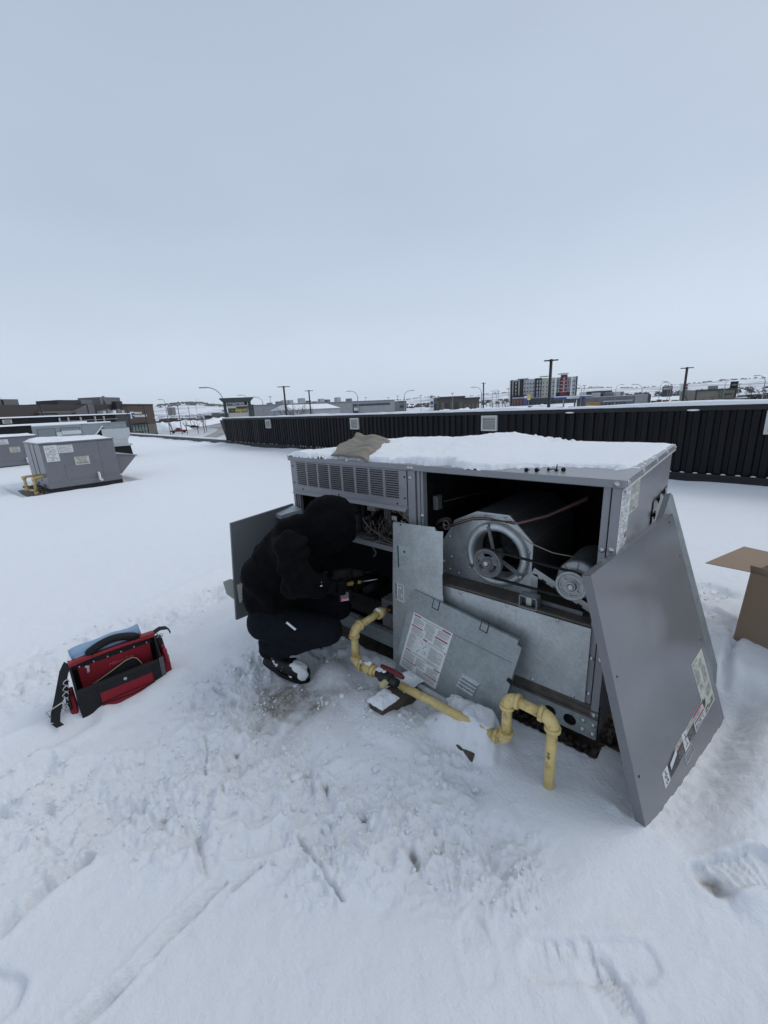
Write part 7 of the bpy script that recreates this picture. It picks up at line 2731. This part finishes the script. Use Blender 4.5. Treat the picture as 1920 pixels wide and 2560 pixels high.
def pylon(name, lab, px0, px1, py0, py1, d, body, bits, post=None):
    pm_ = (px0 + px1) / 2
    p_, vr_, vd_ = frame_at(pm_, 0, d)
    q = far(px0, 1010, d)
    if (Vector((q[0], q[1], 0)) - p_).dot(vr_) > 0:
        vr_ = -vr_
    t = thing(name, lab, 'sign', p_)
    w_ = wpx(px0, px1, d)
    z0, z1 = max(p_.z - .2, zat(pm_, py1, d)), zat(pm_, py0, d)
    if post:
        z0 = zat(pm_, post, d)
        MB().cyl(p_ + Vector((0, 0, -.2)), Vector((p_.x, p_.y, z0)), .15, n=8).build('post', M['pole'], t)
    MB().obox(Vector((p_.x, p_.y, (z0 + z1) / 2)), vr_ * w_ / 2, vd_ * .3, (0, 0, (z1 - z0) / 2)).build('sign_body', body, t)
    for nm, s0_, s1_, f0_, f1_, m in bits:
        c = Vector((p_.x, p_.y, z1 + (z0 - z1) * (f0_ + f1_) / 2)) + vr_ * w_ * ((s0_ + s1_) / 2 - .5) + vd_ * .32
        MB().obox(c, vr_ * w_ * (s1_ - s0_) / 2, vd_ * .03, (0, 0, abs(z1 - z0) * (f1_ - f0_) / 2)).build(nm, m, t)


pylon('pylon_sign', 'tall white pylon sign with a dark emblem and a blue board', 1075, 1083.5, 988, 1026, 150, M['white'], (('emblem', .25, .75, .07, .17, dgr), ('blue_board', .2, .9, .40, .62, bm('dull_blue', (.06, .08, .2))), ('grey_board', .2, .9, .68, .8, gry)))
pylon('pylon_sign', 'yellow square sign on a post beside the blue and white one before the hotel', 1317, 1324, 986, 1000, 170, bm('sign_yellow', (.62, .50, .10)), (('white_board', .05, .95, .75, 1.0, M['white']),), 1000)
pylon('pylon_sign', 'narrow blue and white sign in front of the hotel podium', 1310, 1316.5, 990, 1012, 165, bm('dull_blue', (.06, .08, .2)), (('white_board', .05, .95, 0, .25, M['white']),))
pylon('pylon_sign', 'dark pylon sign with a small peaked top beyond the construction vehicles', 1655, 1670, 966, 992, 230, bm('dark_sign', (.06, .055, .06)), (('name_board', .1, .9, .12, .3, lgr), ('lower_board', .1, .9, .45, .6, dgr)))
pylon('pylon_sign', 'white pylon sign with red and dark squares beside a black lamp post', 1698, 1709, 959, 985, 210, M['white'], (('red_square', .35, .9, .06, .26, bm('dull_red', (.25, .05, .06))), ('dark_square', .35, .9, .34, .56, bm('dark_maroon', (.06, .03, .04))), ('dark_square', .35, .9, .64, .9, bm('dark_maroon', (.06, .03, .04)))))
pylon('pylon_sign', 'black slab sign standing above the right end of the tan workshop', 1821, 1831, 954, 975, 200, M['dark'], (('name_board', .2, .8, .3, .5, gry),))

# ------------------------------------------------------------------ lamp posts
def lamp_t(lab, px, py, d, head, grp):
    head *= .62
    p_ = far(px, py, d)
    z0 = tz(p_[0], p_[1])
    t = thing('lamp_post', lab, 'lamp post', (p_[0], p_[1], z0), group=grp)
    MB().cyl((p_[0], p_[1], z0), (p_[0], p_[1], p_[2] + .1), .15, .12, n=10).build('pole', M['polek'], t)
    vd_ = Vector((CAM[0] - p_[0], CAM[1] - p_[1], 0)).normalized()
    vr_ = Vector((-vd_.y, vd_.x, 0))
    for s_ in (-1, 1):
        c = Vector((p_[0], p_[1], p_[2])) + vr_ * s_ * (head * .30)
        m = MB().obox(c + vr_ * s_ * head * .10, vr_ * head * .27, vd_ * .16, (0, 0, .045))
        m.obox(c - vr_ * s_ * head * .15, vr_ * head * .10, vd_ * .06, (0, 0, .06))
        m.build('lamp_head', M['polek'], t, .02)


G1 = 'black double headed lamp posts beyond the parapet'
lamp_t('black double headed lamp post just right of the pylon sign', 709, 967, 60, 2.0, G1)
lamp_t('smaller black double headed lamp post over the snowy roofed shed', 772, 977, 78, 1.8, G1)
lamp_t('slim black lamp post left of the hotel', 1209, 958, 82, 1.0, G1)
lamp_t('tall black double headed lamp post in front of the hotel', 1378, 901, 38.5, 1.35, G1)
lamp_t('leaning black double headed lamp post left of the tan workshop', 1718, 920, 60, 1.5, G1)


def lamp_box(lab, px, py, d, grp, side=-1):
    p_ = far(px, py, d)
    z0 = tz(p_[0], p_[1])
    t = thing('lamp_post', lab, 'lamp post', (p_[0], p_[1], z0), group=grp)
    MB().cyl((p_[0], p_[1], z0 - .2), (p_[0], p_[1], p_[2]), .13, .10, n=8).build('pole', M['polek'], t)
    c = Vector((p_[0], p_[1], p_[2])) + Vector((NR[0], NR[1], 0)) * side * .75
    MB().obox(c, Vector((NR[0], NR[1], 0)) * .55, Vector((NF[0], NF[1], 0)) * .2, (0, 0, .09)).build('lamp_head', M['polek'], t)


G2 = 'black single headed lamp posts by the office'
lamp_box('black single headed lamp post in front of the logo on the brown office', 316, 1015, 105, G2)
lamp_box('black single headed lamp post in front of the lettering on the brown office', 359, 1014, 103, G2)
lamp_box('black single headed lamp post left of the red pickup at the road', 443, 1010, 152, G2)
lamp_box('black single headed lamp post right of the red pickup by the snow bank', 469, 1009, 215, G2)
lamp_box('black lamp post in front of the grey walls of the long dark building', 100, 1012, 70, G2)
lamp_box('black lamp post before the sloping grey parapet of the dark building', 217, 1011, 72, G2)


def cobra(lab, px, py, d, side, grp, arm=2.4):
    """curved steel street lamp; px,py: top of the curve"""
    p_ = far(px, py, d)
    z0, zt_ = tz(p_[0], p_[1]), p_[2]
    t = thing('street_lamp', lab, 'street lamp', (p_[0], p_[1], z0), group=grp)
    R_ = Vector((NR[0], NR[1], 0)) * side
    b0 = Vector((p_[0], p_[1], 0))
    pts = [b0 + Vector((0, 0, z0 - .3)), b0 + Vector((0, 0, zt_ - arm * .9))]
    for k in range(1, 7):
        a = math.pi / 2 * k / 6
        pts.append(b0 + R_ * arm * (1 - math.cos(a)) + Vector((0, 0, zt_ - arm * .9 + arm * .9 * math.sin(a))))
    MB().tube(pts, [.12, .09] + [.06] * 6, 6).build('pole', M['pole'], t)
    e = pts[-1]
    MB().obox(e + R_ * .45, R_ * .55, Vector((NF[0], NF[1], 0)) * .15, (0, 0, .07)).build('lamp_head', M['pole'], t)


G3 = 'curved grey street lamps in the distance'
for lab, px, py, d, s_ in (('large curved street lamp arching left beside the pylon sign', 553, 967, 66, -1), ('curved lamp showing above the roof of the pylon sign', 618, 987, 120, -1), ('curved lamp right of the pylon sign over the end of the grey building', 655, 992, 110, -1),
                           ('curved lamp standing before the loading door of the industrial building', 893, 977, 100, -1), ('curved lamp at the right end of the industrial building', 1010, 977, 105, 1), ('curved lamp beside the slim black post left of the hotel', 1204, 967, 105, -1),
                           ('left one of two facing curved lamps between black post and hotel', 1231, 976, 190, 1), ('right one of two facing curved lamps between black post and hotel', 1241, 977, 190, -1), ('curved lamp at the right edge of the hotel', 1455, 961, 150, -1),
                           ('curved lamp arching right over the white banded building', 1541, 962, 165, 1), ('curved lamp in front of the plain grey building end', 1607, 960, 120, -1), ('curved lamp left of the dark peaked pylon sign', 1652, 957, 190, 1),
                           ('curved lamp directly right of the dark peaked pylon sign', 1673, 953, 190, -1), ('curved lamp second to the right of the dark peaked pylon sign', 1679, 954, 185, -1), ('curved lamp behind the black slab sign', 1815, 950, 175, 1),
                           ('curved lamp at the right edge of the photo beside bare trees', 1916, 938, 120, -1), ('pair of long arms lamp on the road beyond the red pickup', 487, 1000, 330, 1), ('thin tall lamp right of the brown office', 411, 998, 148, -1)):
    cobra(lab, px, py, d, s_, G3, 1.0 if 'thin tall' in lab else (2.2 if 'large' in lab else 1.6))
G4 = 'thin floodlight poles far away'
for k, (px, py, d, lab) in enumerate(((1246, 978, 200, 'thin pole with a small crossbar between slim black post and hotel'), (1131, 983, 190, 'thin crossbar pole over the low brown shops'), (1052, 989, 200, 'thin crossbar pole left of the white pylon sign'), (994, 990, 200, 'thin crossbar pole over the end of the industrial building'),
                                      (970, 994, 230, 'thin pole above the window band of the industrial building'), (1271, 972, 170, 'thin pole along the left edge of the hotel'), (1461, 964, 180, 'thin straight pole right of the hotel'), (1849, 960, 180, 'thin pole right of the black slab sign'), (914, 994, 230, 'thin crossbar pole above the middle of the industrial building'), (675, 992, 180, 'lattice like thin mast left of the black double lamp'))):
    p_ = far(px, py, d)
    z0 = tz(p_[0], p_[1])
    t = thing('light_pole', lab, 'light pole', (p_[0], p_[1], z0), group=G4)
    MB().cyl((p_[0], p_[1], z0), (p_[0], p_[1], p_[2]), .12, .09, n=6).build('pole', M['pole'], t)
    MB().obox((p_[0], p_[1], p_[2]), (NR[0] * .7, NR[1] * .7, 0), (NF[0] * .1, NF[1] * .1, 0), (0, 0, .12)).build('crossbar', M['pole'], t)


# ------------------------------------------------------------------ vehicles
def car_parts(kind, m, t, o, u, sc_=1.0):
    """o ground centre, u heading; built from side sections"""
    u = Vector(u).normalized()
    s_ = Vector((-u.y, u.x, 0))
    L_, W_, Hh_ = {'car': (4.5, 1.78, 1.45), 'suv': (4.7, 1.88, 1.75), 'pickup': (5.6, 1.95, 1.85), 'van': (5.4, 2.0, 2.2)}[kind]
    prof = {'car': [(-.5, .28), (-.5, .62), (-.36, .68), (.22, .66), (.46, .58), (.5, .40), (.5, .2), (-.5, .2)],
            'suv': [(-.5, .28), (-.5, .62), (.24, .62), (.47, .55), (.5, .38), (.5, .2), (-.5, .2)],
            'pickup': [(-.5, .30), (-.5, .58), (.16, .58), (.46, .56), (.5, .42), (.5, .24), (-.5, .24)],
            'van': [(-.5, .2), (-.5, .60), (.36, .58), (.5, .46), (.5, .2)]}[kind]
    cab = {'car': [(-.36, .67), (-.24, .97), (.06, 1.0), (.24, .66)], 'suv': [(-.49, .61), (-.44, .98), (.08, 1.0), (.26, .62)],
           'pickup': [(-.12, .57), (-.10, .98), (.12, 1.0), (.24, .57)], 'van': [(-.5, .59), (-.48, 1.0), (.26, 1.0), (.40, .57)]}[kind]
    P3 = lambda x, z, y: Vector(o) + u * x * L_ + s_ * y * W_ / 2 + Vector((0, 0, z * Hh_))
    MB().prism([P3(x, z, -1) for x, z in prof], s_ * W_).build('body', m, t, .06)
    MB().prism([P3(x, z, -.88) for x, z in cab], s_ * W_ * .88).build('windows', M['glass'], t, .03)
    top = [(x, z) for x, z in cab if z > .9]
    MB().prism([P3(top[0][0], .985, -.84), P3(top[1][0], 1.0, -.84), P3(top[1][0], 1.05, -.84), P3(top[0][0], 1.04, -.84)], s_ * W_ * .84).build('roof', M['snow'] if (int(o[0] * 7) % 2) else m, t)
    for x in (-.32, .32):
        for y in (-1, 1):
            c = P3(x, 0, y * .9) + Vector((0, 0, .34))
            w_ = MB().cyl(c - s_ * .11, c + s_ * .11, .34, n=12).build('wheel', M['dark'], t)


cols = {'white': bm('car_white', (.6, .61, .62), .4), 'silver': bm('car_silver', (.32, .33, .34), .35), 'grey': bm('car_grey', (.10, .105, .11), .35), 'black': bm('car_black', (.02, .02, .022), .3), 'red': bm('car_red', (.16, .02, .02), .35), 'green': bm('car_green', (.10, .12, .05), .4), 'tan': bm('car_tan', (.22, .19, .14), .4)}


def vehicle(lab, kind, colr, px, d, ang, grp=None, cat=None):
    p_ = far(px, 1020, d)
    z0 = tz(p_[0], p_[1]) + .08
    nm = {'car': 'parked_car', 'suv': 'parked_car', 'pickup': 'pickup_truck', 'van': 'van'}[kind]
    t = thing(nm, lab, cat or {'car': 'car', 'suv': 'car', 'pickup': 'pickup', 'van': 'van'}[kind], (p_[0], p_[1], z0), group=grp)
    car_parts(kind, cols[colr], t, (p_[0], p_[1], z0), (math.cos(ang), math.sin(ang), 0))
    return t


NRa = math.atan2(NR[1], NR[0])
t = vehicle('dark red pickup truck parked by the brown office', 'pickup', 'red', 437, 168, NRa + R(215))
vehicle('dark green car driving on the slushy road beyond the red pickup', 'suv', 'green', 512, 380, NRa + R(80))
vehicle('dark car at the foot of the snow bank right of the red pickup', 'car', 'black', 478, 215, NRa + R(25))
vehicle('grey car with snow on its roof behind the snow bank by the road', 'car', 'grey', 464, 228, NRa + R(15))
G5 = 'cars parked in the lots before the low brown shops and the hotel'
for lab, kind, colr, px, d, an in (
        ('dark car left of the white pylon sign', 'suv', 'grey', 1059, 165, 10), ('silver car half hidden behind the white pylon sign', 'car', 'silver', 1090, 168, 15), ('dark car under the olive shop, nearest the white pylon', 'suv', 'black', 1096, 185, 70),
        ('white car in front of the raised roof shop', 'car', 'white', 1118, 180, 20), ('dark hatchback before the windows of the raised roof shop', 'suv', 'grey', 1128, 190, 60), ('silver car before the middle of the brown shops', 'car', 'silver', 1142, 188, 5),
        ('tan car beside a snow heap before the brown shops', 'suv', 'tan', 1157, 186, 30), ('dark car at the right end of the brown shops', 'car', 'black', 1183, 184, 0), ('long grey car below the right hand brown shop', 'car', 'grey', 1170, 172, 0),
        ('dark car right of the slim black post', 'car', 'grey', 1234, 186, 0), ('maroon car beside the thin crossbar pole', 'car', 'red', 1247, 190, 10),
        ('brownish car in front of the hotel podium', 'suv', 'tan', 1286, 185, 0), ('dark grey car on the road before the hotel', 'car', 'grey', 1340, 176, 0), ('silver car behind the tall black lamp post', 'car', 'silver', 1371, 180, 0),
        ('grey car near the fuel canopy', 'suv', 'grey', 1405, 182, 5), ('dark car at the hotel entrance', 'car', 'black', 1328, 215, 0), ('white car among the pumps', 'car', 'white', 1425, 190, 80)):
    vehicle(lab, kind, colr, px, d, NRa + R(an), G5)
G6 = 'vehicles in the lot at the right'
vehicle('white pickup truck on the road below the tan workshop', 'pickup', 'white', 1836, 172, NRa + R(185), G6)
vehicle('snow covered van parked behind the white pickup', 'van', 'silver', 1847, 188, NRa + R(180), G6)
vehicle('pale car at the foot of the white and red pylon sign', 'suv', 'tan', 1698, 195, NRa + R(10), G6)
vehicle('white car right of the dark peaked pylon sign', 'car', 'white', 1686, 215, NRa + R(10), G6)
rng = random.Random(14)
for k in range(11):
    c_ = rng.choice(['white', 'silver', 'grey', 'black', 'grey'])
    k_ = rng.choice(['van', 'suv', 'pickup', 'suv'])
    vehicle('%s %s, %s in the row along the far right lot' % (c_, k_.replace('suv', 'car'), ORD[k]), k_, c_, 1846 + 8.5 * k, 235 + 2 * (k % 3), NRa + R(rng.choice([80, 95, 110])), 'row of vehicles parked along the far right lot')


def loader(lab, px, d, c1_, an):
    p_ = far(px, 1020, d)
    z0 = tz(p_[0], p_[1])
    t = thing('loader', lab, 'construction vehicle', (p_[0], p_[1], z0), group='construction vehicles beside the grey building')
    u = Vector((math.cos(an), math.sin(an), 0))
    s_ = Vector((-u.y, u.x, 0))
    o = Vector((p_[0], p_[1], z0))
    MB().obox(o + Vector((0, 0, 1.1)), u * 1.6, s_ * .9, (0, 0, .5)).build('chassis', c1_, t, .08)
    MB().obox(o - u * .3 + Vector((0, 0, 2.2)), u * .7, s_ * .75, (0, 0, .65)).build('cab', M['glass'], t, .05)
    MB().obox(o - u * .3 + Vector((0, 0, 2.92)), u * .78, s_ * .8, (0, 0, .07)).build('roof', c1_, t)
    MB().tube([o + u * .8 + Vector((0, 0, 1.6)), o + u * 1.9 + Vector((0, 0, 1.9)), o + u * 2.7 + Vector((0, 0, .8))], .16, 6).build('arm', c1_, t)
    MB().prism([o + u * 2.5 + s_ * -.9 + Vector((0, 0, .2)), o + u * 3.2 - s_ * .9 + Vector((0, 0, .2)), o + u * 2.7 - s_ * .9 + Vector((0, 0, 1.0))], s_ * 1.8).build('bucket', M['steel'], t)
    for x in (-1, 1):
        for y in (-1, 1):
            c = o + u * x * 1.05 + s_ * y * .85 + Vector((0, 0, .6))
            MB().cyl(c - s_ * .2, c + s_ * .2, .6, n=12).build('wheel', M['dark'], t)


og = bm('machine_orange', (.38, .11, .05))
yg = bm('machine_yellow', (.34, .28, .06))
loader('yellow loader right of the plain grey building end', 1635, 172, yg, NRa + R(20))
loader('orange machine next to the yellow loader', 1659, 175, og, NRa + R(170))
loader('dull green yellow machine half hidden by the grey building end', 1645, 182, yg, NRa + R(60))
p_ = far(1482, 1010, 165)
z0 = tz(p_[0], p_[1])
t = thing('tool_container', 'orange container standing left of the grey building with shop windows', 'container', (p_[0], p_[1], z0))
MB().obox((p_[0], p_[1], z0 + 1.7), Vector((NR[0], NR[1], 0)) * 1.7, Vector((NF[0], NF[1], 0)) * 1.5, (0, 0, 1.8)).build('container_body', bm('container_orange', (.34, .19, .05)), t, .05)
for k in (-1, 0, 1):
    MB().obox(Vector((p_[0], p_[1], z0 + 1.7)) + Vector((NR[0], NR[1], 0)) * k * 1.1 - Vector((NF[0], NF[1], 0)) * 1.52, Vector((NR[0], NR[1], 0)) * .4, Vector((NF[0], NF[1], 0)) * .03, (0, 0, 1.5)).build('door_panel', bm('container_orange2', (.28, .15, .05)), t)
p_ = far(1066, 1030, 120)
z0 = tz(p_[0], p_[1])
t = thing('wooden_crate_wall', 'low pale brown boxed enclosure left of the white pylon sign', 'enclosure', (p_[0], p_[1], z0))
for k in range(4):
    MB().obox(Vector((p_[0], p_[1], z0 + 1.3)) + Vector((NR[0], NR[1], 0)) * (k - 1.5) * .62, Vector((NR[0], NR[1], 0)) * .27, Vector((NF[0], NF[1], 0)) * .6, (0, 0, .55)).build('board_panel', bm('pale_board', (.27, .24, .21)), t)
MB().obox((p_[0], p_[1], z0 + .9), Vector((NR[0], NR[1], 0)) * 1.32, Vector((NF[0], NF[1], 0)) * .5, (0, 0, .9)).build('frame', dgr, t)
t_ = thing('utility_box', 'small grey utility box in the snow left of the hotel', 'utility box', gp_(1248, 130) + (0,))
p_ = far(1248, 1017, 130)
MB().box(p_[0] - .6, p_[0] + .6, p_[1] - .5, p_[1] + .5, tz(p_[0], p_[1]) - .1, tz(p_[0], p_[1]) + 1.9).build('cabinet', gry, t_)
MB().box(p_[0] - .65, p_[0] + .65, p_[1] - .55, p_[1] + .55, tz(p_[0], p_[1]) + 1.9, tz(p_[0], p_[1]) + 2.15).build('snow_on_top', M['snow'], t_)['kind'] = 'stuff'


# ------------------------------------------------------------------ bare trees, scrub, snow banks
def tree(lab, px, d, h_, spread, seed, grp, lean=0, nm='bare_tree', stems=1):
    rng = random.Random(seed)
    p_ = far(px, 1020, d)
    z0 = tz(p_[0], p_[1]) - .2
    t = thing(nm, lab, 'tree' if nm == 'bare_tree' else 'shrub', (p_[0], p_[1], z0), group=grp)
    tr_, cr_ = MB(), MB()
    base = Vector((p_[0], p_[1], z0))

    def br(a, d_, L_, r, lev):
        e = a + d_ * L_
        (tr_ if lev == 0 else cr_).cyl(a, e, r, r * .6, n=5 if lev < 2 else 3, caps=False)
        if lev >= 4 or L_ < .25:
            return
        for k in range(rng.choice([3, 3, 4]) if lev < 2 else 2 + (rng.random() < .5)):
            ax = Vector((rng.uniform(-1, 1), rng.uniform(-1, 1), rng.uniform(-.3, .6))).normalized()
            nd = (d_ + ax * spread * (1 if lev else .8)).normalized()
            nd.z = abs(nd.z) * .7 + .3
            q = rng.uniform(.45, 1.0)
            br(a + d_ * L_ * q, nd.normalized(), L_ * rng.uniform(.55, .8), r * .55, lev + 1)
    for s_ in range(stems):
        a = rng.uniform(0, 6.28)
        br(base + Vector((.3 * math.cos(a), .3 * math.sin(a), 0)) * (stems > 1), Vector((lean + .35 * math.cos(a) * (stems > 1), .35 * math.sin(a) * (stems > 1), 1)).normalized(), h_ * .36, max(.05, h_ * .016), 0)
    tr_.build('trunk', M['tree'], t)
    cr_.build('branches', M['tree'], t)


G7 = 'bare saplings along the road at the left'
tree('wide bare tree behind the parapet right of the first black lamp', 733, 88, 10.2, .75, 1, None, stems=3)
tree('bare sapling just left of the red pickup', 421, 148, 7.5, .5, 2, G7)
tree('bare sapling in the snow right of the red pickup', 458, 148, 7.0, .5, 3, G7)
tree('bare sapling at the bend of the slushy road', 486, 148, 7.5, .45, 4, G7)
tree('taller bare sapling before the green car', 502, 152, 8.2, .45, 5, G7)
tree('bare sapling right of the taller one before the green car', 508, 160, 7.0, .5, 6, G7)
G8 = 'bare trees in the snow before the right hand lots'
tree('dense bare tree right of the white pickup', 1869, 160, 9.5, .55, 7, G8)
tree('bare tree below the lamp at the right edge', 1906, 158, 9.0, .5, 8, G8)
tree('bare tree beside the right hand black lamp post', 1716, 178, 8.5, .5, 9, G8)
tree('small bare tree in front of the left end of the tan workshop', 1752, 170, 5.5, .5, 10, G8)
tree('small bare tree in front of the middle door of the tan workshop', 1777, 168, 6, .5, 11, G8)
tree('small bare tree in front of the right end of the tan workshop', 1806, 168, 5.5, .45, 12, G8)
G9 = 'low bare shrubs in the snow beyond the parapet'
for k, (px, d, lab) in enumerate(((1768, 140, 'bare shrub in the snow below the tan workshop'), (1828, 138, 'wide bare shrub below the white pickup'), (1306, 128, 'sparse shrub below the narrow blue sign'), (1528, 120, 'bare shrub at the left foot of the grey building'), (1512, 124, 'second bare shrub left of the grey building'), (1740, 142, 'thin shrub left of the one below the workshop'))):
    tree(lab, px, d, 4.2, 1.0, 30 + k, G9, nm='bare_shrub', stems=4)
G10 = 'young bare trees between the shops and the hotel'
for k in range(7):
    tree('young bare tree, %s between black post and hotel' % ORD[k], 1216 + 8 * k, 200 + 5 * (k % 3), 7.5, .45, 50 + k, G10)

rng = random.Random(40)
sb = MB()


def tuft(x, y, s_, hgt):
    z0 = tz(x, y)
    for q in range(4):
        a = rng.uniform(0, 6.28)
        r_ = s_ * rng.uniform(.4, 1)
        pts = [Vector((x + r_ * math.cos(a + k * 2.1) * rng.uniform(.6, 1), y + r_ * math.sin(a + k * 2.1), z0 - .2)) for k in range(3)]
        sb.add(pts + [Vector((x + rng.uniform(-.3, .3) * s_, y + rng.uniform(-.3, .3) * s_, z0 + hgt * rng.uniform(.5, 1)))], [(0, 1, 3), (1, 2, 3), (2, 0, 3)])


for k in range(900):                                   # valley scrub and far hedges, left gap
    px, d = rng.uniform(395, 700), rng.choice([rng.uniform(260, 420), rng.uniform(420, 1300), rng.uniform(3900, 4600)])
    p_ = far(px, 1020, d)
    tuft(p_[0], p_[1], 2.5 + d * .004, 2.2 + d * .003)
for k in range(160):
    px, d = rng.uniform(396, 436), rng.uniform(300, 360)
    p_ = far(px, 1020, d)
    tuft(p_[0], p_[1], 3.0, 6)
for k in range(620):
    px, d = rng.uniform(950, 2000), rng.choice([rng.uniform(320, 700), rng.uniform(700, 1500), rng.uniform(4000, 4700)])
    p_ = far(px, 1020, d)
    tuft(p_[0], p_[1], 2.5 + d * .004, 1.6 + d * .0022)
for k in range(120):
    px, d = rng.uniform(975, 1006), rng.uniform(125, 150)
    p_ = far(px, 1020, d)
    tuft(p_[0], p_[1], 1.2, 2.8)
tag(sb.build('winter_scrub', M['scrub']), 'dark winter scrub and hedges scattered over the far snow', kind='stuff')
ft_ = MB()
for k in range(150):                                   # the far town across the valley
    px, d = rng.uniform(395, 560), rng.uniform(500, 2300)
    p_ = far(px, 1020, d)
    z0 = tz(p_[0], p_[1])
    a = rng.uniform(0, 3)
    w_ = rng.uniform(4, 11)
    h_ = rng.uniform(3, 6)
    ft_.obox((p_[0], p_[1], z0 + h_ / 2), (w_ * math.cos(a), w_ * math.sin(a), 0), (-4 * math.sin(a), 4 * math.cos(a), 0), (0, 0, h_ / 2), rng.randrange(3))
    ft_.obox((p_[0], p_[1], z0 + h_ + .5), (w_ * math.cos(a), w_ * math.sin(a), 0), (-4 * math.sin(a), 4 * math.cos(a), 0), (0, 0, .5), 3)
for px in (424, 431):
    p_ = far(px, 1020, 2200)
    z0 = tz(p_[0], p_[1])
    ft_.box(p_[0] - 9, p_[0] + 9, p_[1] - 9, p_[1] + 9, z0, z0 + 42, 0)
tag(ft_.build('far_town', [gry, taupe, dgr, M['snow']]), 'far town roofs across the valley', kind='stuff')


def bank(lab, px, d, lx, ly, h_, ang, seed):
    p_ = far(px, 1020, d)
    n_ = 34
    vs = []
    for i in range(n_):
        for j in range(n_):
            a_, b_ = -1 + 2 * i / (n_ - 1), -1 + 2 * j / (n_ - 1)
            q = max(0, 1 - a_ * a_) * max(0, 1 - b_ * b_)
            x = p_[0] + math.cos(ang) * a_ * lx - math.sin(ang) * b_ * ly
            y = p_[1] + math.sin(ang) * a_ * lx + math.cos(ang) * b_ * ly
            nn_ = float(fbm(np.array([x * .6]), np.array([y * .6]), 3, seed)[0])
            vs.append((x, y, tz(x, y) - .15 + h_ * math.sqrt(q) * (1 + .45 * nn_)))
    o = MB().add(vs, [(i * n_ + j, (i + 1) * n_ + j, (i + 1) * n_ + j + 1, i * n_ + j + 1) for i in range(n_ - 1) for j in range(n_ - 1)], 0, True).build('snow_bank', M['snow'])
    tag(o, lab, 'snow bank', 'ploughed snow banks')


bank('long ploughed snow bank running back beside the red pickup', 450, 235, 48, 6, 3.4, NRa + R(78), 1)
bank('ploughed snow bank right of the brown office', 412, 200, 9, 4, 3, NRa, 2)
bank('snow bank between the hotel entrance and the road', 1352, 190, 9, 3, 2.6, NRa, 3)
bank('snow bank in front of the plain grey building end', 1590, 128, 7, 3, 1.5, NRa, 4)
bank('snow heap before the raised roof shop', 1104, 195, 7, 3, 2.2, NRa, 5)
bank('snow heap before the right hand brown shop', 1172, 205, 9, 3, 2.2, NRa, 6)
bank('large snow heap left of the hotel', 1212, 190, 8, 4, 2.4, NRa, 7)


# crumbs of broken snow strewn over the trodden area
rng = random.Random(91)
cb = []
for k in range(1300):
    px_, py_, rr_ = rng.choice(TRAMPLE)
    x, y = Z(px_, py_)
    a, q = rng.uniform(0, 6.28), rr_ * 1.1 * math.sqrt(rng.random())
    cb.append((x + q * math.cos(a), y + q * math.sin(a), min(.030, .0035 + rng.expovariate(1 / .0036))))
cbx_, cby_ = np.array([c[0] for c in cb]), np.array([c[1] for c in cb])
hz_, _d = snow_z(cbx_, cby_)
pb = MB()
for (x, y, s_), z in zip(cb, hz_):
    if -.05 < x < 2.15 and y > -.05:
        continue
    pebble(x, y, float(z) + s_ * .25, s_)
for i in range(len(pb.sm)):
    pb.sm[i] = False
tag(pb.build('snow_crumbs', M['snow']), 'crumbs of broken snow on the trodden snow', kind='stuff')

# winter air: one closed box of thin haze round everything
hm = bpy.data.materials.new('haze')
hm.use_nodes = True
ht = hm.node_tree
ht.nodes.clear()
ho = ht.nodes.new('ShaderNodeOutputMaterial')
hv = ht.nodes.new('ShaderNodeVolumePrincipled')
hv.inputs['Color'].default_value = (.95, .975, 1.0, 1)
hv.inputs['Density'].default_value = .00004
hv.inputs['Anisotropy'].default_value = .2
ht.links.new(hv.outputs[0], ho.inputs['Volume'])
tag(MB().box(-6300, 6300, -6300, 6300, -70, 190).build('haze', hm), kind='stuff')

for o in bpy.data.objects:
    if o.name.startswith('label_print'):
        o['kind'] = 'stuff'
